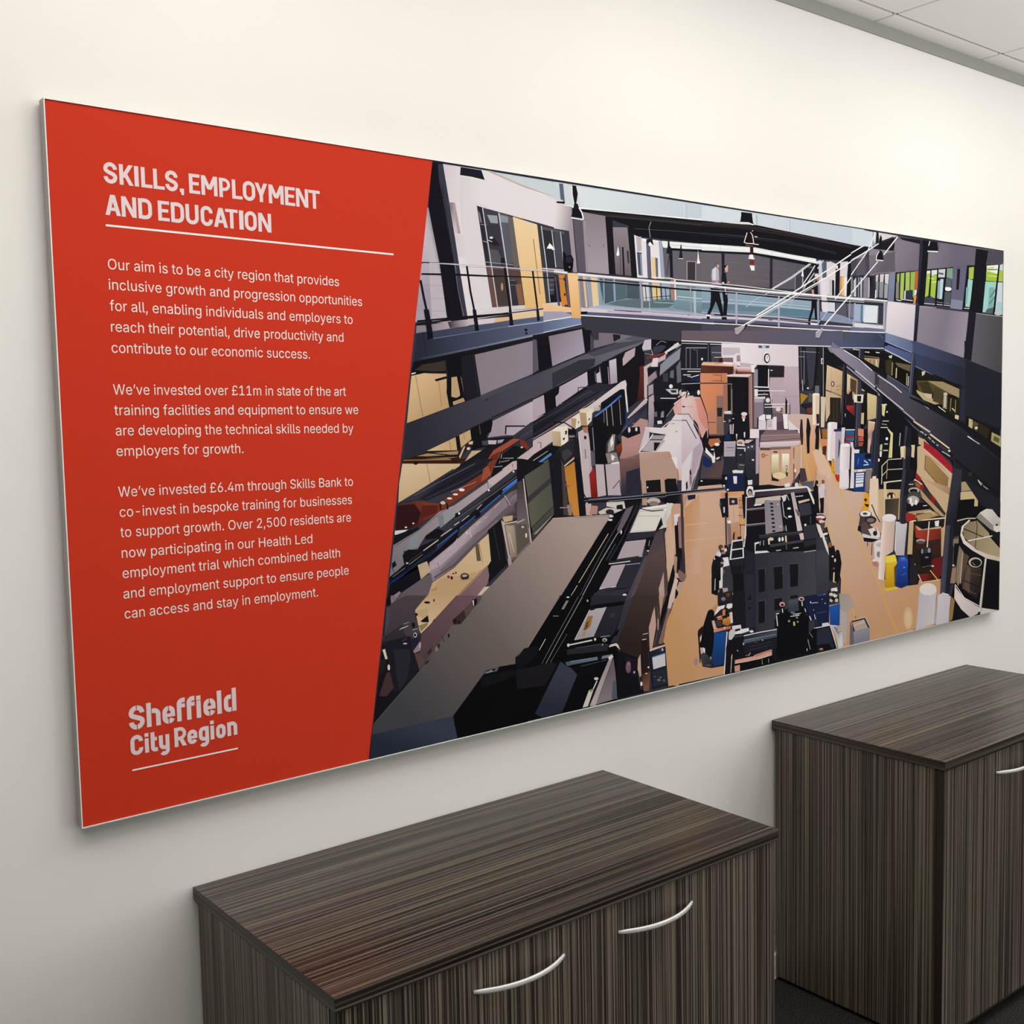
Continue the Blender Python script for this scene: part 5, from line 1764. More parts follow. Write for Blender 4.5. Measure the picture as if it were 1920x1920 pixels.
2 232 208 168 3686 1010 57 -3 0 -18
0 42 32 22 3623 1030 14 -27 49 -15 -7 -9 -56 7
0 106 90 56 3746 1016 10 35 -5 1 -11 -35
2 106 90 72 3751 1051 10 0 0 -12
2 232 216 184 3751 1051 6 0 0 -8
0 42 32 22 3746 1025 15 -1 -3 -22 -12 3
0 154 106 88 3807 1157 11 -1 -4 -62 -7 0
0 138 58 52 3807 1067 9 0 -2 -63 -7 0
2 236 228 224 3823 1031 10 0 0 -10
0 122 90 80 3807 1022 22 -1 -15 -58 -7 5
0 168 90 74 3812 996 -29 -53 5 -1 29 52
0 217 180 160 3974 1331 1 3 30 -1 3 -7
1 217 180 160 217 156 92 3968 1334 -51 -317 -66 147 124 169 33 -6 35 -86 23 -138 124 -112 14 -20 -325 52 8 23
0 217 156 92 4203 972 54 -75 -414 22 37 106
0 216 168 120 3887 1154 59 -24 1 -3 -69 -44
1 216 168 120 208 154 104 3916 1108 90 -140 -59 160 64 -157 -88 -56 -6 0 -45 127 6 42
0 208 154 104 4011 971 25 -62 -114 6
0 224 191 166 3976 1129 75 21 186 -252 -155 8
0 232 192 96 3885 1163 44 -119 5 0 -45 120
3 3929 1044 45 -132 5 0 -45 132
0 224 160 48 4107 1073 94 -116 9 2 -93 116
3 4201 957 51 -62 9 3 -51 61
0 220 192 174 3872 1164 22 -1 0 -117 -22 0
0 138 106 90 3887 1159 0 -113 4 0 0 113
0 74 58 68 3865 1042 44 -2 22 -69 -66 -10
0 232 176 128 3865 1042 46 -2 3 2 -49 2
3 3911 1040 26 -69 4 0 -27 71
0 90 90 104 3858 966 133 2 -7 -31 -8 -25 -45 2
0 58 42 52 3872 1308 15 -5 7 -81 -3 -54 -15 0 -14 77
0 24 23 30 3927 1314 15 -7 19 -50 -11 -59 0 -77 -22 -2 -4 52 -4 73
3 4013 1283 22 -14 1 -73 -4 -60 -34 6 7 73 -7 27
0 232 192 64 4001 1351 34 0 0 -14 -33 1
0 42 42 56 4009 1338 34 -1 0 -50 -38 1
0 227 203 180 3975 1442 64 0 -4 -173 -59 6
0 240 224 204 3979 1442 26 0 -7 -168 -22 5
2 242 232 220 4007 1441 31 0 0 -7
0 106 106 116 3997 1488 38 0 0 -41 -37 0
0 216 200 180 4050 1429 46 -5 -15 -165 -30 1
0 42 38 48 4009 1333 26 0 0 -50 -22 -5
0 154 106 48 4058 1250 53 -1 -3 -50 -42 -4
0 208 144 96 4036 1196 76 -2 0 -120 -46 57
0 74 42 36 4066 1154 38 3 -7 -55 -31 10
0 230 214 210 4111 1277 85 3 -38 -208 -50 2
0 244 236 234 4119 1279 31 1 -15 -207 -23 1
2 246 240 236 4156 1278 43 -1 0 -10
0 35 44 90 4169 1248 66 -1 0 -19 -62 -3
0 23 22 29 4196 1289 59 -19 0 -33 -67 20
0 182 170 184 4181 1229 74 3 1 -182 -98 -43
0 74 74 90 4212 1196 16 -19 -15 -88 -16 -18
0 232 224 232 4185 1225 -14 -209 6 -1 15 209
0 224 160 48 4151 1063 30 8 -7 -56 -23 -3
0 234 224 228 4228 1158 27 9 2 -254 -36 2
0 154 48 40 4182 996 39 -6 0 -33 -23 1
0 21 20 26 3520 956 215 -11 182 -5 29 -27 -473 26
0 236 230 230 3473 942 444 -3 -1 4 -443 2
0 236 230 234 3732 963 43 5 3 -21 -46 -2
2 232 220 208 3836 951 16 -1 0 -15
0 26 24 32 3991 936 15 32 15 -15 -4 -43 -33 1
0 216 208 216 4029 934 22 8 31 -10 0 -26 -61 3
2 176 128 112 4073 957 11 -1 0 -10
0 224 216 220 3917 940 14 2 45 -30 -22 1
0 42 38 48 3408 1771 26 22 -12 6 -27 -22
0 176 164 166 3333 1772 69 19 11 -5 -18 -17 -38 -27 -20 4
0 226 220 220 3334 1771 70 18 -1 2 -70 -18
0 42 36 40 3339 1742 21 -3 -1 3 -19 3
3 3360 1739 40 27 -3 2 -38 -26
0 170 166 178 4005 1778 64 27 -6 -26 -24 -32 -34 3
0 220 216 224 4006 1773 64 29 -2 2 -64 -29
0 42 40 48 4008 1746 34 -4 -3 4 -30 3
3 4042 1742 25 33 -5 1 -23 -30
0 23 22 27 4150 1697 1832 -120 25 -877 -666 443 -749 391 -442 72
0 79 88 118 4145 1734 91 3 0 -36 -91 -2
1 79 88 118 57 64 90 4235 1719 410 1 -410 17 410 10 0 -40 -410 -6
0 57 64 90 4644 1746 10 1 -4 -40 -6 0
0 216 218 228 4145 1696 510 8 0 5 -510 -9
0 122 135 172 4659 1750 26 0 -1 -9 -20 3
1 122 135 172 92 104 144 4682 1737 270 -36 -268 49 112 4 155 -15 1 -38 -1 -8 -268 48
0 92 104 144 4952 1709 0 -16 -2 0
0 168 180 208 4672 1743 269 -55 2 4 -269 54
0 91 103 144 4664 1723 21 -3 -7 -26 -18 5
1 91 103 144 76 86 128 4683 1716 250 -70 -249 74 258 -35 0 -7 -14 -51 -251 68
0 76 86 128 4942 1683 -4 -58 -11 3
0 196 201 216 4657 1696 137 -34 6 6 -138 34
3 4794 1662 137 -40 5 5 -136 41
0 67 75 106 4976 1759 50 -8 -10 -72 -39 6
1 67 75 106 45 47 64 5021 1730 525 -72 -522 93 523 -84 -9 -71 -524 83
0 45 47 64 5545 1667 17 -3 443 -81 2 -54 -460 66 -12 2
0 56 64 94 4982 1683 16 -2 -12 -73 -3 1
1 56 64 94 39 41 55 4992 1658 501 -87 -497 110 505 -67 -20 -113 -95 18 -402 90
0 39 41 55 5499 1614 59 -8 3 -121 -82 16
0 34 35 45 5557 1658 449 -78 7 -271 0 -99 -459 102
0 138 144 164 4977 1607 146 -36 3 3 -147 37
3 5123 1571 156 -43 3 3 -156 43
0 26 26 35 5543 1776 94 2 -19 -121 -72 10
0 106 106 108 5628 1650 377 -71 2 2 -377 71
0 18 15 18 4347 1697 271 -4 -8 -106 -156 50
0 216 216 208 4347 1692 62 -4 1 5 -62 4
3 4463 1679 45 -2 0 6 -45 1
0 224 224 216 4571 1679 37 -2 1 5 -37 2
0 138 122 96 4454 1656 155 -8 0 5 -154 7
0 176 152 120 4454 1648 155 -3 -9 -52 -137 44
0 90 74 56 4478 1643 -4 -13 6 0 4 13
3 4514 1638 -1 -21 6 0 2 21
3 4551 1639 -2 -31 6 0 2 31
0 232 224 200 4573 1639 5 -36 8 0 -5 37
0 93 91 110 4406 1701 -4 -54 16 0 4 54
0 42 42 54 4427 1699 27 -2 -4 -60 -27 5
0 22 20 15 4664 1684 269 -59 -2 -148 -246 69 -24 10
0 58 50 32 4660 1631 61 17 38 -26 -27 -76 -66 21
0 106 92 68 4769 1627 165 -13 -10 -39 -126 26
0 16 15 13 4788 1606 136 -31 -18 -81 -117 42
0 216 200 160 4778 1595 -4 -59 11 0 4 59
0 168 154 120 4736 1627 -4 -75 9 0 4 75
0 184 168 136 4890 1564 -4 -70 10 0 4 70
0 216 208 184 4909 1548 -7 -60 8 0 7 60
0 208 204 192 4702 1663 38 6 -9 -19 -24 3
0 73 74 96 4684 1557 3 -1 -2 -8
1 73 74 96 58 59 76 4685 1551 241 -84 -240 89 240 -84 -5 -18 -6 -19 -230 84 0 32
0 58 59 76 4924 1464 -8 -30 -2 1
0 111 112 138 4692 1550 232 -82 4 3 -232 82
0 20 19 24 4613 1688 51 6 11 -138 -65 10
0 60 64 86 4947 1690 35 -2 -36 -254 -35 5
0 111 120 152 4949 1685 -31 -235 6 0 31 235
0 22 21 28 4983 1609 15 -16 -7 -176 -45 17
0 21 20 15 4998 1598 388 -85 120 -39 -23 -196 -199 48 -298 102
0 26 25 20 5003 1593 277 -64 -145 -6 -131 -1
0 85 73 46 4999 1522 136 1 145 -5 215 -50 1 -40 -256 22 -73 0 -91 0 -61 17
0 156 138 104 5115 1522 176 -4 215 -50 -15 -52 -114 29 -169 50
0 58 50 32 5014 1511 111 6 63 -72 -112 5
0 185 166 132 4995 1467 81 -19 92 -6 0 -25 105 -34 -73 -5 -124 28 -71 44
0 205 187 152 5076 1448 92 -9 -5 -25 -46 3
0 74 64 40 5187 1484 94 -17 23 -96 -125 29
0 138 128 112 5298 1445 47 6 -3 -103 -48 6
0 200 192 176 5308 1428 22 6 -4 -74 -21 0
2 200 190 168 5322 1442 23 0 0 -10
0 36 31 20 5356 1428 130 -23 -8 -121 -131 47
0 168 154 112 5385 1417 -9 -80 7 -1 9 80
3 5439 1405 -4 -80 7 -1 4 81
0 232 228 200 5397 1352 32 -18 8 4 -33 18
0 216 204 176 5439 1313 44 -6 -5 -26 -44 9
0 207 201 188 5053 1577 41 3 -10 -19 -25 -11
0 230 230 226 5239 1364 85 -34 5 3 -85 35
0 23 21 15 5543 1295 78 -1 372 -108 3 -103 -385 135 -67 24
0 192 176 140 5604 1288 51 -12 -10 -65 -45 16
0 90 80 48 5644 1276 195 -57 -10 -65 -161 63
0 42 38 24 5723 1263 140 -50 -22 -59 -139 44
2 232 226 208 5696 1225 18 0 0 -8
0 216 212 196 5597 1227 79 -28 6 5 -79 28
3 5676 1199 81 -28 6 5 -81 28
0 168 160 112 5892 1194 114 -32 2 -73 -126 46
0 90 88 56 5922 1170 72 -20 -11 -30 -72 20
0 35 36 46 5484 1485 77 12 5 -243 -83 12
0 43 45 58 5506 1468 50 12 -1 -203 -61 1
0 122 116 136 4145 1734 0 -2 107 -43 35 -13 -23 -59 -3 1 -116 59
1 122 116 136 74 70 80 4278 1659 599 -231 -592 248 270 -105 55 -26 279 -86 -46 -120 -269 148 -312 131
0 74 70 80 4887 1459 189 -59 424 -145 513 -235 0 -169 -509 207 -424 148 -221 125 -18 10
0 145 138 158 4145 1697 101 -5 -24 -56 -77 36
1 145 138 158 111 106 122 4235 1669 311 -135 -301 158 7 0 308 -125 -27 -63 -158 70 -114 44 -40 19
0 111 106 122 4559 1568 5 -2 -4 -74 -28 13
0 86 81 94 4592 1545 18 -6 -25 -54 -2 2
1 86 81 94 43 43 52 4592 1508 802 -366 -787 398 470 -145 376 -125 -75 -163 -298 105 -221 124 -276 151 0 2
0 43 43 52 5449 1271 51 -16 4 -191 -129 45
0 38 38 47 5384 1113 -2 86 52 25
1 38 38 47 28 28 34 5394 1142 572 -257 -466 370 513 -235 0 -29 -79 -177 -428 191 -121 57 -1 57 46 103
0 28 28 34 6013 997 0 -218 -81 36
0 74 72 80 4585 1545 335 -117 13 12 -335 116
3 4920 1428 150 -50 13 12 -150 50
0 59 58 68 4564 1571 46 -15 -9 -64 -41 5
0 232 230 236 4258 1685 149 -51 5 4 -149 51
3 4407 1634 126 -60 6 4 -127 60
0 218 216 224 4589 1548 169 -63 6 5 -170 63
3 4758 1485 77 -37 7 4 -78 38
0 240 240 240 5054 1382 81 -31 6 4 -82 31
3 5587 1172 148 -54 6 5 -148 54
0 23 23 29 4926 1428 110 -22 464 -134 513 -181 0 -78 -513 224 -423 136 -151 44
0 58 58 68 5127 1349 372 -130 3 2 -373 130
3 5499 1219 509 -216 4 2 -510 216
0 23 22 28 4138 1661 115 -54 15 12 -115 53
3 4253 1607 149 -64 16 11 -150 65
3 4402 1543 145 -72 17 11 -146 72
3 4547 1471 130 -69 18 11 -131 69
3 4677 1402 173 -88 19 11 -174 88
3 4850 1314 271 -148 20 11 -272 148
3 5121 1166 265 -133 20 11 -265 133
0 208 202 214 4366 1571 130 -61 9 6 -131 61
3 4496 1510 64 -31 9 6 -64 31
0 200 192 202 4579 1474 65 -32 8 5 -65 32
3 4644 1442 211 -98 8 6 -211 97
0 184 176 180 4855 1339 119 -56 8 5 -119 56
0 216 204 176 4964 1276 182 -70 10 8 -183 70
0 220 207 174 5146 1195 222 -96 11 7 -223 96
0 143 138 154 4256 1604 149 -70 11 8 -150 70
3 4405 1534 145 -67 11 7 -145 68
3 4550 1467 55 -36 13 6 -57 37
0 143 138 158 4614 1425 103 -54 14 8 -104 54
3 4717 1371 106 -55 14 8 -106 55
0 79 78 92 4824 1316 128 -67 13 8 -128 67
3 4952 1249 121 -58 13 8 -121 58
0 42 42 52 5072 1184 209 -101 16 10 -209 101
3 5281 1083 217 -95 16 11 -217 94
0 21 20 26 4875 1317 262 -143 8 5 -262 143
0 216 212 204 5042 1216 35 -12 5 4 -36 12
3 5087 1198 20 -9 6 5 -20 8
3 5128 1178 31 -15 6 4 -31 15
3 5170 1157 31 -17 6 3 -31 18
3 5222 1130 21 -9 5 4 -21 9
0 208 200 176 5286 1086 96 -35 6 5 -97 34
2 224 216 208 5374 1088 15 0 0 -7
0 23 23 29 5384 1085 44 -30 -43 -16
0 31 32 38 5385 1062 71 -31 -26 -52 0 0
1 31 32 38 25 26 31 5451 1025 518 -262 -515 269 63 -27 467 -213 -65 -128 -136 50 -353 265 -1 3
0 25 26 31 5982 793 31 -14 0 -150 -96 36
0 17 17 22 5446 1028 281 -135 10 6 -282 134
3 5727 893 286 -126 0 11 -276 121
0 208 204 196 5718 889 58 -33 6 3 -58 33
0 192 188 180 5788 847 47 -24 5 3 -47 24
0 52 52 60 5607 943 45 -2 -11 -23 -34 7
0 199 168 136 4146 1591 107 -29 -8 -133 -99 16
0 217 189 154 4146 1591 11 -3 -11 -8
1 217 189 154 187 156 120 4146 1581 99 -131 -89 139 97 -22 -7 -116 -27 -20 -73 19 0 131
0 187 156 120 4246 1452 -1 -28 -27 7
2 106 74 80 4159 1498 17 0 0 -16
2 217 189 154 4157 1498 8 0 0 -10
0 138 112 88 4190 1479 42 10 -2 3 -42 -10
3 4189 1464 30 2 -1 3 -30 -3
0 90 70 54 4145 1453 98 -25 3 3 -99 25
0 42 38 30 4146 1424 90 -5 -4 -133 -85 1
0 74 68 54 4166 1409 0 -112 4 0 0 112
3 4195 1409 1 -112 4 0 0 112
0 183 154 120 4292 1557 101 -35 -8 -103 -49 -11 -48 42
0 216 196 164 4292 1555 35 -10 -13 -75 -22 -20
0 85 64 47 4322 1532 62 -15 -8 -78 -53 31
0 23 22 28 4252 1613 35 -5 -8 -179 -7 -174 -44 0 12 154
0 58 57 70 4252 1608 18 0 -20 -333 -17 -15
0 42 26 30 4301 1439 39 31 10 -93 -62 -10
0 168 48 42 4288 1378 28 0 -33 -35
1 168 48 42 122 32 32 4306 1367 44 -41 -35 52 43 -1 -3 -46 -10 -10 -65 3 3 19
0 122 32 32 4355 1332 -1 -12 -9 1
0 21 20 26 4271 1368 97 -53 -4 -67 -92 1
0 216 220 224 4271 1332 9 0 -4 -21
0 58 58 72 4397 1517 40 -5 -16 -260 -25 -120 -32 1 16 244
0 90 90 106 4394 1512 -24 -374 6 0 24 374
0 229 220 203 4354 1439 97 0 -4 -47 -89 3
0 20 19 26 4389 1432 40 0 -4 -34 -36 2
0 21 20 26 4451 1434 36 16 -7 -178 -27 -26 -32 16
0 201 184 146 4430 1335 27 0 -4 -66 -27 4
0 216 196 148 4487 1455 68 -19 -67 -15
1 216 196 148 194 173 130 4519 1429 29 -127 6 135 29 -8 -7 -120 -56 -13 -31 -3 -1 129
0 194 173 130 4576 1309 -1 -7 -60 -7
2 214 204 144 4483 1466 51 0 0 -9
2 239 232 200 4478 1471 42 0 0 -5
0 23 22 28 4428 1512 164 -62 1 -21 -110 21 -54 26
0 20 19 26 4583 1429 65 10 192 -114 179 -118 -16 -277 -368 -36 -66 110
0 42 43 54 4593 1429 46 5 -26 -197 -16 -287 -55 18 26 196
0 74 74 88 4589 1418 -25 -254 7 0 26 254
3 4564 1164 -22 -190 8 -1 21 191
0 216 207 154 4635 1381 42 5 -18 -75 -23 11
0 240 236 216 4630 1379 56 -1 0 5 -56 0
2 224 224 216 4687 1338 9 0 0 -5
0 184 180 152 4641 1282 65 -1 0 6 -65 1
0 232 228 208 4622 1246 75 -2 0 5 -75 1
0 168 164 144 4631 1267 56 -6 1 4 -56 6
0 217 191 160 4498 1287 14 -1 -15 -7
1 217 191 160 192 154 128 4502 1282 28 -64 -18 68 54 -5 -8 -42 -17 -16 -43 -19 -4 15 3 61
0 192 154 128 4541 1223 -38 -36 -5 17
0 232 220 192 4497 1285 68 -12 3 5 -69 12
0 183 144 136 4498 1219 41 20 -8 -74 -27 -57 -14 0
0 216 184 176 4499 1182 22 4 -8 -84 -14 1
0 20 19 26 4457 1241 37 4 -4 -142 -36 12
0 216 206 144 4688 1241 62 -28 -8 -146 -38 2 22 134
0 240 234 184 4695 1237 47 -27 6 1 -48 29
3 4742 1210 -8 -139 6 -1 8 141
2 240 240 240 4687 1181 13 0 0 -9
0 216 216 192 4661 1148 37 -1 0 6 -37 1
3 4652 1110 47 -1 0 6 -47 2
0 200 196 160 4619 1147 23 4 -4 -37 -24 1
0 232 228 224 4614 1109 24 2 -5 -34 -18 0
2 240 240 240 4607 1059 9 0 0 -10
0 200 200 192 4823 1212 -9 -76 8 -1 9 76
0 184 90 72 4404 1200 45 -1 5 -27 -50 2
0 216 138 106 4399 1247 54 -6 0 -42 -54 6
0 42 90 138 4280 1239 84 -2 0 -31 -84 5
0 230 236 240 4280 1239 88 -2 0 5 -88 2
0 168 48 48 4272 1208 92 -2 -4 -13 -88 5
0 58 106 144 4281 1195 83 -2 -4 -18 -79 5
0 168 48 48 4272 1177 79 -4 -4 -13 -75 7
0 216 216 220 4324 1171 27 -1 9 -42 -22 1
0 160 80 74 4404 1168 50 -1 -14 -26 -36 1
0 32 31 40 4369 1143 80 3 19 -42 -108 -2
0 232 228 234 4360 1128 53 -2 -4 -20 -49 1
0 28 58 120 4369 1104 172 -3 0 -85 -176 5
0 232 236 240 4456 1060 37 -17 5 4 -36 17
3 4455 1033 50 1 -1 5 -50 -1
3 4503 1063 18 -6 3 4 -18 6
0 23 22 28 4463 1098 68 1 1 -29 -64 2
0 143 168 216 4403 1075 -9 -32 4 0 9 31
0 217 191 174 4361 1013 180 0 1 -18 -172 -3
0 240 238 238 4401 1009 40 3 9 -13 -45 -3
0 26 48 96 4365 992 104 1 -9 -106 -103 1
0 232 232 236 4383 989 77 -1 -4 -74 -79 1
0 26 48 96 4379 975 81 -1 -1 7 -81 1
3 4379 959 81 -1 -1 7 -80 1
3 4379 946 79 -1 0 6 -79 2
3 4379 933 79 -1 0 6 -79 1
3 4380 921 79 0 -1 5 -79 0
0 122 106 106 4469 987 45 4 -17 -111 -28 2
0 232 218 222 4147 1282 55 2 -16 -202 -38 2
0 35 44 90 4168 1246 73 4 0 -18 -68 1
0 182 170 184 4185 1233 61 1 -9 -61 -12 -185 -47 2 4 133
0 220 212 222 4241 1255 35 -1 -13 -92 -21 6
0 74 74 90 4216 1194 17 -21 -13 -72 -12 -20
0 236 228 234 4233 1158 92 -3 -12 -239 -92 0
0 244 238 242 4233 1158 8 -1 -9 -244 -12 0
1 244 238 242 216 200 210 4238 1070 78 -3 -75 90 79 -2 -9 -244 -79 2
0 216 200 210 4319 1155 6 0 -12 -244 -3 0
2 246 242 244 4279 1155 46 -1 0 -10
0 23 22 28 4325 1139 13 0 -8 -161 -13 -5
0 232 228 232 4338 1139 26 -6 -7 -219 -31 2
0 192 48 40 4186 995 31 -4 0 -28 -26 6
0 232 200 160 4174 985 43 -48 -4 -16
0 232 160 48 4243 951 17 -11 0 -37 -21 2
0 224 160 48 4148 1073 30 -1 0 -61 -30 -9
0 220 180 140 4148 1002 26 -7 35 -65 -60 -64
1 220 180 140 205 162 124 4195 917 176 -167 -162 181 8 -15 140 -28 117 -9 10 -10 -124 -131 -211 15 0 115
0 205 162 124 4483 870 23 -22 20 -122 -168 12
0 232 176 64 4225 899 35 -64 10 1 -35 65
3 4260 835 36 -93 10 0 -36 94
0 58 58 72 4880 1254 29 -6 -28 -120 21 -61 -26 -241 -18 -123 -39 3 27 177 16 218
0 30 30 40 4909 1248 40 -12 -17 -175 2 -183 -47 -177 -29 2 25 343
0 227 211 176 4828 1130 53 4 1 -66 -48 -4
0 194 174 136 4867 1123 19 5 -4 -71 -19 1
0 220 203 166 4945 1137 40 -1 -9 -77 -30 7
0 23 22 28 4886 1123 64 3 -4 -55 -64 -3
0 42 43 51 4896 1128 54 -2 -19 -60 -49 2
0 230 222 176 4643 958 0 64 -8 2 0 -65
3 4643 1022 63 34 -4 4 -67 -36
3 4706 1056 138 0 -1 5 -141 -1
0 216 208 176 4639 915 4 48 -8 2 -4 -49
3 4643 963 59 34 -4 4 -63 -36
3 4702 997 152 -2 0 5 -156 1
0 168 160 128 4692 1053 -9 -107 7 -1 8 108
0 216 208 176 4654 922 192 2 -2 6 -191 -1
3 4924 926 58 0 2 5 -61 0
3 4982 926 59 -22 5 4 -62 23
0 216 198 164 4658 925 38 -2 -12 -208 -28 2
0 200 180 140 4692 869 134 10 -8 -82 -135 46
2 42 32 24 4730 846 29 -2 0 -13
2 232 216 184 4711 836 13 -1 0 -8
2 160 96 64 4759 844 12 -1 0 -9
0 23 22 28 4664 839 158 -10 -4 -49 -153 4
0 74 64 52 4665 784 30 1 -38 -61
1 74 64 52 90 74 56 4693 783 96 -61 -95 63 133 0 0 -3 -46 -73 -125 8 1 9
0 90 74 56 4827 783 -3 -77 -43 3
0 227 200 176 4510 954 34 -2 -35 -45
1 227 200 176 201 168 140 4524 927 112 -87 -92 112 58 -3 5 -75 47 -3 -1 -8 -106 -138 -40 3 2 180
0 201 168 140 4653 864 -16 -145 -91 6
0 232 208 184 4514 954 88 -5 -2 -228 -79 6
0 240 230 220 4542 966 37 1 0 -16 -37 -1
0 138 154 152 4510 954 27 -2 -4 -42 -27 7
0 208 180 120 4598 875 56 -4 -12 -153 -42 3
0 26 24 28 4530 802 65 -82 9 2 -66 82
0 224 168 40 4451 867 50 8 10 -60 -4 -47 -82 5 36 45
0 26 24 28 4452 840 31 4 -9 -26
2 26 24 28 4480 751 60 -4 0 -19
2 232 228 224 4480 754 46 -3 0 -15
2 42 42 44 4475 754 20 -1 0 -6
2 232 228 230 4717 724 67 -5 0 -16
0 208 180 144 5080 1173 1 -1 -2 -2
1 208 180 144 184 150 110 5030 1124 263 -265 -213 314 323 -205 -180 -178 -220 179
0 184 150 110 5401 969 29 -18 -31 -74 -60 -181 -117 95
0 201 176 140 5024 1185 56 -18 -9 -39 -46 13
0 205 177 144 5010 1124 71 10 1 -67 327 -127 -70 -244 -44 49 -282 224
0 160 36 48 5080 1159 156 -64 194 -116 -10 -40 -183 99 -156 79
0 200 74 80 5078 1115 156 -78 6 3 -156 78
3 5234 1037 172 -93 6 3 -172 93
0 232 216 208 5079 1107 156 -78 4 2 -156 79
3 5235 1029 166 -93 5 3 -167 92
0 169 134 88 5097 1072 46 -13 7 -4 -57 -67 0 0
1 169 134 88 143 110 72 5133 1037 213 -180 -197 198 217 -136 -6 -46 -34 -40 -233 155 0 1
0 143 110 72 5360 875 -8 -59 -27 18
0 90 70 48 5099 1066 -9 -79 7 1 9 78
3 5090 987 254 -172 6 2 -253 171
0 138 106 72 5142 1055 222 -137 4 2 -223 137
2 138 112 88 5262 838 23 -1 0 -13
0 200 168 136 5043 940 45 -11 -14 -16
1 200 168 136 171 138 108 5084 927 211 -182 -209 184 305 -73 -110 -127 -208 184
0 171 138 108 5390 856 10 -2 -61 -158 -43 20 -16 13
0 201 173 138 5007 997 41 -63 353 -132 -62 -118 -326 279
0 154 32 40 4998 970 56 -36 -10 -39 -51 36
3 5044 906 41 -19 -10 -39 -31 25
0 58 52 48 5085 882 83 -50 -10 -45 -83 61
0 138 32 40 5168 832 53 -37 -21 -39 -42 31
0 58 52 44 5221 795 118 -99 -11 -25 -128 80
0 181 154 124 5044 867 284 -196 -42 3 -231 148
0 154 90 64 4983 915 66 -20 -5 -28 -50 19
0 42 36 32 4914 913 70 -15 -20 -43 -49 13
0 216 208 192 4914 899 60 -3 0 5 -60 3
2 184 176 168 4969 860 50 -3 0 -16
2 26 24 26 4964 857 36 -2 0 -10
2 58 54 52 4975 821 70 -4 0 -28
2 184 180 176 4965 799 62 -4 0 -25
2 240 238 234 4945 806 14 -1 0 -14
2 240 238 234 4985 792 12 -1 0 -17
2 90 84 80 4926 790 16 -1 0 -11
0 23 22 26 4906 769 242 13 1 -45 -233 4
0 232 228 220 5078 756 51 3 -2 4 -51 -2
0 184 154 120 4916 735 233 2 63 -27 -21 -30 -284 20
0 154 36 32 4877 727 39 3 91 -23 -20 -13 -110 8
0 232 220 192 5146 723 73 -33 7 5 -74 33
0 35 36 45 5418 1032 88 -67 24 -60 -39 -246 -109 8 28 244
0 58 59 72 5409 665 -32 2 45 266
1 58 59 72 34 35 44 5420 911 99 -5 -89 73 91 -30 -6 -130 -18 -160 -88 6 12 264
0 34 35 44 5520 949 9 -3 -15 -133
0 168 152 120 5519 883 33 4 102 -58 -133 -5
0 74 68 56 5515 817 140 -2 -1 4 -139 1
0 201 180 140 5510 819 145 -2 80 -40 -21 -59 -40 3 4 47 -173 4
0 17 16 20 5505 767 168 1 1 -47 109 -13 94 -36 -139 -30 -241 17
0 200 192 184 5851 690 25 0 133 -67 -147 11
1 200 192 184 138 132 120 5853 679 -115 -22 -1 4 58 28 56 1 11 -57 -121 9
0 138 132 120 5704 644 34 17 3 -19
0 224 198 162 1311 1166 71 0 -78 -28
1 224 198 162 210 180 142 1342 1152 37 -103 2 117 208 -2 4 -12 -245 -114 -62 -22 6 71 12 51
0 210 180 142 1352 1041 -66 -31 0 7
0 138 114 88 1426 1161 15 -78 3 0 -16 79
0 58 30 24 1311 1186 321 -12 -43 -19 -278 11
0 168 132 92 1315 1178 232 -6 0 4 -232 5
2 42 22 18 1374 1167 12 0 0 -8
2 42 22 18 1568 1166 13 0 0 -7
0 58 56 68 1282 1010 155 68 -72 -59
1 58 56 68 34 34 44 1420 1064 23 -28 -7 42 25 11 82 30 -126 -105 -23 8 -29 -3
0 34 34 44 1543 1119 146 53 102 -3 -73 -61 -89 -34 -211 -61 -1 1
0 90 90 108 1363 1035 141 54 -2 3 -141 -54
3 1504 1089 168 62 -2 3 -168 -62
0 21 20 28 1395 1020 193 75 -2 3 -193 -75
3 1588 1095 132 54 -2 3 -132 -54
0 74 74 90 1419 1019 212 71 -2 2 -211 -71
3 1631 1090 88 38 -1 2 -89 -38
0 122 58 40 1407 1008 72 -12 150 78 98 44 8 -35 -36 -16 -200 -100 -41 -18
1 122 58 40 58 26 24 1417 996 -83 -72 -53 78 96 10 31 -4 50 -59 -76 -35 -33 -7 -69 80
0 58 26 24 1350 907 -80 -18 10 99
0 51 22 26 1281 998 80 5 31 -39 -18 -42 -104 -19
0 90 36 32 1397 994 82 -5 -9 -30 -79 -18
0 160 80 56 1714 1129 77 40 18 -1 -56 -68 -54 -26
0 122 58 44 1737 1150 36 19 17 -14 -37 -48
0 176 144 152 1544 1039 129 35 -1 2 -129 -35
2 240 238 238 1599 1046 15 -1 0 -6
2 240 238 238 1566 1029 13 -1 0 -4
2 240 238 238 1536 1014 13 -1 0 -4
2 240 240 240 1354 924 5 0 0 -3
2 240 240 240 1318 911 6 0 0 -3
0 220 220 228 1266 901 63 0 -36 -17 -29 1
0 23 22 29 1264 883 118 25 -5 -17 -120 -44
0 21 20 26 1791 1169 155 -6 -83 -11 -101 -60 -9 8
0 154 152 152 1803 1161 -5 -14 3 0 4 14
0 168 160 152 1809 1152 45 6 0 3 -46 -6
3 1772 1133 45 1 0 3 -45 -1
0 201 182 186 1735 1079 54 26 83 43 56 16 28 -1 -195 -110 -28 -16
0 126 122 130 1263 735 -27 -16 8 45
1 126 122 130 181 166 174 1257 740 459 308 -460 -204 126 53 100 65 76 22 151 75 17 -25 -169 -91 -144 -72 -42 -51 -68 -4 2 -57 -44 -26 -18 28
0 181 166 174 1707 1058 27 14 27 -19 -37 -20
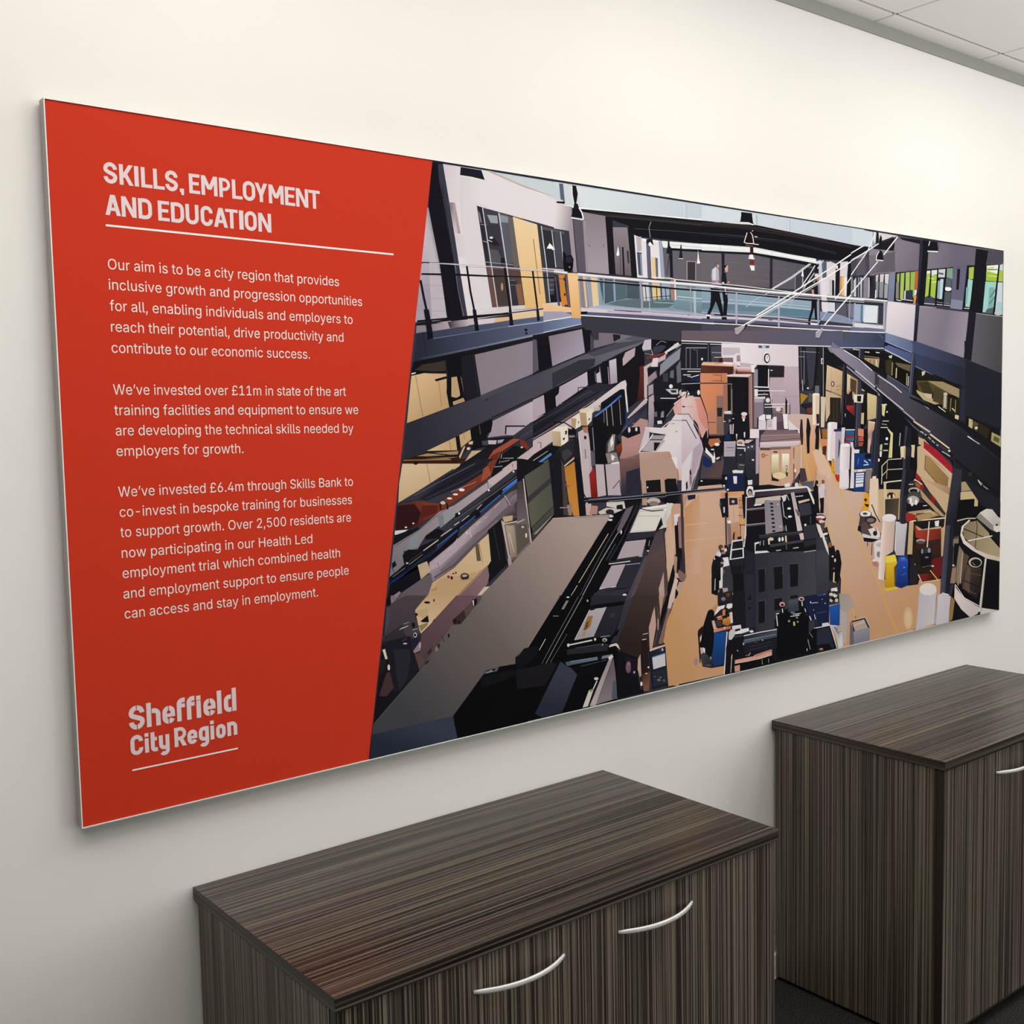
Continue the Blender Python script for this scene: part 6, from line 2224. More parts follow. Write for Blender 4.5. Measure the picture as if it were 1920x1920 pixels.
0 74 72 80 1733 1076 4 -32 2 0 -3 32
3 1868 1144 5 -18 2 0 -4 19
0 90 88 98 1265 839 117 54 -1 2 -118 -54
3 1382 893 92 55 -1 2 -92 -55
3 1474 948 261 127 -1 2 -261 -127
0 154 154 160 1473 945 85 29 3 -35 -73 -43
0 127 134 140 1473 945 30 8 2 -48 -21 -9
0 139 146 154 1332 864 49 17 -6 -51 -44 -6
0 22 21 28 1494 968 -3 20 -8 2 4 -22
3 1491 988 17 12 1 9 -26 -19
3 1508 1000 13 -14 7 1 -19 22
3 1521 986 0 -17 7 0 0 18
2 200 196 196 1502 998 13 -1 0 -7
0 23 22 29 1562 950 21 5 12 -15 -30 -8
2 242 242 242 1582 949 5 0 0 -5
0 21 20 26 1413 868 55 26 37 -13 -26 -25 -66 -2
3 1298 800 29 21 44 -7 16 15 79 24 -96 -60 -65 -34
0 23 22 29 1246 771 16 10 7 -19 -20 -11
2 160 136 112 1287 821 3 0 0 -8
0 21 20 26 1234 716 17 11 11 -20 -26 -15
1 21 20 26 28 27 34 1248 724 698 403 -698 -402 57 37 174 94 103 50 360 227 12 -21 -285 -184 -105 -44 -103 -65 -202 -113
0 28 27 34 1939 1131 16 10 0 -29 -3 -2
0 42 41 50 1584 935 178 88 -4 4 -177 -87
3 1762 1023 195 105 -4 4 -195 -105
0 138 134 136 1561 925 199 92 -1 2 -199 -93
3 1760 1017 195 102 -1 1 -195 -101
0 63 61 72 1306 758 173 93 -1 2 -174 -93
3 1479 851 103 51 -1 2 -103 -51
0 216 208 192 1400 808 76 38 -3 3 -75 -38
0 216 212 204 1488 860 56 27 -2 3 -56 -27
3 1557 900 26 12 -2 3 -26 -12
0 208 204 196 1596 915 39 22 -2 2 -39 -22
3 1675 958 27 20 -2 2 -27 -19
0 168 164 168 1249 717 60 31 -1 1 -60 -31
3 1329 759 66 35 -1 1 -66 -34
2 232 232 232 1740 1037 5 0 0 -5
2 232 232 232 1876 1110 5 0 0 -5
2 216 216 216 1319 766 6 -1 0 -3
0 37 64 140 1234 696 11 5 6 -10 -20 -12
1 37 64 140 58 114 200 1247 691 698 400 -703 -391 127 56 195 121 114 65 127 77 131 88 9 -18 -131 -71 -127 -77 -106 -59 -120 -69 -213 -124
0 58 114 200 1933 1105 22 14 -1 -25 -11 -6
0 79 134 216 1816 1030 141 76 -5 5 -140 -76
0 58 98 176 1466 821 112 60 -3 3 -111 -60
3 1578 881 92 53 -2 2 -93 -52
0 22 32 63 1234 693 154 69 -5 6 -153 -69
3 1388 762 80 51 -6 5 -79 -50
0 21 20 26 1661 950 30 -2 4 -15 -27 -12
3 1796 1026 18 3 -5 -14 -9 -3
3 1573 900 13 -1 -5 -20 -9 0
2 21 20 26 1567 857 7 -1 0 -8
0 20 19 28 1235 689 150 69 92 53 104 68 -23 -44 -140 -77 -41 -3 6 -61 -90 -42 -68 -49 -3 24
0 163 148 159 1426 758 128 74 37 25 -167 -150
1 163 148 159 106 95 104 1669 928 51 -56 -131 -16 57 39 176 109 37 19 41 12 -301 -272 -48 -35 -111 -51 -16 16 0 14
0 106 95 104 1899 1034 35 10 6 -134 -129 1 -132 -93 -82 -57
0 185 168 180 1426 754 128 75 92 62 11 7 -99 -110 -83 -52 -42 -10
1 185 168 180 143 130 140 1668 911 34 -31 -45 18 138 85 -104 -115 -51 -29 -82 -51
0 143 130 140 1794 983 28 17 22 -34 -115 -77 -38 -22
0 95 86 94 1451 690 103 45 -6 7 -102 -45
3 1554 735 129 90 -8 7 -127 -90
3 1683 825 141 89 -8 7 -141 -89
0 122 111 120 1487 713 157 97 -10 9 -156 -97
3 1644 810 144 91 -9 10 -145 -92
0 216 204 212 1821 1010 22 -26 3 1 -22 26
3 1843 984 9 -18 3 0 -9 19
3 1631 875 12 -36 3 0 -12 36
0 200 184 196 1552 832 7 -28 4 0 -7 29
2 216 196 200 1619 865 7 -1 0 -8
0 224 212 220 1570 846 -13 -13 2 -2 13 13
0 216 204 212 1668 892 27 16 -1 2 -27 -16
3 1713 917 18 10 -1 1 -18 -9
3 1768 960 32 23 -2 1 -32 -23
3 1485 772 22 12 -2 1 -21 -12
3 1455 761 20 -9 1 2 -21 8
3 1519 796 26 15 -1 2 -26 -15
3 1434 739 17 5 -1 2 -17 -6
0 111 100 108 1641 838 40 25 -2 2 -40 -25
3 1476 732 -7 25 -3 0 8 -25
1 143 128 136 74 66 72 1873 1015 30 -74 -54 54 94 45 4 -81 -97 -40 -30 6 38 26
0 74 66 72 1947 959 2 -50 -74 5 -26 5
2 74 68 72 1895 960 19 -1 -1 -22
0 23 22 28 1729 867 77 45 18 -174 9 -23 -102 -69 -16 66 32 22 -20 91
0 58 58 68 1759 876 32 -146 3 0 -32 146
0 196 178 178 1802 905 17 -9 33 -157 -14 -3
0 106 98 92 1819 886 121 9 6 -125 -85 -47 -18 31
0 179 160 144 1824 882 32 -3 -19 -66
1 179 160 144 106 92 84 1845 844 93 -25 -83 60 19 -1 15 -135 -37 -4 -15 75
0 216 196 176 1815 885 60 5 -1 5 -60 -5
3 1875 890 61 6 -2 6 -60 -7
0 201 174 138 1811 918 55 4 -1 -22 -46 -7
0 232 216 204 1844 844 26 -85 2 0 -25 85
2 224 216 216 1929 863 5 0 0 -4
0 240 236 240 1941 859 -6 -36 6 -1 5 36
0 184 160 160 1833 737 21 0 2 -28 -17 -12
0 23 22 28 1921 1077 23 7 10 -103 -2 -65 -16 16
0 184 168 168 1929 1077 10 -131 4 0 -11 131
0 216 189 148 1679 818 54 35 10 -118 -10 -10 -101 59
1 216 189 148 205 169 134 1621 792 -135 -231 248 164 -10 -10 -224 -161 -94 55 25 62 119 54 83 60
0 205 169 134 1501 554 -45 -32 -111 14 60 70 1 4
0 201 166 126 1473 684 189 12 62 15 -239 -177 -83 -5 11 93
0 106 88 68 1661 809 18 6 11 -75 -22 2
0 168 138 104 1681 814 20 -97 3 0 -20 98
0 217 191 150 1688 825 36 22 19 -112 -41 -18
0 201 179 146 1369 753 45 12 19 -42 -50 -29
0 58 56 64 1362 679 46 15 -10 -29 -24 -8
2 29 28 36 1382 673 19 -2 0 -14
0 106 96 104 1383 694 50 22 7 -39 -18 -39 -32 4 17 32
2 160 48 48 1520 690 8 -1 0 -6
2 42 32 36 1536 684 6 -1 0 -8
2 42 32 36 1545 701 6 -1 0 -3
2 42 32 36 1558 703 4 0 0 -5
2 74 58 64 1603 683 23 -2 0 -15
2 184 168 160 1603 686 13 -1 0 -6
0 42 32 36 1588 679 34 4 0 -7 -35 -4
0 168 140 104 1575 667 69 2 -1 2 -69 -2
0 184 148 104 1431 647 33 7 -5 -13 -29 -1
2 58 44 36 1444 601 3 0 0 -6
0 184 148 104 1437 580 38 3 -1 2 -37 -3
0 141 110 116 1724 715 8 -40 -10 -35 -14 -12 -41 46
1 141 110 116 106 80 88 1661 682 -176 -155 223 102 -40 -33 -141 -83 -33 4 -18 20 192 138
0 106 80 88 1495 517 -39 5 21 15
0 90 68 72 1723 719 -125 -86 2 -2 125 87
3 1598 633 -143 -110 2 -2 143 110
0 220 198 184 1704 628 54 -1 -37 -33 -55 1
0 106 90 80 1527 513 132 81 31 0 -76 -48 -14 -42
0 23 22 28 1632 579 27 4 3 -22 -18 -12
0 224 216 208 1641 578 5 -26 5 0 -5 26
0 106 96 104 1305 658 78 36 49 -16 -10 -40 -14 -27
1 106 96 104 74 66 72 1325 649 -43 -97 -57 55 68 45 12 6 103 -46 -3 -6 -59 -45 -9 -24 -29 4 -95 42 4 18
0 74 66 72 1310 540 -103 14 6 30
0 154 132 144 1234 636 44 21 7 -7 -32 -27 -12 -12 -8 15
0 184 160 176 1241 628 16 2 -4 -10 -8 -2
0 21 20 26 1222 627 15 2 -2 -20 -16 -5
0 217 194 158 1351 571 61 17 3 -35 -37 -21 -28 29
2 29 26 30 1404 597 15 -2 0 -5
2 184 168 184 1401 604 8 -1 0 -3
0 23 22 28 1896 1165 28 -1 151 -28 39 -238 -147 -64 -31 250 -42 -23
0 201 183 180 1925 1077 18 -132 7 1 -17 131
3 1943 945 19 -151 8 0 -20 152
0 23 22 28 1918 1077 12 -95 7 1 -11 95
3 1930 982 20 -121 8 0 -21 122
0 92 92 82 1936 1088 4 1 3 -39
1 92 92 82 80 79 72 1940 1073 144 11 -145 5 137 62 6 -50 3 -27 -132 -78 -11 60
0 80 79 72 2081 1112 5 -37 -2 -1
0 96 95 82 1952 967 12 7 21 -103 -17 -11
1 96 95 82 85 84 74 1962 981 139 29 -138 -36 125 77 12 -101 -116 -79
0 58 58 64 1953 996 135 81 2 -26 -138 -82
0 74 74 74 1973 860 127 87 4 -27 -127 -86
0 154 148 112 1977 830 127 87 -25 -24 -93 -71
0 74 70 62 1977 830 24 2 -20 -21
0 74 64 70 1894 1061 28 9 5 -31 -34 -2
1 74 64 70 122 110 116 1907 1038 9 -199 11 200 23 -130 7 -69 -69 -3 5 201
0 122 110 116 1957 841 5 -50 -48 -36 -29 -16 3 99
0 95 86 78 1889 880 56 0 12 -81 -72 -52
0 200 168 144 1890 885 43 12 -3 5 -42 -12
2 232 228 232 1939 829 5 0 0 -11
2 224 212 212 1921 867 7 -1 0 -4
0 27 26 34 2076 1158 88 -3 14 -258 -74 1
0 74 64 64 2149 1156 19 -38 20 -218 -30 2
0 192 128 48 2178 1118 50 20 1 -6
1 192 128 48 204 138 66 2173 1118 55 -209 -60 205 17 7 44 12 22 -218 -37 -10 -25 62
0 204 138 66 2251 915 2 -23 -35 2 -4 11
0 138 106 90 2171 1043 30 -13 -5 -3 -20 5
0 154 130 116 2179 946 30 5 -1 -52 -20 1
0 176 168 168 2137 935 47 -1 0 3 -47 2
0 21 21 28 2229 1153 35 -1 30 -259 -41 -1
0 200 185 190 2264 1152 51 -2 12 -176 -41 -1
0 154 42 38 2316 1078 32 29 4 -18 -35 -17
1 154 42 38 110 28 26 2319 1074 44 -98 -11 113 17 -67 -3 -44 -18 -9 -21 2 -10 102
0 110 28 26 2366 978 0 -10 -19 1
0 196 182 188 2356 1122 52 -2 13 -143 -53 -5
0 21 20 26 2408 1120 10 -1 14 -143 -11 1
0 191 176 184 2418 1119 91 8 8 -156 -85 5
0 90 74 80 2466 1004 40 34 3 8 -47 -39
3 2506 1038 9 -59 5 0 -11 67
0 232 228 232 2456 1125 48 6 2 -11 -45 -2
0 122 90 88 2509 1143 118 -5 -116 -24
1 122 90 88 53 50 63 2547 1122 25 -119 53 136 16 -1 6 -119 -131 -27 -5 122
0 53 50 63 2647 1020 2 -48 -132 -1 -1 21
0 45 43 58 2552 1079 88 16 6 -119 -102 2
0 29 28 38 2551 976 90 78 -3 2 -90 -78
0 185 153 138 2641 1138 216 -8 41 -50 -2 -114 -241 5
0 236 230 232 2857 1138 41 -1 0 -61
0 23 24 29 2681 1032 99 1 5 -61 -99 2
3 2809 1031 82 0 5 -61 -82 1
2 240 240 240 2692 999 5 0 0 -4
0 23 24 29 2779 940 117 10 -1 -49 -81 13 -35 18
0 185 154 136 2655 971 33 -25 0 -32 -34 2
0 201 176 168 2290 946 36 -2 4 -54 -36 3
0 184 138 132 2326 936 42 -6 -6 -38 -47 3
0 224 208 208 2292 968 4 -23 9 1 -5 23
0 21 20 26 2273 999 21 -32 4 4 -19 30
3 2294 967 37 -6 1 4 -34 6
0 217 208 204 2426 946 112 -3 11 -36 -60 4 -64 15
0 212 204 200 2372 903 53 16 64 -8 49 -11 -28 -10 -128 1
2 42 42 48 2446 898 27 -2 0 -12
0 23 22 28 2489 926 38 2 5 -20 -43 -1
3 2538 947 116 1 -11 -31 -46 -53 -61 -74 -33 2 46 107
0 22 21 29 2280 952 210 -7 -1 16 -209 7
3 2490 945 407 4 -2 17 -406 -5
0 90 90 110 2280 958 210 -1 0 4 -210 1
3 2490 957 407 5 -1 4 -406 -5
0 154 154 174 2311 963 233 -2 0 2 -233 2
3 2544 961 352 4 0 2 -352 -4
0 168 168 184 2436 948 219 1 -1 2 -218 -1
3 2655 949 241 0 0 2 -242 0
0 179 160 153 2219 890 232 -5 -111 -132
1 179 160 153 116 106 102 2246 868 -495 -434 342 459 133 -3 117 -134 -89 -106 -207 -201 -132 -152 -33 -20 -246 281 249 178 95 68
1 116 106 102 69 70 77 1751 434 -388 -340 523 186 -18 -11 -87 6 -80 -6 -177 -166 -166 -2 -112 127 117 90 168 166 109 77
0 69 70 77 1364 101 -234 -3 3 19 4 26 113 88
0 200 180 172 2094 891 357 -7 0 2 -357 8
3 2449 885 -197 -220 3 -2 198 220
3 2252 665 -207 -217 3 -2 207 217
0 13 13 17 2451 884 92 23 55 12 33 -18 -146 -221 -120 -136 -117 -123 -201 26
0 36 36 45 2631 901 17 15 -39 -21 -68 -106 -28 -37 -82 -94 0 23
0 200 184 144 2429 799 -189 -210 4 -2 189 210
0 208 204 192 2232 579 -44 -49 3 -1 44 48
0 200 196 188 2165 527 25 -1 0 3 -26 1
0 138 136 136 2164 517 15 -5 -30 -35 -15 6
0 160 160 164 2084 454 34 -3 0 3 -34 2
0 85 85 94 2547 904 -154 -180 4 -1 153 179
3 2393 724 -222 -293 3 -1 223 293
0 168 168 172 2510 820 -134 -148 4 -2 133 148
3 2376 672 -190 -240 3 -2 191 240
0 22 21 26 2511 812 -134 -148 2 -1 134 148
3 2377 664 -185 -235 2 -1 185 235
0 106 106 114 2474 748 -60 -72 2 -1 61 72
0 106 96 104 2549 907 49 12 -34 -53 -61 -74 -16 21
0 74 74 84 2619 919 -85 -121 3 -1 85 120
2 216 216 220 2451 878 14 -1 0 -6
2 216 216 220 2445 861 15 -1 0 -5
2 224 224 228 2514 799 5 0 0 -10
2 160 160 168 2480 975 6 0 0 -4
0 211 207 202 2637 897 223 18 -36 -115 -93 -13 -162 4
0 227 224 216 2642 885 177 -8 -65 -84 -174 5
0 239 236 234 2654 904 212 9 0 -14 -224 -6
0 154 152 144 2631 865 147 -10 0 2 -147 10
0 240 238 238 2863 908 -54 -110 6 -2 54 110
0 42 42 48 2642 899 79 -18 0 5 -78 17
3 2721 881 104 2 -1 4 -103 -1
2 240 238 240 2819 885 21 -1 0 -6
2 201 185 180 2733 931 46 -3 0 -16
2 138 122 120 2733 919 34 -2 0 -12
0 26 25 31 2742 786 42 65 11 -37 -35 -26
0 48 47 58 2552 785 179 2 11 -13 -57 -16 -139 0
0 183 168 176 2540 750 139 -1 -29 -72 -165 -3 33 50
0 216 204 212 2541 749 139 -2 -1 3 -139 1
0 23 22 28 2679 759 52 3 -1 -44 -29 -21 -28 10
0 154 154 160 2700 745 -6 -27 4 -1 6 27
0 232 228 224 2684 698 34 -1 29 -25 -12 -3 -23 21 -28 2
2 168 168 172 2639 676 15 -1 0 -6
0 42 42 51 2436 669 214 0 -6 -19 -213 4
0 217 212 216 2431 654 141 0 -1 5 -141 -1
0 184 180 188 2544 640 94 -1 0 3 -94 1
0 183 168 178 2447 645 92 -1 -67 -100 -104 2
0 216 204 212 2447 644 92 -1 -1 2 -92 1
0 240 236 238 2371 544 37 2 -1 3 -37 -2
0 232 228 230 2445 544 32 0 0 3 -32 0
0 48 47 60 2539 636 94 -1 -41 -104 -115 5
0 52 51 63 2339 532 247 -4 -50 -54 -235 0
0 26 25 31 2407 530 174 -1 0 3 -174 1
3 2514 504 44 11 -22 -29
2 232 232 232 2531 500 13 -1 0 -6
0 185 176 184 2306 462 108 -3 -41 -54 -99 13
0 216 212 218 2304 463 -31 -43 3 -1 32 42
2 176 136 64 2313 419 8 -1 0 -6
0 43 43 54 2414 457 116 2 -34 -70 -123 16
0 85 81 94 2667 668 17 6 -55 -95 -17 8
1 85 81 94 58 56 68 2621 584 -98 -188 106 184 -37 -65 -57 -105 -11 -14 -24 12 36 66 77 114
0 58 56 68 2525 396 -7 -9 -27 3 10 19
0 79 68 76 2742 774 52 18 4 -32 -58 10
1 79 68 76 106 84 78 2708 776 -63 -395 153 381 4 -34 24 -206 -8 -122 -61 -37 -232 37 67 123 92 151 57 97
0 106 84 78 2759 364 -11 -7 -230 30 8 14
0 90 74 74 2701 665 104 63 8 -106
1 90 74 74 60 48 47 2735 653 -89 -232 55 243 2 2 110 -42 7 -101 -30 -58 -30 -88 -191 73
0 60 48 47 2761 378 -8 -21 -224 28 40 66
0 216 178 152 2860 903 36 6 -2 -95 -67 -7
1 216 178 152 200 160 132 2824 808 26 -247 44 254 -2 -176 -24 -10 -28 -69 -17 -2 -17 211 18 27 4 12
0 200 160 132 2840 561 -14 -35 -3 33
0 185 143 120 2860 911 36 -2 -1 -49 -30 2
0 232 224 228 2871 857 24 3 -1 -53 -18 -3
0 29 27 32 2876 800 18 3 -1 -95 -12 6
0 192 164 154 2761 505 36 77 4 -115 -29 -53
0 200 172 160 2725 411 11 -52 -34 4
0 23 22 27 2868 616 11 -58 -97 -205 -29 4 66 108
0 201 171 156 2873 550 18 19 -1 -79 -49 -134 -24 -7
0 58 50 48 2875 661 17 -6 -13 -89 -12 -3
0 207 157 110 2854 344 -19 2 10 18
1 207 157 110 211 168 136 2848 355 219 99 -177 -13 1 -102 -38 5 -8 19
0 214 176 154 2933 956 328 -1 2 -43 -328 3
1 214 176 154 210 166 132 3060 916 -5 -461 208 458 9 -249 -65 -12 -51 -80 15 -118 -283 3 64 93 -17 367
0 210 166 132 3171 456 21 -155 -379 48 76 110
0 204 151 104 2947 881 30 18 -27 -100
1 204 151 104 213 173 148 2949 799 128 -35 -101 134 84 51 2 -238 -103 -381 -87 12 86 208 -8 251
0 213 173 148 3062 713 4 -396 -107 14
0 207 157 110 2854 344 -24 3 14 20
1 207 157 110 211 168 136 2848 355 219 99 -115 75 74 16 107 -237 -280 36 -10 22
0 211 168 136 3025 545 131 27 -15 -265 -9 1
0 232 207 168 2946 798 175 0 -1 2 -174 0
0 232 200 144 2954 721 305 -4 0 2 -305 4
0 197 143 96 3155 487 51 -6 -14 -126 -64 -35
0 216 176 154 3267 929 131 -3 0 -10 -129 -62
1 216 176 154 196 144 106 3280 860 64 -134 54 191 9 -160 -135 -65 -3 162
0 196 144 106 3407 757 3 -62 -138 -14 0 11
0 216 180 156 2819 824 36 55 23 -34 -9 -225 -36 -99 -17 84
0 205 164 140 2856 911 64 -4 0 -65 -42 7 -13 -85 -11 58
0 228 220 224 2872 857 42 2 -18 -40 -21 1
0 220 216 218 2821 918 46 -7 -48 -87
0 23 22 28 2878 804 23 -2 11 -116 12 -9 -14 -94 -23 3
0 154 122 116 2899 843 21 -1 10 -157 -24 6
0 74 56 56 2918 953 18 -1 9 -264 -11 -111 24 -32 -24 -1 -10 174
0 184 152 136 2933 948 42 -3 -34 -76
0 29 34 56 2969 946 60 0 -3 -20 -51 -5
0 154 122 112 2941 840 1 -148 5 0 -1 148
0 138 106 98 2905 584 53 -34 0 -25 -30 -6 -42 30
0 216 184 168 2875 566 17 3 12 -26 -30 7
0 184 144 124 2870 657 23 -10 -7 -82 -17 2
0 23 22 27 2863 613 12 -38 -43 -78 -17 -15 12 40
0 221 196 184 2874 546 24 -15 -67 -153 -18 -19 13 73
0 196 164 148 2904 522 30 -3 -37 -87 -61 -76 -11 2 54 117
0 23 22 28 2880 492 17 -19 0 -33 -24 3
3 2822 1035 64 -3 17 -58 6 -58 -88 6
0 22 21 29 2816 951 215 4 -2 15 -215 -4
3 3031 955 218 1 -2 15 -218 -1
0 138 138 152 2816 964 214 4 0 2 -215 -3
3 3030 968 225 0 0 3 -225 -1
0 168 168 184 2815 953 215 5 -1 2 -214 -5
3 3030 958 231 1 0 2 -232 -1
0 26 36 72 3243 1036 136 -2 39 -66 -7 -30 -150 8 -25 44
0 232 228 228 3313 1024 30 -1 -1 -39 -24 2
0 232 230 230 3307 1052 85 -1 0 -11 -79 -1
0 23 22 28 3223 1037 39 -2 -1 -59 -25 14
2 208 208 208 3258 1016 8 0 0 -8
2 240 240 240 3242 979 9 0 0 -5
2 240 240 240 3271 957 8 0 0 -5
0 29 28 36 3392 1025 33 -36 -1 -69 -26 1
0 232 230 234 3428 997 37 1 0 -24 -34 -1
2 240 238 240 3444 936 28 -2 0 -26
2 58 52 56 3446 934 20 -1 0 -19
2 168 148 144 3444 929 15 -1 0 -13
0 23 22 28 3471 969 48 -2 82 0 133 -20 14 -5 -263 -4 -14 -4
0 216 152 104 3258 946 3 0 -2 -9
1 216 152 104 224 168 120 3261 950 137 -24 -138 20 138 -3 0 -17 -1 -5 -136 4 -2 13
0 224 168 120 3398 929 0 -8 -2 0
0 207 154 112 3216 948 45 -6 -13 -25 -32 2
0 27 26 34 3210 915 51 1 12 -94 -45 -6 -19 65
0 200 208 220 3235 871 13 -1 -1 -29 -9 0
0 42 74 106 3203 882 19 15 0 -21
0 23 22 28 3248 942 23 3 5 -128 -16 -3
0 42 38 48 3280 915 65 -4 3 -34 -65 0
0 216 184 160 3280 915 66 -4 0 2 -66 4
2 200 184 176 3312 894 12 -1 0 -8
0 216 180 158 3273 877 85 -1 -1 -90 -71 1
0 192 152 128 3310 866 6 -77 4 0 -6 77
0 204 144 96 3352 915 33 -2 -1 -60 -26 2
0 90 58 48 3355 896 30 0 -1 2 -29 1
3 3355 858 29 -1 0 3 -30 1
3 3351 819 33 -4 0 3 -33 4
0 224 168 112 3357 803 47 -1 0 -33 -43 4
0 42 32 36 3357 769 50 -4 0 4 -50 4
0 23 22 28 3381 927 23 -2 3 -117 -13 -12 -7 57
0 74 58 62 3247 824 13 -1 5 -146 -13 1
0 138 116 116 3263 784 29 2 6 -107 -26 -3
0 240 234 234 3263 799 29 0 3 -15 -22 -1
0 212 168 136 3351 769 59 -4 -4 -70 -49 9
0 23 22 28 3364 768 0 -56 5 -1 1 57
0 42 32 36 3344 709 33 2 -4 -17 -29 2
0 23 22 28 3311 729 13 12 -3 -43 -13 1
0 44 44 54 3409 652 17 -1 -85 -369 -33 4 -17 303 105 7
1 44 44 54 72 72 80 3409 591 680 -157 -666 217 60 -1 117 -41 0 71 293 12 211 -133 1 -59 -38 -162 -203 -1 0 -122 -526 67
0 72 72 80 4105 512 0 -174 -41 0
0 38 38 47 3403 648 80 2 5 -387 -81 10
0 27 27 32 3297 562 79 6 6 -132 12 -161 -80 10 -11 186
0 36 36 44 3291 593 111 3 4 -40 -109 6
0 23 23 28 3510 522 55 1 -1 -120 -55 -1
3 3638 525 74 -3 -2 -122 -73 2
3 3775 525 76 -3 -2 -121 -73 1
3 3509 352 55 0 0 -98 -55 7
3 3637 354 75 -1 0 -62 -71 0
3 3775 352 70 -1 0 -14 -69 1
0 90 90 98 3505 526 62 -1 3 2 -66 1
3 3567 525 -1 -127 3 0 1 129
3 3633 524 81 -1 3 2 -84 1
3 3714 523 0 -123 3 0 0 125
3 3771 527 82 -4 3 2 -85 4
3 3853 523 0 -122 3 -1 0 125
0 58 58 66 3595 609 -5 -348 3 0 5 348
0 58 58 68 3899 582 0 -221 4 0 -1 221
0 20 20 26 3428 387 27 2 0 -22 -27 3
0 74 74 82 3424 353 24 -1 0 -33 -20 0
2 42 42 48 3438 377 9 -1 0 -4
0 23 22 28 3414 907 363 20 160 9 75 -142 77 -126 -15 -87 -181 6 -410 28 -87 29 10 51
0 232 228 232 3471 943 270 -1 182 0 7 -10 -445 2 -7 -26 -60 -1 -5 -199 -13 -12 7 69 4 147 60 1
0 60 48 56 3485 932 28 0 0 -24 -28 0
1 60 48 56 79 69 78 3512 924 352 -2 -352 10 352 0 0 -23 -73 -1 -279 0
0 79 69 78 3862 932 61 1 7 -24 -68 0
0 205 189 180 3491 899 208 5 -1 -27 -132 8 -7 -17 -75 0
0 240 238 238 3475 861 64 1 -1 6 -64 0
0 42 36 40 3424 902 54 -1 0 -54 -61 0
0 29 22 25 3424 842 135 -5 0 -66 -139 2
0 168 160 168 3414 844 159 1 0 5 -159 -1
0 106 101 112 3414 839 159 0 0 3 -159 0
0 168 160 168 3411 764 169 -1 -1 5 -169 1
0 106 101 112 3410 758 170 -1 -1 3 -169 1
0 122 74 72 3450 731 74 3 0 -13 -71 1
0 74 74 74 3430 710 109 9 -1 2 -109 -9
0 240 240 240 3453 700 17 3 14 -9 -21 -3
0 23 22 28 3417 751 149 -2 0 -31 -28 -7 -27 -42 -28 -6 -74 -11
0 143 134 146 3563 881 14 0 -14 -10
1 143 134 146 156 146 158 3580 885 139 -188 -144 184 116 -1 28 -152 -3 -17 -144 -5 -9 166
0 184 176 186 3563 880 129 -1 -1 2 -128 1
2 23 22 28 3621 864 14 -1 0 -5
2 23 22 28 3623 846 14 -1 0 -5
2 23 22 28 3625 826 14 -1 0 -5
2 23 22 28 3628 806 14 -1 0 -5
2 23 22 28 3632 784 14 -1 0 -5
2 23 22 28 3635 761 15 -1 0 -5
2 23 22 28 3638 739 15 -1 0 -5
2 23 22 28 3640 717 15 -1 0 -5
2 184 176 186 3674 857 10 -1 0 -5
2 184 176 186 3695 737 13 -1 0 -6
0 23 22 28 3695 895 96 13 44 -202 -108 -1 -7 82
0 216 216 220 3699 900 49 6 -7 -31 -21 -8 -7 19
0 208 208 212 3746 905 21 -32 5 1 -22 32
2 232 232 234 3770 829 16 -1 0 -6
2 232 232 234 3777 785 17 -1 0 -6
0 184 184 188 3709 868 14 -78 7 2 -14 76
3 3723 790 30 -16 4 3 -27 15
0 200 200 204 3738 740 7 -32 6 0 -7 32
0 74 74 80 3719 733 22 3 0 -23 -22 -3
0 184 170 176 3784 913 29 3 0 -1 -26 -10
1 184 170 176 216 204 204 3791 908 73 -204 -51 212 70 -205 -26 -10 -15 0 -29 124 -27 81
0 216 204 204 3883 711 3 -9 -32 -1
0 240 232 232 3786 913 58 -208 3 0 -58 208
0 106 96 104 3820 825 44 -21 7 -28 -29 11
0 23 22 28 3835 896 73 5 29 -24 -44 -2
0 232 228 228 3828 888 65 1 0 4 -66 -1
0 216 192 176 3849 864 96 8 7 -10 -96 -12
0 58 58 68 3845 846 107 3 38 -63 -112 -6
0 23 22 28 3871 781 104 2 30 -53 -112 -1
0 52 52 62 3893 729 112 -4 30 -76 -127 1
0 43 43 52 3901 646 134 -2 31 -63 -165 5
0 23 23 28 3901 609 157 10 8 -35 -165 2
0 106 106 114 3954 775 3 -42 5 0 -3 42
2 232 232 232 3912 730 10 -1 0 -7
0 232 228 228 3923 937 14 -1 16 -21 -13 -6
1 232 228 228 224 205 184 3937 909 114 -238 -99 245 60 -85 -30 11 -42 68
0 228 212 196 4009 734 95 -114 0 -61 -38 46
0 23 22 29 3952 853 53 -58 0 -65 -38 58
0 52 52 60 3519 688 361 -7 -3 16 -361 6
0 85 85 94 3518 703 361 -9 -1 3 -361 8
0 216 208 204 3579 681 56 0 0 -22 -49 0
0 29 29 36 3517 686 347 -5 29 -25 -293 2 -83 2
2 240 240 240 3687 668 10 -1 0 -12
2 240 240 240 3714 668 9 -1 0 -12
2 216 208 200 3617 676 21 -2 0 -9
0 228 205 180 3590 681 13 -2 4 -31 -14 1
3 3734 685 14 -2 3 -34 -14 -1
0 216 200 192 3856 686 37 2 8 -37 -30 -2
0 232 228 230 3480 668 37 3 7 -7 -34 -6 -3 -35 99 -6 7 -10 -110 3
0 23 22 28 3511 661 82 -3 0 -40 -69 2
0 208 208 212 3529 673 -7 -22 4 -1 7 22
3 3553 675 0 -27 4 0 0 26
0 68 68 76 3607 648 286 3 0 -13 -283 -4
0 23 23 28 3610 634 124 -1 3 -19 -123 -2
3 3755 636 120 -1 3 -21 -123 -1
0 74 74 82 3737 651 14 -2 4 -41 -14 2
0 224 220 220 3656 613 42 0 3 -4 -38 -1
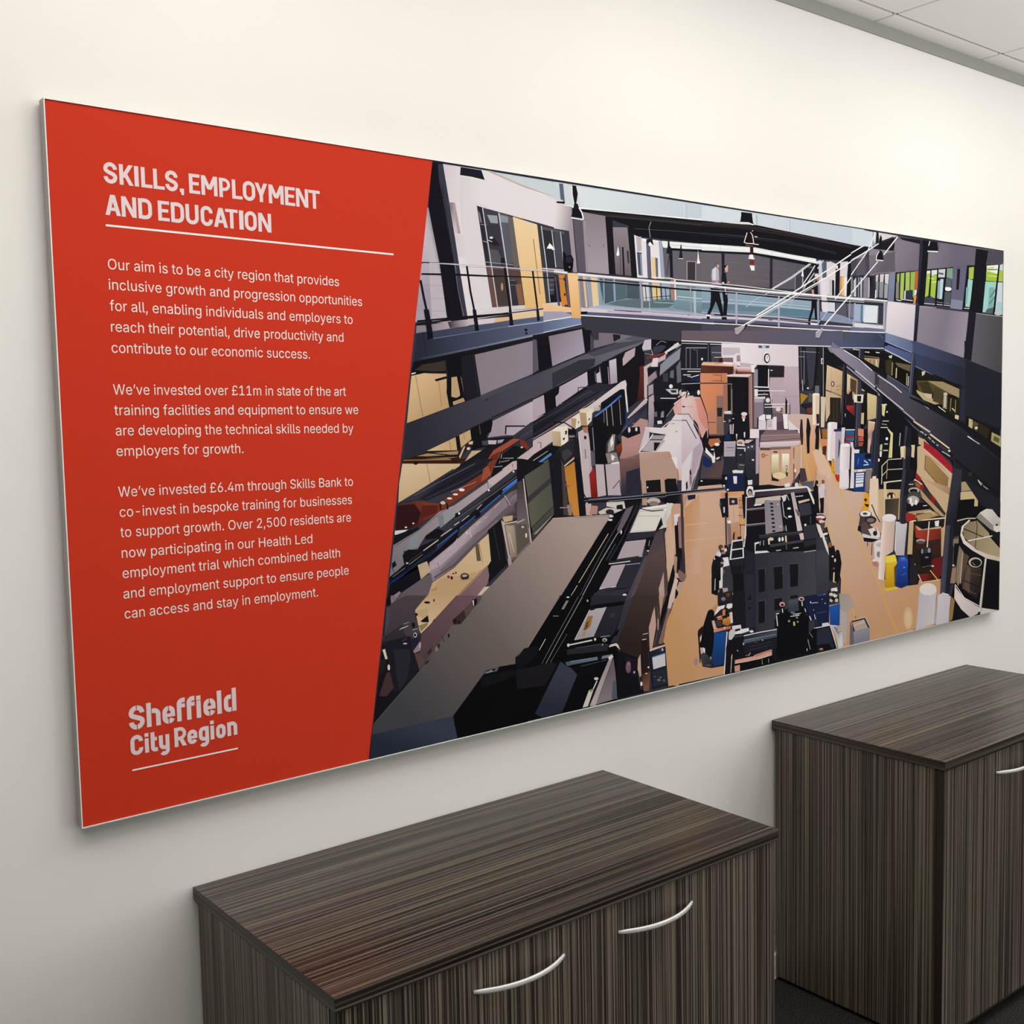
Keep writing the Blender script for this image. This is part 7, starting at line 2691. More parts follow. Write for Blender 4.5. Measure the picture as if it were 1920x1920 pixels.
3 3802 613 47 1 4 -5 -48 0
0 232 232 232 3483 611 117 -4 -1 4 -116 3
0 216 216 216 3901 580 181 1 -1 3 -181 -1
0 232 230 234 3301 693 89 2 6 -99 -115 0 10 57
0 33 31 38 3308 686 78 2 2 -39 -87 1
0 31 30 36 3301 642 82 1 3 -41 -92 -1
0 232 228 232 3403 705 -11 -52 8 -1 10 52
0 26 26 31 3175 629 45 -16 -1 -2 -64 0 1 3
1 26 26 31 20 20 24 3182 612 -2 -170 40 169 -7 -28 -6 -29 6 -43 -21 -70 -50 1 1 131 13 39
0 20 20 24 3192 442 -6 -18 -44 5 0 14
3 3181 535 32 -11 -7 -68 -32 -22
0 216 216 224 3176 638 25 15 19 -23 -13 -12 -25 11
2 90 64 56 3215 666 19 -2 0 -14
2 200 160 144 3228 657 10 -1 0 -8
3 3213 584 32 -3 0 7 -32 3
0 184 156 144 3220 591 32 1 6 -13 -38 2
0 240 236 232 3169 511 -4 -59 5 -1 3 59
2 216 212 218 3166 613 6 -1 0 -6
0 236 232 234 3226 612 45 0 10 -44 -49 -4 7 30
0 23 22 28 3220 625 58 -1 0 -12 -52 0
0 192 122 112 3220 642 39 1 0 -13 -39 2
0 42 38 48 3240 675 25 2 19 -53 -32 7
0 224 216 216 3239 658 20 0 3 -15 -23 -2
0 232 228 228 3213 562 19 2 -7 -76 -19 -32 7 50
0 58 58 66 3229 560 61 3 13 -101 -65 3
2 122 74 72 3238 538 8 -1 0 -9
0 216 212 212 3206 486 26 1 -7 -29 -19 -2
0 42 36 40 3206 456 97 -2 -1 -69 -110 -9 -6 31
0 184 176 180 3225 458 45 -5 0 -22 -39 5
0 90 58 60 3212 434 51 -2 0 -26 -51 6
2 138 138 154 3231 399 17 -2 0 -8
0 29 26 36 3186 407 71 -26 52 3 -7 -21 -110 9
2 224 224 224 3302 419 5 -1 0 -10
0 23 22 29 3982 934 30 8 15 -15 8 -97 8 -47 -38 2 -15 75
2 42 28 28 4012 955 12 -1 0 -12
0 212 204 216 4035 945 38 3 7 -19 0 -56 -38 -2 -15 33
2 138 90 76 4073 959 14 -1 0 -13
0 23 22 29 4042 871 38 2 -7 -92 -30 11
0 192 160 160 4077 929 7 -47 8 0 -8 47
0 232 232 234 4016 803 11 -1 0 -9 -11 1
2 42 32 36 4054 764 43 -3 0 -15
2 232 220 216 4054 766 34 -2 0 -6
2 160 48 48 4043 757 23 -2 0 -6
0 74 58 56 4012 748 76 -5 -7 -56 -31 3
0 232 228 228 4066 670 38 1 0 -32 -23 6
0 42 42 48 4081 659 23 1 0 -12 -23 0
0 26 34 64 3893 334 212 4 1 -153 -242 30
0 106 112 144 3908 313 182 2 -1 2 -181 -2
2 232 232 234 3960 299 6 -1 0 -6
0 224 224 228 3969 286 45 0 -1 4 -46 0
2 160 168 184 3998 261 6 -1 0 -3
2 160 168 184 4067 253 8 -1 0 -3
2 160 168 184 4082 284 6 -1 0 -3
2 200 200 208 4044 223 8 -1 0 -6
0 23 23 29 3662 298 100 -3 102 -36 37 -48 -246 31
3 3690 321 36 -4 0 -41 -32 0
3 3849 321 44 -5 0 -47 -37 5
2 216 168 160 3708 315 24 -3 0 -13
2 90 42 44 3708 314 14 -2 0 -7
2 216 168 168 3873 324 25 -3 0 -11
2 90 58 64 3873 323 15 -2 0 -6
0 85 96 108 3776 334 66 -3 7 -47 -80 1
0 42 42 48 3774 311 14 -47 5 0 -14 47
3 3810 307 7 -47 5 0 -7 47
0 232 232 232 3705 297 0 -23 6 -1 0 23
3 3875 304 4 -28 6 -1 -3 28
0 216 216 220 3777 245 95 -3 -1 5 -95 2
0 224 224 228 3666 270 -7 -28 6 -2 7 29
3 3898 273 7 -24 6 0 -7 24
0 214 182 160 4006 1030 222 -122 134 -21 29 -3 -308 -116
1 214 182 160 207 166 140 4285 848 179 -476 -81 513 96 -8 61 -102 102 -66 -13 -278 -622 -234 0 167 198 -93 27 11 8 114 -152 352 -6 24
1 207 166 140 201 156 116 4464 372 123 -330 42 392 -4 -79 610 -69 -752 -283 -212 0 -263 1 -1 197 193 72 31 -14 1 26
0 201 156 116 5228 287 53 -6 119 -122 -8 -156 -919 0
0 210 176 156 4006 997 91 -4 29 -281 -65 -18 -55 104
0 226 184 74 4167 1023 47 -87 8 1 -48 87
3 4214 936 58 -122 7 1 -57 122
3 4272 814 77 -120 8 2 -78 119
3 4349 694 99 -146 8 1 -99 147
3 4448 548 92 -126 7 2 -91 125
3 4540 422 82 -103 8 1 -83 104
0 226 176 80 4621 319 84 -165 10 1 -84 165
3 4705 154 97 -140 10 1 -97 140
0 223 184 96 4094 736 75 -152 7 0 -75 153
3 4169 584 67 -160 7 1 -67 159
3 4236 424 58 -92 7 0 -58 93
0 224 176 64 4273 368 49 -97 9 0 -48 98
3 4322 271 50 -111 9 1 -50 110
0 232 168 56 4171 1023 37 -35 19 -52 -37 30
0 192 48 40 4180 995 38 -8 0 -39 -24 12
0 168 156 152 4221 318 26 -5 -25 -15
1 168 156 152 184 168 156 4240 310 97 -156 -91 159 71 -12 59 -77 -59 -10 -13 -81 -32 -20 -41 20 -9 165
0 184 168 156 4304 134 -5 -33 -28 13
0 184 176 170 4231 225 67 -32 -8 -167 -29 -1 -30 108
2 214 180 140 4925 85 50 -6 1 -69
2 223 192 154 4925 79 31 -4 1 -49
2 42 28 28 4013 958 13 -1 0 -12
0 23 22 29 4006 947 18 -12 9 -116 10 -34 -37 2
2 138 90 76 4070 958 15 -1 0 -12
0 216 208 220 4042 940 37 9 9 -22 -4 -56 -42 -3 -13 40
0 23 22 29 4038 868 41 3 -4 -88 -32 2 4 44
0 192 154 144 4080 916 6 -40 8 0 -7 40
2 42 34 38 4047 757 50 -4 0 -22
2 232 224 224 4047 763 42 -3 0 -9
2 168 48 56 4034 752 27 -2 0 -8
2 216 208 216 4056 739 24 -2 0 -9
0 90 68 64 4025 730 64 1 -10 -49 -27 2
0 232 224 220 4006 732 37 -14 74 -129 9 -46 -28 36 -73 107
0 240 236 232 4070 671 46 2 -9 -21 -27 -9
0 42 40 48 4080 659 32 3 0 -16 -23 -4
0 58 58 68 4007 648 54 2 37 -71 -91 -3
0 69 69 79 4007 576 91 3 28 -36 0 -17 -119 0
1 69 69 79 58 58 68 4062 527 0 -169 64 169 1 -169 -120 0 0 168
0 58 58 68 4127 359 0 -8 -19 -21 -101 0 0 28
0 24 23 29 4117 589 56 6 19 -58 -9 -79 -28 -59 -19 7 -10 137
2 138 90 80 4135 601 19 -2 0 -15
0 21 21 26 4192 554 37 -9 15 -58 -14 -67 -19 -44 -23 8 -1 97
2 26 21 24 4206 553 19 -2 0 -15
2 232 208 200 4182 510 9 -1 0 -11
2 232 208 200 4159 534 11 -1 0 -5
2 160 48 56 4171 465 11 -1 0 -7
0 232 216 168 4167 443 -4 -56 12 -2 4 57
0 216 160 64 4145 388 47 1 0 -34 -37 -2
0 58 52 56 4127 396 84 -20 10 -116 -94 0
0 232 228 220 4145 354 57 0 0 -17 -56 0
2 216 212 200 4146 320 19 -2 0 -9
2 224 220 208 4183 310 21 -2 0 -11
2 200 192 176 4146 286 15 -2 0 -9
2 240 236 224 4192 338 15 -2 0 -6
2 208 200 184 4197 280 15 -2 0 -11
2 23 23 28 4164 295 19 -2 0 -9
2 23 23 28 4193 321 8 -1 0 -9
0 27 36 66 4007 336 120 -8 1 -182 -120 -1
0 106 112 144 4017 328 82 -4 0 3 -83 4
0 168 176 192 4008 286 18 1 -1 4 -18 -1
2 90 106 154 4081 328 11 -1 0 -5
2 138 144 168 4062 302 7 -1 0 -3
2 138 144 168 4090 276 7 -1 0 -5
0 74 90 138 4017 227 83 1 -1 3 -83 -1
0 36 88 168 4127 254 104 5 -1 -9 -102 -10
1 36 88 168 28 72 144 4165 244 9 -104 56 110 -3 -105 -53 -5 -37 5 -9 96
0 28 72 144 4227 145 0 -12 -54 7
0 216 218 222 4063 166 55 -2 19 -19 -74 -2
0 26 26 34 4008 151 129 -3 76 -145 -89 0 -116 1
0 42 45 60 4017 138 111 -3 47 -121 -158 23
0 20 19 24 4008 49 120 -6 28 -38 -148 -1
0 232 232 236 4008 145 126 -1 6 4 -133 2
3 4134 144 66 -140 7 0 -67 144
2 138 74 64 4054 20 24 -3 0 -8
2 224 216 208 4054 23 9 -1 0 -3
0 201 202 210 4137 148 56 -10 58 -54 10 -77 -42 -4 -6 0 -19 83
0 138 138 148 4165 136 38 -11 7 -7 -19 -17
1 138 138 148 216 216 220 4194 103 47 -52 -31 67 36 -39 4 -21 -35 -32 -7 52 -17 23
0 216 216 220 4250 58 9 -50 -41 -3 -3 22
0 90 90 100 4204 89 38 6 -2 3 -38 -6
0 106 104 112 4328 143 39 -63 0 -76 -43 0
0 148 145 159 4362 86 164 -4 -1 -11 -162 -1
1 148 145 159 127 124 138 4436 71 1 -71 89 71 -4 -65 -155 -2 -4 66
0 200 184 176 4362 116 103 21 41 -52 -139 -5
0 184 164 152 4367 109 119 8 20 -32 -139 -4
0 42 42 48 4337 148 138 0 51 -66 -20 0 -41 55 -118 -2 30 -56 -15 1
0 216 212 212 4333 144 141 2 3 3 -145 -2
3 4474 146 50 -64 4 1 -51 66
0 23 23 28 4381 169 -3 -14 6 -2 3 14
0 236 228 234 4227 1021 86 -4 -9 -107 -86 4
2 232 216 216 4265 914 44 -2 0 -7
0 23 22 28 4308 1017 24 -1 0 -85 -14 1
0 228 224 228 4332 1016 29 -1 0 -108 -38 2
0 28 58 120 4366 998 112 1 -14 -118 -107 6
0 228 230 236 4380 991 79 0 -10 -78 -73 -1
0 28 58 120 4379 978 80 -1 0 4 -81 1
3 4379 964 80 -1 0 4 -81 1
3 4379 950 80 -1 0 3 -81 1
3 4379 932 80 -1 0 4 -80 1
0 138 122 116 4478 1010 60 -2 -19 -116 -40 -21 -10 82
0 232 168 40 4455 867 44 6 11 -38 5 -59 -89 0 34 39
0 26 24 28 4455 838 35 4 -10 -23
3 4460 812 50 -6 -10 -17 -20 7
0 232 208 186 4518 956 81 -4 1 -87 41 -14 -9 -135 -41 -3 -81 52
0 216 184 144 4600 882 46 -14 -4 -153 -46 3
0 204 176 136 4595 888 244 -7 -9 -185 -188 1
0 26 24 28 4530 803 46 -67 9 2 -46 67
3 4576 736 42 -44 8 2 -41 44
0 232 224 192 4671 923 178 3 -1 6 -178 -3
0 232 224 200 4923 928 75 -9 4 5 -78 10
3 4998 919 65 -28 6 5 -67 28
0 216 200 168 4661 926 30 -1 -8 -183 -21 1
0 23 22 28 4681 919 168 -2 -10 -42 -157 9
2 42 32 24 4734 845 42 -2 0 -18
2 232 216 184 4718 837 10 -1 0 -12
2 232 216 184 4760 841 10 -1 0 -12
0 58 52 44 4672 825 27 0 -27 -40
1 58 52 44 88 74 60 4682 801 106 -72 -89 96 119 -2 -4 -55 -49 -71 -92 -2 -1 91
0 88 74 60 4814 769 -5 -72 -44 0
0 23 22 28 4869 994 130 -6 -21 -65 -87 -2
2 29 27 32 4475 750 62 -4 0 -24
2 236 232 228 4475 753 54 -4 0 -19
2 74 74 76 4470 754 24 -2 0 -7
0 74 60 58 4421 742 109 -7 -9 -52 61 -28 51 -28 -10 -34 -161 19 -40 43 -20 13
2 42 37 40 4526 714 59 -4 0 -23
2 122 112 108 4526 712 40 -3 0 -13
0 90 74 72 4412 691 69 18 60 -75 1 -35 -90 19
0 23 22 28 4402 686 29 3 1 -40 -35 14
0 228 220 216 4501 661 60 7 62 -64 -71 -6
3 4581 672 42 -44 0 -24 -31 26
2 42 37 40 4572 632 22 -2 0 -15
0 216 212 212 4442 642 181 -44 -81 -11 -90 25
0 23 22 28 4452 618 161 -25 -71 -11 -80 12
0 74 64 64 4493 592 0 -30 8 0 0 29
3 4538 576 -5 -70 9 -1 4 70
2 232 224 228 4623 557 62 -5 0 -32
2 200 188 188 4623 551 47 -4 0 -24
0 232 224 224 4562 562 61 -17 1 -95 -56 29
2 138 128 136 4609 505 20 -2 0 -18
0 192 128 120 4533 494 71 -42 0 -23 -51 16
2 232 224 220 4563 474 20 -2 0 -8
0 230 210 196 4647 715 7 -1 -29 -361 -20 4
1 230 210 196 205 176 164 4643 591 136 -11 -125 134 129 -9 -24 -195 -83 -23 -9 -142 -43 9
0 240 226 216 4615 360 -12 4 34 266
1 240 226 216 224 196 180 4633 592 52 -4 -38 127 47 -8 -29 -361 -51 14 22 265
0 224 196 180 4694 707 10 -2 -37 -360 -2 1
2 236 232 230 4715 713 73 -5 0 -23
0 208 204 212 4788 687 58 -10 -64 -43
1 208 204 212 192 180 188 4789 639 86 -128 -30 166 61 -11 -24 -150 -54 -37 -37 4 -22 38 13 114
0 192 180 188 4882 517 -6 -42 -49 4
0 232 228 232 4785 684 -9 -176 7 -1 9 177
0 232 200 56 4676 487 104 3 1 -2 -105 -15
1 232 200 56 200 152 28 4707 478 22 -164 51 175 22 -49 -24 -119 -101 -14 -1 167
0 200 152 28 4778 322 -6 -30 -94 4 -1 12
0 239 216 80 4681 487 94 0 21 -41 -110 1
0 168 124 20 4684 448 -4 -146 5 -1 4 146
0 224 200 64 4646 335 32 -39 147 -4 -32 -15 -115 1
0 42 79 174 4812 469 64 6 41 -27 -108 6
1 42 79 174 26 48 112 4866 452 -9 -151 59 148 3 -2 3 -150 -139 8 9 63 17 87
0 26 48 112 4922 298 0 -10 -76 -10 -64 19 2 9
0 58 95 192 4817 468 70 0 27 -33 -91 9
0 138 168 232 4845 455 37 -1 -1 4 -37 1
0 74 120 200 4846 355 54 7 -2 3 -54 -7
2 122 152 216 4877 402 9 -1 0 -5
0 90 74 56 4770 412 32 21 -9 -107 -16 -29
0 23 22 28 4930 482 132 -5 113 -54 -22 -60 -100 -21 -22 -60 -109 3 -7 101
0 36 36 44 4941 457 110 -4 -31 -170 -87 3
0 232 232 234 4963 473 54 1 17 -13 -60 -1
0 232 232 232 4991 415 38 3 1 -12 -39 0
0 42 32 28 4959 687 384 -2 -5 -341 -104 -52 -170 11 -112 177
0 201 174 132 4927 677 49 3 -13 -207 -55 5
0 238 224 192 4933 673 44 0 -2 7 -43 0
3 4977 673 355 -7 -1 8 -356 6
0 74 58 44 5003 720 258 -11 24 -26 -282 -11
0 179 148 104 5003 708 201 11 58 -28 -237 -21
0 216 200 160 5092 718 76 1 4 6 -82 -1
3 5168 719 32 -20 8 4 -36 22
0 160 48 40 4883 728 76 -5 44 -39 -108 -11
0 27 26 30 5015 659 259 0 23 -40 -226 -1
0 200 176 136 4993 648 78 -30 215 2 0 -13 -260 8
0 168 58 44 4982 649 44 -34 40 -1 -35 -48 -26 8
1 168 58 44 106 42 32 5060 606 171 -126 -166 134 221 -7 -10 -65 -2 -3 -158 1 -86 26
0 106 42 32 5277 544 -1 -5 -3 0
0 60 36 30 5005 567 111 -27 183 4 -10 -100 -171 9 -123 60
2 184 176 168 5055 548 49 -4 0 -11
2 90 84 80 5055 539 45 -4 0 -10
0 236 232 224 5211 657 51 2 -5 -37 -40 3
0 216 208 184 5142 662 -20 -159 13 -2 20 159
0 216 200 160 5331 692 -42 -261 12 -1 42 261
0 200 168 128 5286 607 52 15 -14 -194 -35 9
0 106 32 28 5175 423 126 7 -9 -119 -58 -26 -47 74
0 122 36 32 5030 344 93 -6 -32 -48 -15 0
1 122 36 32 74 26 24 5120 335 57 -37 -55 40 54 -3 19 -10 -23 -36 -81 1
0 74 26 24 5194 325 63 -36 -86 0
0 224 184 96 5160 354 93 -73 9 3 -93 73
0 216 200 168 5025 343 46 -60 10 1 -45 61
0 232 216 176 5076 288 217 -5 -1 5 -217 4
0 23 22 28 5039 497 135 1 12 -76 -33 -47 -90 9
0 52 52 58 5095 498 67 1 12 -32 -79 0
2 138 138 144 5073 482 13 -1 0 -16
2 154 154 160 5151 481 16 -1 0 -15
0 106 106 112 5075 381 101 2 -1 4 -102 -2
2 216 216 220 5193 379 16 -2 0 -5
2 106 106 112 5124 440 23 -2 0 -7
0 23 22 28 4904 787 242 -8 1 -43 -253 10
0 232 228 220 5080 759 45 0 -2 5 -44 0
2 184 176 168 4979 862 61 -3 0 -18
2 26 24 26 4973 859 44 -2 0 -12
2 74 70 68 4985 825 77 -4 0 -30
2 184 180 176 4969 802 66 -4 0 -27
2 240 238 234 4942 803 15 -1 0 -17
2 240 238 234 5002 788 15 -1 0 -17
2 90 84 80 4915 799 15 -1 0 -10
2 232 228 224 4958 778 13 -1 0 -11
0 184 154 120 5067 845 264 -165 -46 3 -217 125
0 58 58 70 4853 994 70 -3 -31 -149 -32 -4 -9 -131 33 -39 -64 17 8 161
0 29 29 38 4890 993 98 -4 -32 -59 -32 -17 -31 -89 6 -72 -36 -88 -32 8 29 160
0 42 42 51 4860 838 43 -2 -19 -171 -53 7
0 52 52 63 5419 970 107 -4 -4 -40 -157 -168
1 52 52 63 35 35 44 5388 783 72 -68 62 212 -17 -163 -176 -189 14 97 22 87
0 35 35 44 5505 764 -8 -83 -98 -483 -11 -25 -106 25 10 119 37 259
0 74 74 90 5300 198 -18 0 20 181 28 161
1 74 74 90 58 58 72 5324 472 70 -6 -50 156 47 -3 -50 -421 -41 0 29 338
0 106 106 122 5492 777 -21 -151 6 -1 20 151
0 216 212 212 5305 202 83 -22 -12 -12 -82 16
0 17 16 20 5494 789 208 1 51 -48 260 -16 0 -243 -552 169
0 176 154 120 5528 883 48 4 112 -63 -159 2
0 201 180 140 5517 823 171 -3 39 -44 -5 -58 -44 3 5 48 -176 4
0 74 68 56 5524 823 128 -1 -1 4 -128 1
0 34 34 43 5552 901 457 -155 3 -106 -259 89
0 208 204 196 5720 882 38 -31 9 2 -39 31
0 184 180 172 5798 842 51 -22 5 3 -51 22
0 27 26 32 5426 654 156 2 -23 -50 -36 -48 -20 -166 -58 -122 -5 256
0 200 188 156 5475 637 120 8 -2 7 -121 -7
3 5595 645 110 -8 0 8 -112 7
0 90 74 58 5440 539 72 7 -42 -292 -60 0
0 138 122 108 5428 527 84 -1 -11 -44 -72 0
0 23 22 28 5441 500 60 -5 -33 -138 -36 4
2 216 216 220 5432 361 12 -1 0 -6
0 154 128 104 5420 343 48 1 -10 -101 -60 6
0 17 16 20 5499 559 84 58 147 29 283 -100 0 -543 -382 0 -219 142 46 98
0 138 122 96 5535 589 71 33 -46 -93 0 0
1 138 122 96 176 156 124 5583 579 318 -157 -297 199 3 1 123 4 102 -40 54 -83 41 -28 -44 -90 -46 9 -177 68 -100 67 0 1
0 176 156 124 5926 476 85 -57 2 -61 -132 27
0 74 62 48 5700 628 14 -33 10 -1 -13 34
3 5714 595 -22 -142 10 -1 22 142
0 26 24 28 5539 586 268 -80 4 5 -268 80
0 26 25 29 5705 634 50 23 194 -106 60 -31 2 -81 -126 84
0 234 230 228 5611 499 302 8 -3 7 -302 -8
0 228 220 212 5512 546 16 56 23 10 -34 -74
1 228 220 212 212 194 180 5523 558 445 -209 -420 261 71 30 12 -10 -78 -30 -18 -43 38 -48 137 -71 153 -46 113 -25 -12 -25 -126 26 -178 68 -111 55 -34 49
0 212 194 180 5974 367 39 -9 0 -9 0 -18 -51 11
0 23 22 27 5512 520 37 -29 111 -55 178 -68 175 -37 0 -53 -187 64 -189 57 -87 34
0 216 212 204 5705 647 49 30 76 18 29 -3 -67 -81
1 216 212 204 184 180 176 5830 658 132 -108 -104 142 48 -6 106 -73 0 -2 -50 -61 -26 2 -144 60
0 184 180 176 6012 612 1 -32 0 -34 -52 4
0 143 138 132 5705 647 49 23 168 -91 14 -41 -52 18
0 222 216 208 5922 573 91 0 0 -41 -51 -1 -32 15
2 42 42 44 5968 579 16 -1 0 -7
0 200 196 190 6013 603 -9 -2 -14 -1 -16 1 -17 2 -14 3 -12 4 -7 5 -3 4 3 5 7 3 11 3 15 1 16 -1 16 -2 15 -3 9 -3
0 138 122 104 5501 482 55 -49 -38 -171 -23 -43 -31 36 15 140
0 216 204 184 5545 434 -32 -197 10 -2 32 197
0 90 76 60 5550 433 74 -32 -12 -19 -70 -122 -23 -37
0 168 152 120 5529 429 -32 -197 6 -1 32 197
2 200 184 168 5700 354 83 -8 1 -33
2 28 26 28 5706 351 65 -6 1 -25
0 160 140 128 5659 357 38 -24 6 3 -38 23
0 74 60 54 5589 352 25 -12 -77 -67
1 74 60 54 42 35 32 5589 319 127 -143 -103 164 25 -12 138 -14 -6 -91 -100 -88 -127 66 -13 60 9 14
0 42 35 32 5770 224 -3 -54 -49 -60 -49 25
0 95 78 70 5601 351 44 -27 -15 -165 -75 47
0 106 86 76 5589 298 187 -39 2 4 -187 39
0 26 22 20 5552 249 187 -59 4 5 -187 59
0 106 90 80 5541 206 174 -65 4 3 -174 65
0 17 16 20 5826 342 187 -37 0 -302 -12 0 -231 34 46 194
0 228 212 208 5452 237 19 -28 36 -28 -41 -54 -18 20
1 228 212 208 207 194 200 5496 168 174 -132 -164 146 63 -49 131 -56 -55 -74 -5 0 -118 65 -56 60
0 207 194 200 5699 77 58 -25 -11 -38 -77 -11 -25 0
0 239 232 228 5455 235 111 -100 6 3 -111 99
3 5566 135 183 -74 4 4 -181 73
0 20 19 24 5448 147 86 -81 106 -63 -248 0 20 142
0 207 202 196 5764 51 70 -15 173 -33 -205 0 -31 1
0 212 208 196 5820 370 -17 -78 23 -3 17 78
3 5803 292 -56 -278 23 -4 56 279
0 168 164 152 5823 297 -50 -286 8 -2 50 286
0 23 22 28 5739 21 32 3 -5 -21 -26 0
0 154 122 72 5412 164 42 -30 -27 -119 -34 -12 -7 0
0 192 188 200 5049 249 67 -7 -80 -93
1 192 188 200 212 202 203 5066 185 173 -146 -125 203 127 -14 -1 -188 -23 -27 -204 -8 21 122 3 23
0 212 202 203 5240 41 -1 -28 -24 -1
2 228 220 216 5144 239 97 -11 1 -39
0 212 204 208 5253 189 46 6 -49 -42
1 212 204 208 200 194 204 5260 163 119 -142 -82 173 9 2 100 -31 -23 -141 -25 -21 -124 0 16 151
0 200 194 204 5384 25 -4 -22 -23 0
0 168 160 168 5234 191 -14 -188 0 0 5 0 14 187
0 42 42 44 4980 4 22 9 0 -9
0 77 69 75 1255 619 56 17 95 -11 -17 -19 -15 -12
1 77 69 75 68 61 68 1269 616 -24 -118 -29 107 20 1 9 10 11 3 119 -25 -21 -16 -5 -24 -54 -28 -57 -27 -36 7
0 68 61 68 1239 499 -35 -17 -4 15 2 10
0 74 74 88 1214 599 18 1 -6 -65 -22 -46
0 20 19 24 1219 639 16 -2 1 -31 -20 -4
0 138 116 128 1235 644 23 -2 1 -21 -14 -2
0 205 170 130 1414 624 1 0 142 -16 -10 -8
1 205 170 130 220 195 156 1415 624 -21 -118 -5 100 26 18 0 0 133 -23 -134 -99 -53 10 -7 45 -4 14
0 220 195 156 1414 503 -3 -3 -35 -24 -12 13 -4 23
0 201 169 131 1354 567 59 7 -1 -39 -17 -8 -33 25
0 154 130 100 1365 506 46 8 0 -17 -35 -17
2 58 44 36 1444 601 4 0 0 -6
2 29 26 30 1410 596 15 -2 0 -5
0 23 22 28 1374 523 38 20 4 -29 -30 3
3 1352 561 10 -5 0 -11 -9 5
0 232 208 176 1369 469 44 29 -4 4 -43 -30
3 1413 498 26 15 -4 3 -26 -14
0 184 148 104 1444 584 34 0 0 1 -35 1
0 111 85 93 1557 608 94 -11 -19 -34 -28 -19 -71 45
1 111 85 93 86 68 75 1543 584 -136 -215 198 176 -28 -19 -46 -42 -116 -117 -3 -2 -45 29 9 75 158 121
0 86 68 75 1413 366 -41 -28 -8 37 3 20
0 90 68 72 1556 605 -94 -71 2 -2 94 71
3 1462 534 -91 -67 2 -2 91 67
0 58 47 48 1577 533 60 36 17 -9 -28 -33 -50 -41 -36 1 -3 22
0 90 78 72 1595 542 41 24 14 -16 -47 -39
0 23 22 28 1646 579 18 6 -1 -26 -13 -9
0 224 216 208 1639 576 4 -20 5 0 -4 20
0 90 82 90 1664 588 28 4 -15 -27 -14 -6
2 42 26 30 1545 502 11 -1 0 -11
2 42 26 30 1567 494 6 -1 0 -9
2 23 20 26 1513 445 5 -1 0 -9
0 58 42 48 1478 448 6 -26 4 0 -6 26
0 58 40 44 1403 391 22 18 -1 -21 -17 -9
0 42 32 36 1455 419 13 -2 -5 -21 -8 9
2 138 122 112 1450 398 9 -1 0 -11
0 42 28 32 1389 350 26 10 -9 -13 -13 -5
0 90 74 72 1340 393 34 2 15 -45 -26 -28 -24 43
0 56 51 58 1235 496 60 30 59 27 8 -38
1 56 51 58 36 35 44 1245 498 16 -108 -66 76 29 24 13 6 125 20 6 -28 8 -19 -9 -30 -25 -36 -162 -25
0 36 35 44 1343 404 -3 -4 23 -78 -73 -52 -129 -90 -17 -32 -4 -9 40 239
0 74 66 72 1294 522 51 32 20 -48 3 -32 -43 -16 -32 26
0 31 30 38 1199 462 127 7 6 -68 31 -83 -94 -73 -36 45 -25 101
0 43 42 52 1242 428 74 -10 7 -37 -20 -85 -38 -40 -14 66
0 184 176 192 1274 501 42 10 -2 3 -42 -10
0 216 208 216 1282 505 21 3 -1 2 -21 -2
0 138 136 154 1291 521 29 4 -1 3 -29 -4
2 21 20 28 1340 511 8 -1 0 -12
2 184 184 200 1347 470 9 -1 0 -11
2 21 20 28 1346 470 6 -1 0 -6
0 168 168 184 1335 491 25 2 0 3 -25 -2
0 34 36 58 1330 458 33 -1 -1 -32 -21 -8 -12 20
2 200 200 212 1298 442 10 -1 0 -3
0 74 74 112 1285 452 21 8 -2 3 -21 -8
0 154 132 144 1336 407 26 25 5 10 8 -8 -5 -31 -30 -7
2 192 168 184 1368 424 5 -1 0 -12
0 23 22 28 1195 463 42 -174 -5 -27 37 -13 -127 -104 8 55
0 228 212 184 1190 432 12 2 11 -42 -11 0
0 42 30 28 1184 395 20 -7 -5 -40 -25 -14
2 224 212 208 1217 357 6 -1 0 -12
0 74 52 58 1207 339 16 -2 14 -65 -34 -30 -36 7
0 111 104 106 1144 144 219 174 -1 1 -219 -173
3 1363 318 169 166 -1 1 -169 -166
0 58 65 82 1329 103 195 0 8 -38 14 -62 -1 0
1 58 65 82 39 46 62 1355 91 -45 -98 -180 109 200 1 216 -100 0 0 -36 0 -223 0 -161 74 2 11
0 39 46 62 1288 3 -173 0 11 74
0 85 84 90 1700 269 -80 -76 2 -1 80 76
3 1620 193 -94 -86 1 -1 95 86
0 11 11 14 1935 336 -19 -1 -47 -51 0 -11 -89 0 -89 -18 -162 -149 3 -41 13 -62 382 0
0 90 86 92 1696 270 70 4 5 -9 -10 -9 -70 -1 -4 5
0 15 15 19 1708 268 49 1 -15 -10 -41 1
0 138 134 136 1701 261 32 6 9 -8 -37 -4
0 106 102 108 1767 273 14 1 -1 2 -14 -1
3 1781 274 89 -2 -2 2 -88 2
3 1870 272 0 16 -2 1 0 -15
3 1870 288 47 46 -1 1 -48 -46
3 1917 334 18 1 0 2 -19 -2
3 1686 253 -33 -21 2 -1 32 21
0 21 21 28 1677 243 179 9 9 -28 -105 -21 -84 -5
0 11 11 14 2125 543 411 -47 0 -32 -58 -191 -5 -266 -607 2 -9 2 7 290 53 33 19 1
0 168 148 136 2124 540 -189 -204 2 -2 189 204
0 106 102 108 1936 336 -24 -1 1 -2 23 1
3 1912 335 -39 -34 2 -2 38 34
0 21 21 28 1864 294 53 37 81 -1 -15 -39 -111 -57
0 29 27 32 1863 243 211 5 29 -13 -71 -87 -162 12
0 122 122 126 2237 527 -173 -210 3 -1 172 209
3 2064 317 -52 -67 2 -1 53 67
0 160 160 166 2262 524 -168 -203 3 -2 168 203
3 2094 321 -58 -73 3 -1 58 72
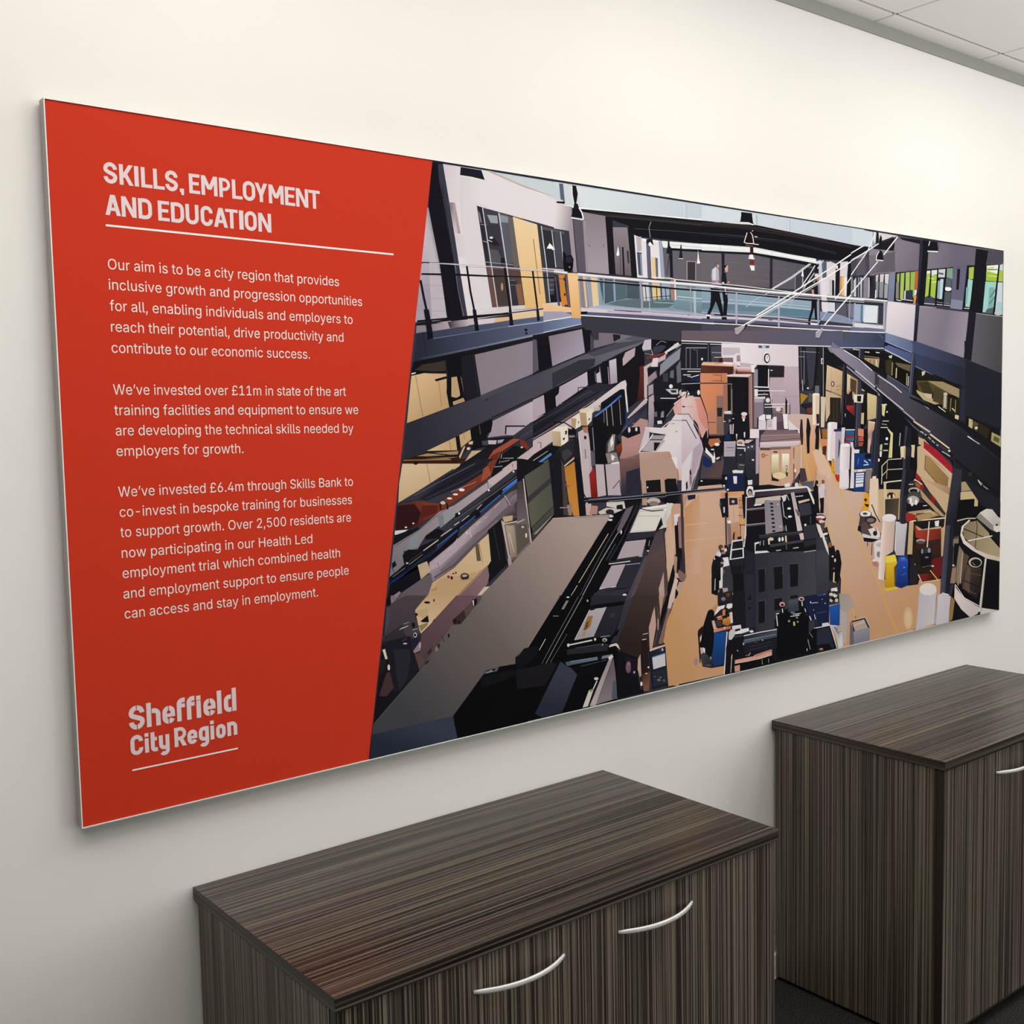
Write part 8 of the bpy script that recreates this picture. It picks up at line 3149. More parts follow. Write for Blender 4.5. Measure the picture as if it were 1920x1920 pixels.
0 22 21 26 2260 516 -166 -199 2 -1 166 199
3 2094 317 -55 -69 1 -1 56 69
0 106 106 114 2165 364 -102 -114 2 -2 102 115
0 138 136 136 2164 516 15 -2 -30 -36 -15 2
0 160 160 164 2084 454 34 -4 0 2 -34 5
0 232 228 208 2036 359 -37 -45 2 -2 38 46
2 240 240 244 2175 530 10 -1 0 -3
2 184 184 192 2294 500 5 -1 0 -6
0 44 43 53 2318 521 229 -26 -11 -23 -224 5
0 22 21 26 2307 469 229 -3 -1 5 -229 4
0 186 178 186 2334 457 80 0 -18 -27
1 186 178 186 166 159 168 2348 452 -55 -129 13 134 29 0 61 -26 -67 -102 -51 0 -51 22
0 166 159 168 2280 329 -69 -1 17 23
0 23 22 28 2301 465 42 -3 -6 -9 -26 -1
3 2374 462 21 -1 -5 -5 -16 0
0 154 116 64 2295 427 31 0 -16 -48 -32 -15 -15 2 16 36
0 106 74 40 2284 401 16 6 -6 -30 -26 -12
0 168 144 104 2263 358 20 5 -11 -26 -15 2
0 216 208 212 2304 457 -95 -126 3 -1 95 126
0 44 43 54 2416 455 108 -1 -32 -67 -89 48
1 44 43 54 36 36 44 2426 422 -55 -102 121 67 -24 -49 -28 -28 -69 10 -33 18 65 97
0 36 36 44 2373 320 -44 6 9 12
0 58 58 72 2437 421 32 4 -11 -22 -27 3
0 61 59 70 2536 472 55 18 -23 -44 -36 20
1 61 59 70 52 50 61 2536 464 -85 -163 118 146 -86 -163 -34 18 19 20 56 132 8 12
0 52 50 61 2484 285 -6 -12 -43 14 14 16
0 16 16 20 2479 341 16 1 -17 -29 -16 0
0 216 216 218 2171 308 148 2 -1 7 -149 -3
2 216 216 218 2337 315 7 -1 0 -7
2 216 216 218 2172 311 8 -1 0 -8
0 168 168 174 2372 320 58 -2 0 3 -59 2
2 168 168 176 2398 304 16 -2 0 -9
2 23 22 28 2397 302 7 -1 0 -4
0 42 42 51 2164 291 207 -2 53 -8 -12 -30 -248 17
0 85 85 94 2215 290 161 -4 0 3 -161 4
0 192 192 196 2383 278 6 9 -4 2 -6 -9
0 220 212 204 2426 271 11 6 35 1 32 -26 -5 -11 -32 26 -41 -2
0 85 96 108 2151 236 13 0 0 -19 -1 0
1 85 96 108 122 132 144 2163 226 260 0 -260 10 260 -6 0 -14 -230 2 -30 -1
0 122 132 144 2422 230 28 0 -11 -14 -17 0
0 138 160 172 2184 233 133 -4 0 2 -134 5
0 58 68 80 2244 200 168 6 -1 4 -168 -5
0 16 16 20 2349 245 37 -2 -17 -40 -16 10
0 61 64 80 2123 244 40 -29 25 -12 35 -36 -6 -10 -124 45
1 61 64 80 44 48 64 2112 196 -53 -143 158 104 -80 -133 -137 51 93 128
0 44 48 64 2137 25 -9 -15 -123 0 -36 23 31 42
0 13 13 17 2188 203 160 -5 69 -3 -49 -63 -71 -129 -24 0 -95 2 -40 3 85 159
0 160 154 156 2433 224 19 -6 -12 -22 -19 10
1 160 154 156 196 180 182 2422 206 -93 -181 112 172 -100 -179 -29 15 61 98 49 76
0 196 180 182 2342 19 -9 -15 -36 5 15 25
0 228 224 216 2417 219 27 8 8 -11 -24 -14
0 216 212 200 2293 82 31 2 -38 -75 -33 0
0 224 224 220 2343 121 -32 -45 6 -3 32 45
2 216 216 216 2341 130 14 -2 0 -7
0 138 154 106 2298 85 27 1 -11 -12 -16 -1
0 23 22 28 2349 120 -60 -107 5 -3 60 108
0 111 100 108 2452 210 11 -64 -47 1
1 111 100 108 138 128 134 2421 147 -2 -118 44 117 1 -6 8 -112 -123 2 67 117
0 138 128 134 2472 28 1 -13 -137 -7 13 22
0 85 96 108 2447 103 22 -3 4 -89 -38 7
0 64 51 47 2591 490 170 -20 -30 -45 -10 -25 -139 73
1 64 51 47 48 37 36 2618 455 -86 -165 189 111 -31 -72 10 -111 -21 -5 -186 97 89 163
0 48 37 36 2680 213 -49 -10 -23 -21 -109 57 -21 42 16 30
0 20 19 26 2477 242 132 -52 4 -97 15 -60 46 -20 -201 -2
0 29 26 36 2531 210 77 -28 -1 -88 -77 36
2 122 90 112 2549 151 17 -3 0 -28
2 200 184 200 2588 121 6 -1 0 -6
2 138 106 128 2552 167 11 -2 0 -12
0 196 168 152 2614 181 17 22 4 -106 -11 -6 -14 42
0 42 30 30 2638 275 39 -14 15 -140 -18 -95 -33 78
0 232 216 208 2644 268 28 0 -1 4 -28 0
3 2650 294 34 1 -1 3 -34 -1
0 74 52 44 2635 101 37 6 -35 -17
1 74 52 44 138 92 68 2641 92 33 -66 -3 81 27 5 -11 -80 -31 -15 -5 0 -14 73
0 138 92 68 2687 33 -2 -17 -29 1
2 232 224 224 2684 130 6 -1 0 -5
2 224 216 212 2669 102 8 -1 0 -3
2 232 224 224 2635 57 8 -1 0 -11
0 200 164 154 2731 421 10 -95 -30 -110 -17 6 -4 103
0 184 148 136 2761 470 35 -4 -25 -103
0 90 68 64 2743 432 28 -69 -37 -126 -17 -14 30 86
0 192 168 160 2750 358 -1 -53 7 -1 1 53
0 21 20 26 2813 464 24 -2 -13 -48 -42 -73 0 -37 -11 47
0 216 192 180 2837 462 35 -4 -25 -63 -23 7
0 138 106 92 2824 402 23 -7 -66 -165 -29 5
0 23 22 28 2857 427 -67 -165 5 -1 67 164
0 207 157 110 2899 245 -3 -242 -8 0 -63 18 -9 196 -29 21 30 103 23 35
1 207 157 110 211 168 136 2848 355 219 99 -177 2 12 -2 -3 -212 -60 133
0 224 191 174 2694 218 116 8 3 -8 -119 -12
1 35 40 58 31 34 46 2757 217 -2 -164 -61 151 119 12 10 -164 -113 2 -6 69
0 31 34 46 2823 53 2 -28 -111 -6 -4 36
0 213 210 218 2710 175 90 7 3 -62 -85 -5
0 58 122 160 2711 173 88 7 -3 5 -87 -7
0 58 64 80 2757 209 12 1 2 -15 -11 -1
0 200 204 212 2775 209 11 0 3 -13 -12 0
0 42 45 56 2709 102 105 4 8 -76 -108 1
2 106 112 128 2755 57 12 -2 0 -7
2 154 154 160 2767 68 6 -1 0 -3
2 90 96 112 2790 48 9 -2 0 -7
2 90 96 112 2726 78 6 -1 0 -4
0 207 157 110 3005 11 -184 3 -20 220 46 125
1 207 157 110 211 168 136 2848 355 219 99 -193 -23 91 123 60 -6 89 -198 -3 -2 -38 -76 -38 -20 17 -138 184 -54 -1 -52 -231 3 -157 347
0 211 168 136 3024 548 120 -12 -7 -97 51 -19 -1 -38 -73 -33
0 208 160 120 3046 77 190 -26 -1 -43 -202 11
2 176 138 136 3021 106 15 -2 0 -21
0 19 19 22 3111 348 44 -1 6 -26 13 -36 -13 -33 -7 -80 -32 -13 -25 4 -50 20 25 55 13 58
2 22 20 26 3136 337 27 -3 0 -20
0 42 28 32 3039 264 34 17 6 -43 -32 -22 -9 19
0 224 200 188 3051 224 15 15 -3 -25 -10 -15
0 19 19 22 3072 179 88 -4 -7 -33 -19 -36 -38 10 -6 35
0 216 180 168 3053 173 31 -4 -6 -25 -19 -6
0 232 228 232 3072 171 18 -7 0 -26 -9 6
0 74 70 76 3053 131 24 7 -20 -22
1 74 70 76 35 36 44 3071 132 75 -67 -69 73 13 4 44 -36 47 -1 -43 -49 -5 1 -62 16 -14 43
0 35 36 44 3181 105 55 -1 -3 -52 -95 4
0 23 22 28 3043 183 6 -86 7 -1 -5 86
2 90 90 100 3115 74 23 -3 0 -4
2 200 168 144 3134 108 6 -1 0 -8
0 154 138 128 3157 150 -6 -20 5 -2 6 21
0 236 232 232 3187 365 58 3 -20 -38 -64 -5
0 184 176 180 3162 326 64 5 -1 2 -64 -5
0 236 232 234 3258 369 45 5 -3 -27 -49 -7
0 42 34 36 3212 349 46 3 32 -22 6 -61 -20 -19 -103 9 -12 62
0 200 122 80 3187 313 32 5 6 -23 -39 1
0 208 136 88 3225 343 20 2 6 -31 -26 -1
0 208 152 80 3251 300 32 5 1 -5
1 208 152 80 168 106 48 3257 300 0 -35 -32 30 27 5 32 0 5 -35 0 0 -53 1 -11 4
0 168 106 48 3289 265 -26 -9 -27 10
0 23 22 28 3245 332 19 2 -7 -43 -9 10
0 224 208 208 3277 323 23 2 6 -57 -17 -3
0 74 58 62 3174 293 44 -1 0 -30 -41 1
0 232 224 224 3181 308 32 4 -2 4 -32 -5
2 224 168 160 3170 255 14 -2 0 -7
0 216 184 176 3142 297 19 2 12 -31 -3 -17 -16 6
0 212 144 128 3154 249 7 1 0 -15 -1 0
1 212 144 128 192 112 96 3161 252 115 -2 -115 0 25 3 90 0 0 -14 -116 -4 0 0
0 192 112 96 3276 253 13 -1 0 -13 -13 0
0 232 216 208 3231 254 19 -1 -6 -8 -10 2
0 26 79 150 3160 231 97 -2 -1 -9 -97 1
1 26 79 150 26 58 108 3199 221 -2 -129 59 129 -11 -129 -105 1 -6 9 19 57 7 63
0 26 58 108 3245 92 -3 -28 -83 -1 -20 30
0 240 238 238 3256 227 -10 -77 7 -1 11 76
3 3246 150 -14 -141 7 -2 14 142
0 23 22 28 3250 149 39 34 26 22 80 -6 -1 -84 262 -28 7 -65 345 14 0 -33 -119 0 -601 1 -46 3
0 58 58 66 3227 519 77 0 6 -87 -45 1 -39 34
0 42 36 40 3188 437 77 0 39 -8 -1 -61 -116 14
2 122 122 140 3232 400 17 -2 0 -10
0 122 58 56 3252 426 32 0 -6 -20 -20 2
0 176 168 168 3226 454 39 0 3 -17 -36 -5
0 232 228 228 3201 496 26 6 -1 -35 -25 -10
0 21 20 25 3304 519 86 -8 6 -84 -86 1
0 28 28 33 3310 428 99 -2 -1 -194 -92 17 -13 89
0 45 45 54 3397 510 87 -9 -1 -283 -75 10
1 44 44 54 72 72 80 3408 591 681 -157 -605 67 523 -53 0 -112 -164 0 -101 -52 -79 -13 -7 -85 -174 6
0 23 23 28 3511 498 52 -5 -1 -91 -50 -1
3 3641 485 72 -7 -3 -77 -69 1
3 3778 471 69 -7 -4 -64 -65 1
3 3510 352 52 1 0 -116 -51 0
3 3641 353 68 -1 0 -64 -67 2
3 3778 353 65 -1 0 -16 -65 1
3 3642 242 14 1 0 -48 -16 2
0 90 90 98 3507 356 57 -1 3 2 -60 1
3 3564 355 0 -118 2 -1 1 121
3 3637 354 75 -1 3 1 -79 2
3 3712 353 -1 -65 3 0 1 66
0 58 58 66 3589 490 -1 -295 3 0 1 295
2 20 20 26 3443 389 12 -1 0 -5
2 20 20 26 3439 376 18 -2 0 -5
0 23 23 28 3429 349 17 0 0 -29 -17 2
0 74 74 82 3433 344 10 0 0 -8 -10 1
0 232 228 230 3299 251 69 -2 4 -25 -43 -3 -30 13
0 212 204 208 3270 220 19 15 40 -14 -14 -24 -26 -18 -20 7
0 240 238 238 3368 225 60 0 4 -18 -57 -5 -53 3 0 13
0 42 42 48 3319 231 43 1 0 -11 -40 -3
2 240 240 240 3452 202 16 -2 0 -6
0 58 58 66 3309 198 72 -2 -6 -12 -60 4
0 232 232 236 3389 185 135 1 -1 5 -136 -1
3 3524 186 140 -3 -2 5 -139 3
0 44 47 58 3388 182 34 0 -1 -19 -26 1
1 44 47 58 74 80 92 3421 182 207 -10 -207 10 207 -1 -1 -22 -206 4
0 74 80 92 3627 181 36 0 0 -23 -37 1
0 85 96 110 3388 165 34 -1 0 -18 -28 0 -10 -7
1 85 96 110 72 82 95 3421 156 207 -2 -207 10 207 -5 0 -14 -207 1
0 72 82 95 3627 159 36 -1 0 -13 -36 0
0 138 148 164 3395 163 261 -5 -1 3 -261 5
0 192 200 208 3381 152 3 -14 8 0 -4 14
0 200 204 212 3535 148 13 -16 5 2 -14 15
3 3483 137 20 -1 -1 3 -20 1
0 31 32 40 3388 138 275 2 0 -59 -269 12
0 74 76 88 3435 122 179 1 -1 2 -179 -1
3 3435 104 193 4 -1 2 -193 -4
0 220 168 152 3318 70 157 -2 145 6 0 -23 -131 -7 -172 8
0 240 216 208 3318 51 171 -7 -1 3 -171 7
3 3489 44 132 10 -2 3 -131 -10
0 192 136 120 3468 74 145 10 14 -7 -138 -15
0 17 17 22 3314 48 313 -3 0 -36 -313 0
0 212 160 144 3314 39 43 0 0 -33 -40 2
0 216 184 172 3292 104 -10 -94 5 -2 11 95
0 232 220 216 3288 91 10 1 -7 -18
0 168 176 184 3535 41 3 -27 4 -1 -4 28
3 3590 37 0 -22 4 -1 0 23
0 232 228 228 3333 121 10 -10 3 1 -10 10
0 216 168 160 3401 78 27 5 -1 2 -27 -5
0 216 216 216 3440 92 -14 -16 3 -2 14 16
0 15 15 19 3663 267 21 6 58 11 101 -49 97 -12 0 -103 68 38 0 -146 -345 10
0 20 20 25 3692 304 35 -4 7 -47 -35 5
3 3851 326 36 -4 30 -96 -59 7
1 79 90 102 58 66 76 3792 333 0 -46 -29 45 88 -4 -5 -41 -88 0
0 58 66 76 3846 287 -3 -24 -87 6 2 18
2 216 160 160 3707 316 24 -3 0 -13
2 58 32 36 3709 313 14 -2 0 -7
2 216 168 176 3876 325 25 -3 0 -12
2 58 42 52 3876 324 15 -2 0 -6
0 240 240 240 3706 293 3 -23 7 -1 -3 23
3 3876 309 4 -23 7 -1 -3 24
3 3657 267 25 1 -2 4 -25 0
0 232 232 234 3656 263 9 -60 7 -1 -9 60
0 216 216 220 3778 239 80 -4 -1 5 -80 3
3 3800 248 73 -2 -1 3 -73 2
0 200 216 96 3803 208 15 -1 2 -22 -15 1
2 154 154 160 3767 217 9 -1 0 -7
2 154 154 160 3836 227 9 -1 0 -5
2 192 192 196 3843 203 6 -1 0 -5
2 106 106 112 3799 259 22 -3 0 -7
0 232 232 236 3943 221 15 -25 8 1 -15 25
0 216 216 224 3902 269 8 -20 7 0 -7 20
0 27 34 64 3910 338 97 -2 0 -122 -67 14 -30 54
2 232 232 234 3958 297 5 -1 0 -6
0 224 224 228 3970 290 38 -1 -1 3 -38 1
2 160 168 184 3985 252 6 -1 0 -3
0 200 204 216 3989 226 8 -29 6 0 -8 29
0 106 106 120 3944 128 30 -32 7 2 -30 32
0 168 168 176 3930 93 22 -59 5 0 -22 60
0 208 208 216 3922 44 1 -15 6 0 -1 14
0 224 224 228 3989 147 19 -1 -1 3 -19 2"""


def build_print():
    shapes = []
    col = (0, 0, 0)
    for ln in INKS.split('\n'):
        v = [int(q) for q in ln.split(' ')]
        kind = v.pop(0)
        if kind in (0, 1, 2):
            col, v = rgblin(v[:3]), v[3:]
        if kind == 1:
            col2, v = rgblin(v[:3]), v[3:]
        v = [q / 2 for q in v]
        if kind == 2:
            # an ellipse: centre and two half-axes
            n = 10 if max(abs(v[2]), abs(v[5])) < 6 else 24
            q = [(v[0] + v[2] * math.cos(6.2832 * i / n) + v[4] * math.sin(6.2832 * i / n),
                  v[1] + v[3] * math.cos(6.2832 * i / n) + v[5] * math.sin(6.2832 * i / n)) for i in range(n)]
            shapes.append((q, [col] * n))
            continue
        # an outline: first corner, then steps from corner to corner
        pts, x, y = [], 0, 0
        for i in range(0, len(v), 2):
            x, y = x + v[i], y + v[i + 1]
            pts.append((x, y))
        if kind == 1:
            a, b = pts[0], pts[1]
            pts = pts[2:]
            d = (b[0] - a[0], b[1] - a[1])
            dd = d[0] ** 2 + d[1] ** 2 or 1
            cc = []
            for q in pts:
                s = min(max(((q[0] - a[0]) * d[0] + (q[1] - a[1]) * d[1]) / dd, 0), 1)
                cc.append(tuple(col[i] + (col2[i] - col[i]) * s for i in range(3)))
            shapes.append((pts, cc))
        else:
            shapes.append((pts, [col] * len(pts)))
    # ink order: a shape lies just above everything it overlaps
    boxes, level = [], []
    for pts, _ in shapes:
        x0, x1 = min(p[0] for p in pts), max(p[0] for p in pts)
        y0, y1 = min(p[1] for p in pts), max(p[1] for p in pts)
        lv = 0
        for (a0, a1, b0, b1), l in zip(boxes, level):
            if l >= lv and a0 < x1 and x0 < a1 and b0 < y1 and y0 < b1:
                lv = l + 1
        boxes.append((x0, x1, y0, y1))
        level.append(lv)
    verts, faces, cols = [], [], []
    step = 0.0000100
    for (pts, cc), lv in zip(shapes, level):
        base = len(verts)
        yy = YF - lv * step
        verts.extend(loc(p[0], p[1], yy) for p in pts)
        tris = tessellate_polygon([[Vector((p[0], p[1], 0)) for p in pts]])
        for t in tris:
            a, b, c = (pts[i] for i in t)
            if (b[0] - a[0]) * (c[1] - a[1]) - (b[1] - a[1]) * (c[0] - a[0]) < 0:
                t = t[::-1]
            faces.append(tuple(base + i for i in t))
            cols.extend(cc[i] for i in t)
    # solid backing behind the inks, so the print has the body of a stretched board
    nf = len(faces)
    b = len(verts)
    q = [(bx(L3), L3), (PW * 1000 - L3, L3), (PW * 1000 - L3, PH * 1000 - L3), (bx(PH * 1000 - L3), PH * 1000 - L3)]
    verts.extend(loc(u, v, YF + 0.00005) for u, v in q)
    verts.extend(loc(u, v, -0.008) for u, v in q)
    faces += [(b, b + 1, b + 2, b + 3), (b + 7, b + 6, b + 5, b + 4)]
    faces += [(b + (i + 1) % 4, b + i, b + 4 + i, b + 4 + (i + 1) % 4) for i in range(4)]
    cols += [(0.03, 0.03, 0.04)] * 24
    me = bpy.data.meshes.new('photo_print')
    me.from_pydata(verts, [], faces)
    at = me.color_attributes.new('ink', 'FLOAT_COLOR', 'CORNER')
    flat = []
    for c in cols:
        flat.extend((c[0], c[1], c[2], 1.0))
    at.data.foreach_set('color', flat)
    me.materials.append(M_PRINT)
    o = bpy.data.objects.new('photo_print', me)
    COL.objects.link(o)
    o.parent = panel
    o['label'] = 'printed photo of an engineering workshop seen from above, with a footbridge and machines'
    return max(level)


LV = build_print()

# --- lettering
YT = YF - 0.0005
GLYPHS = {}
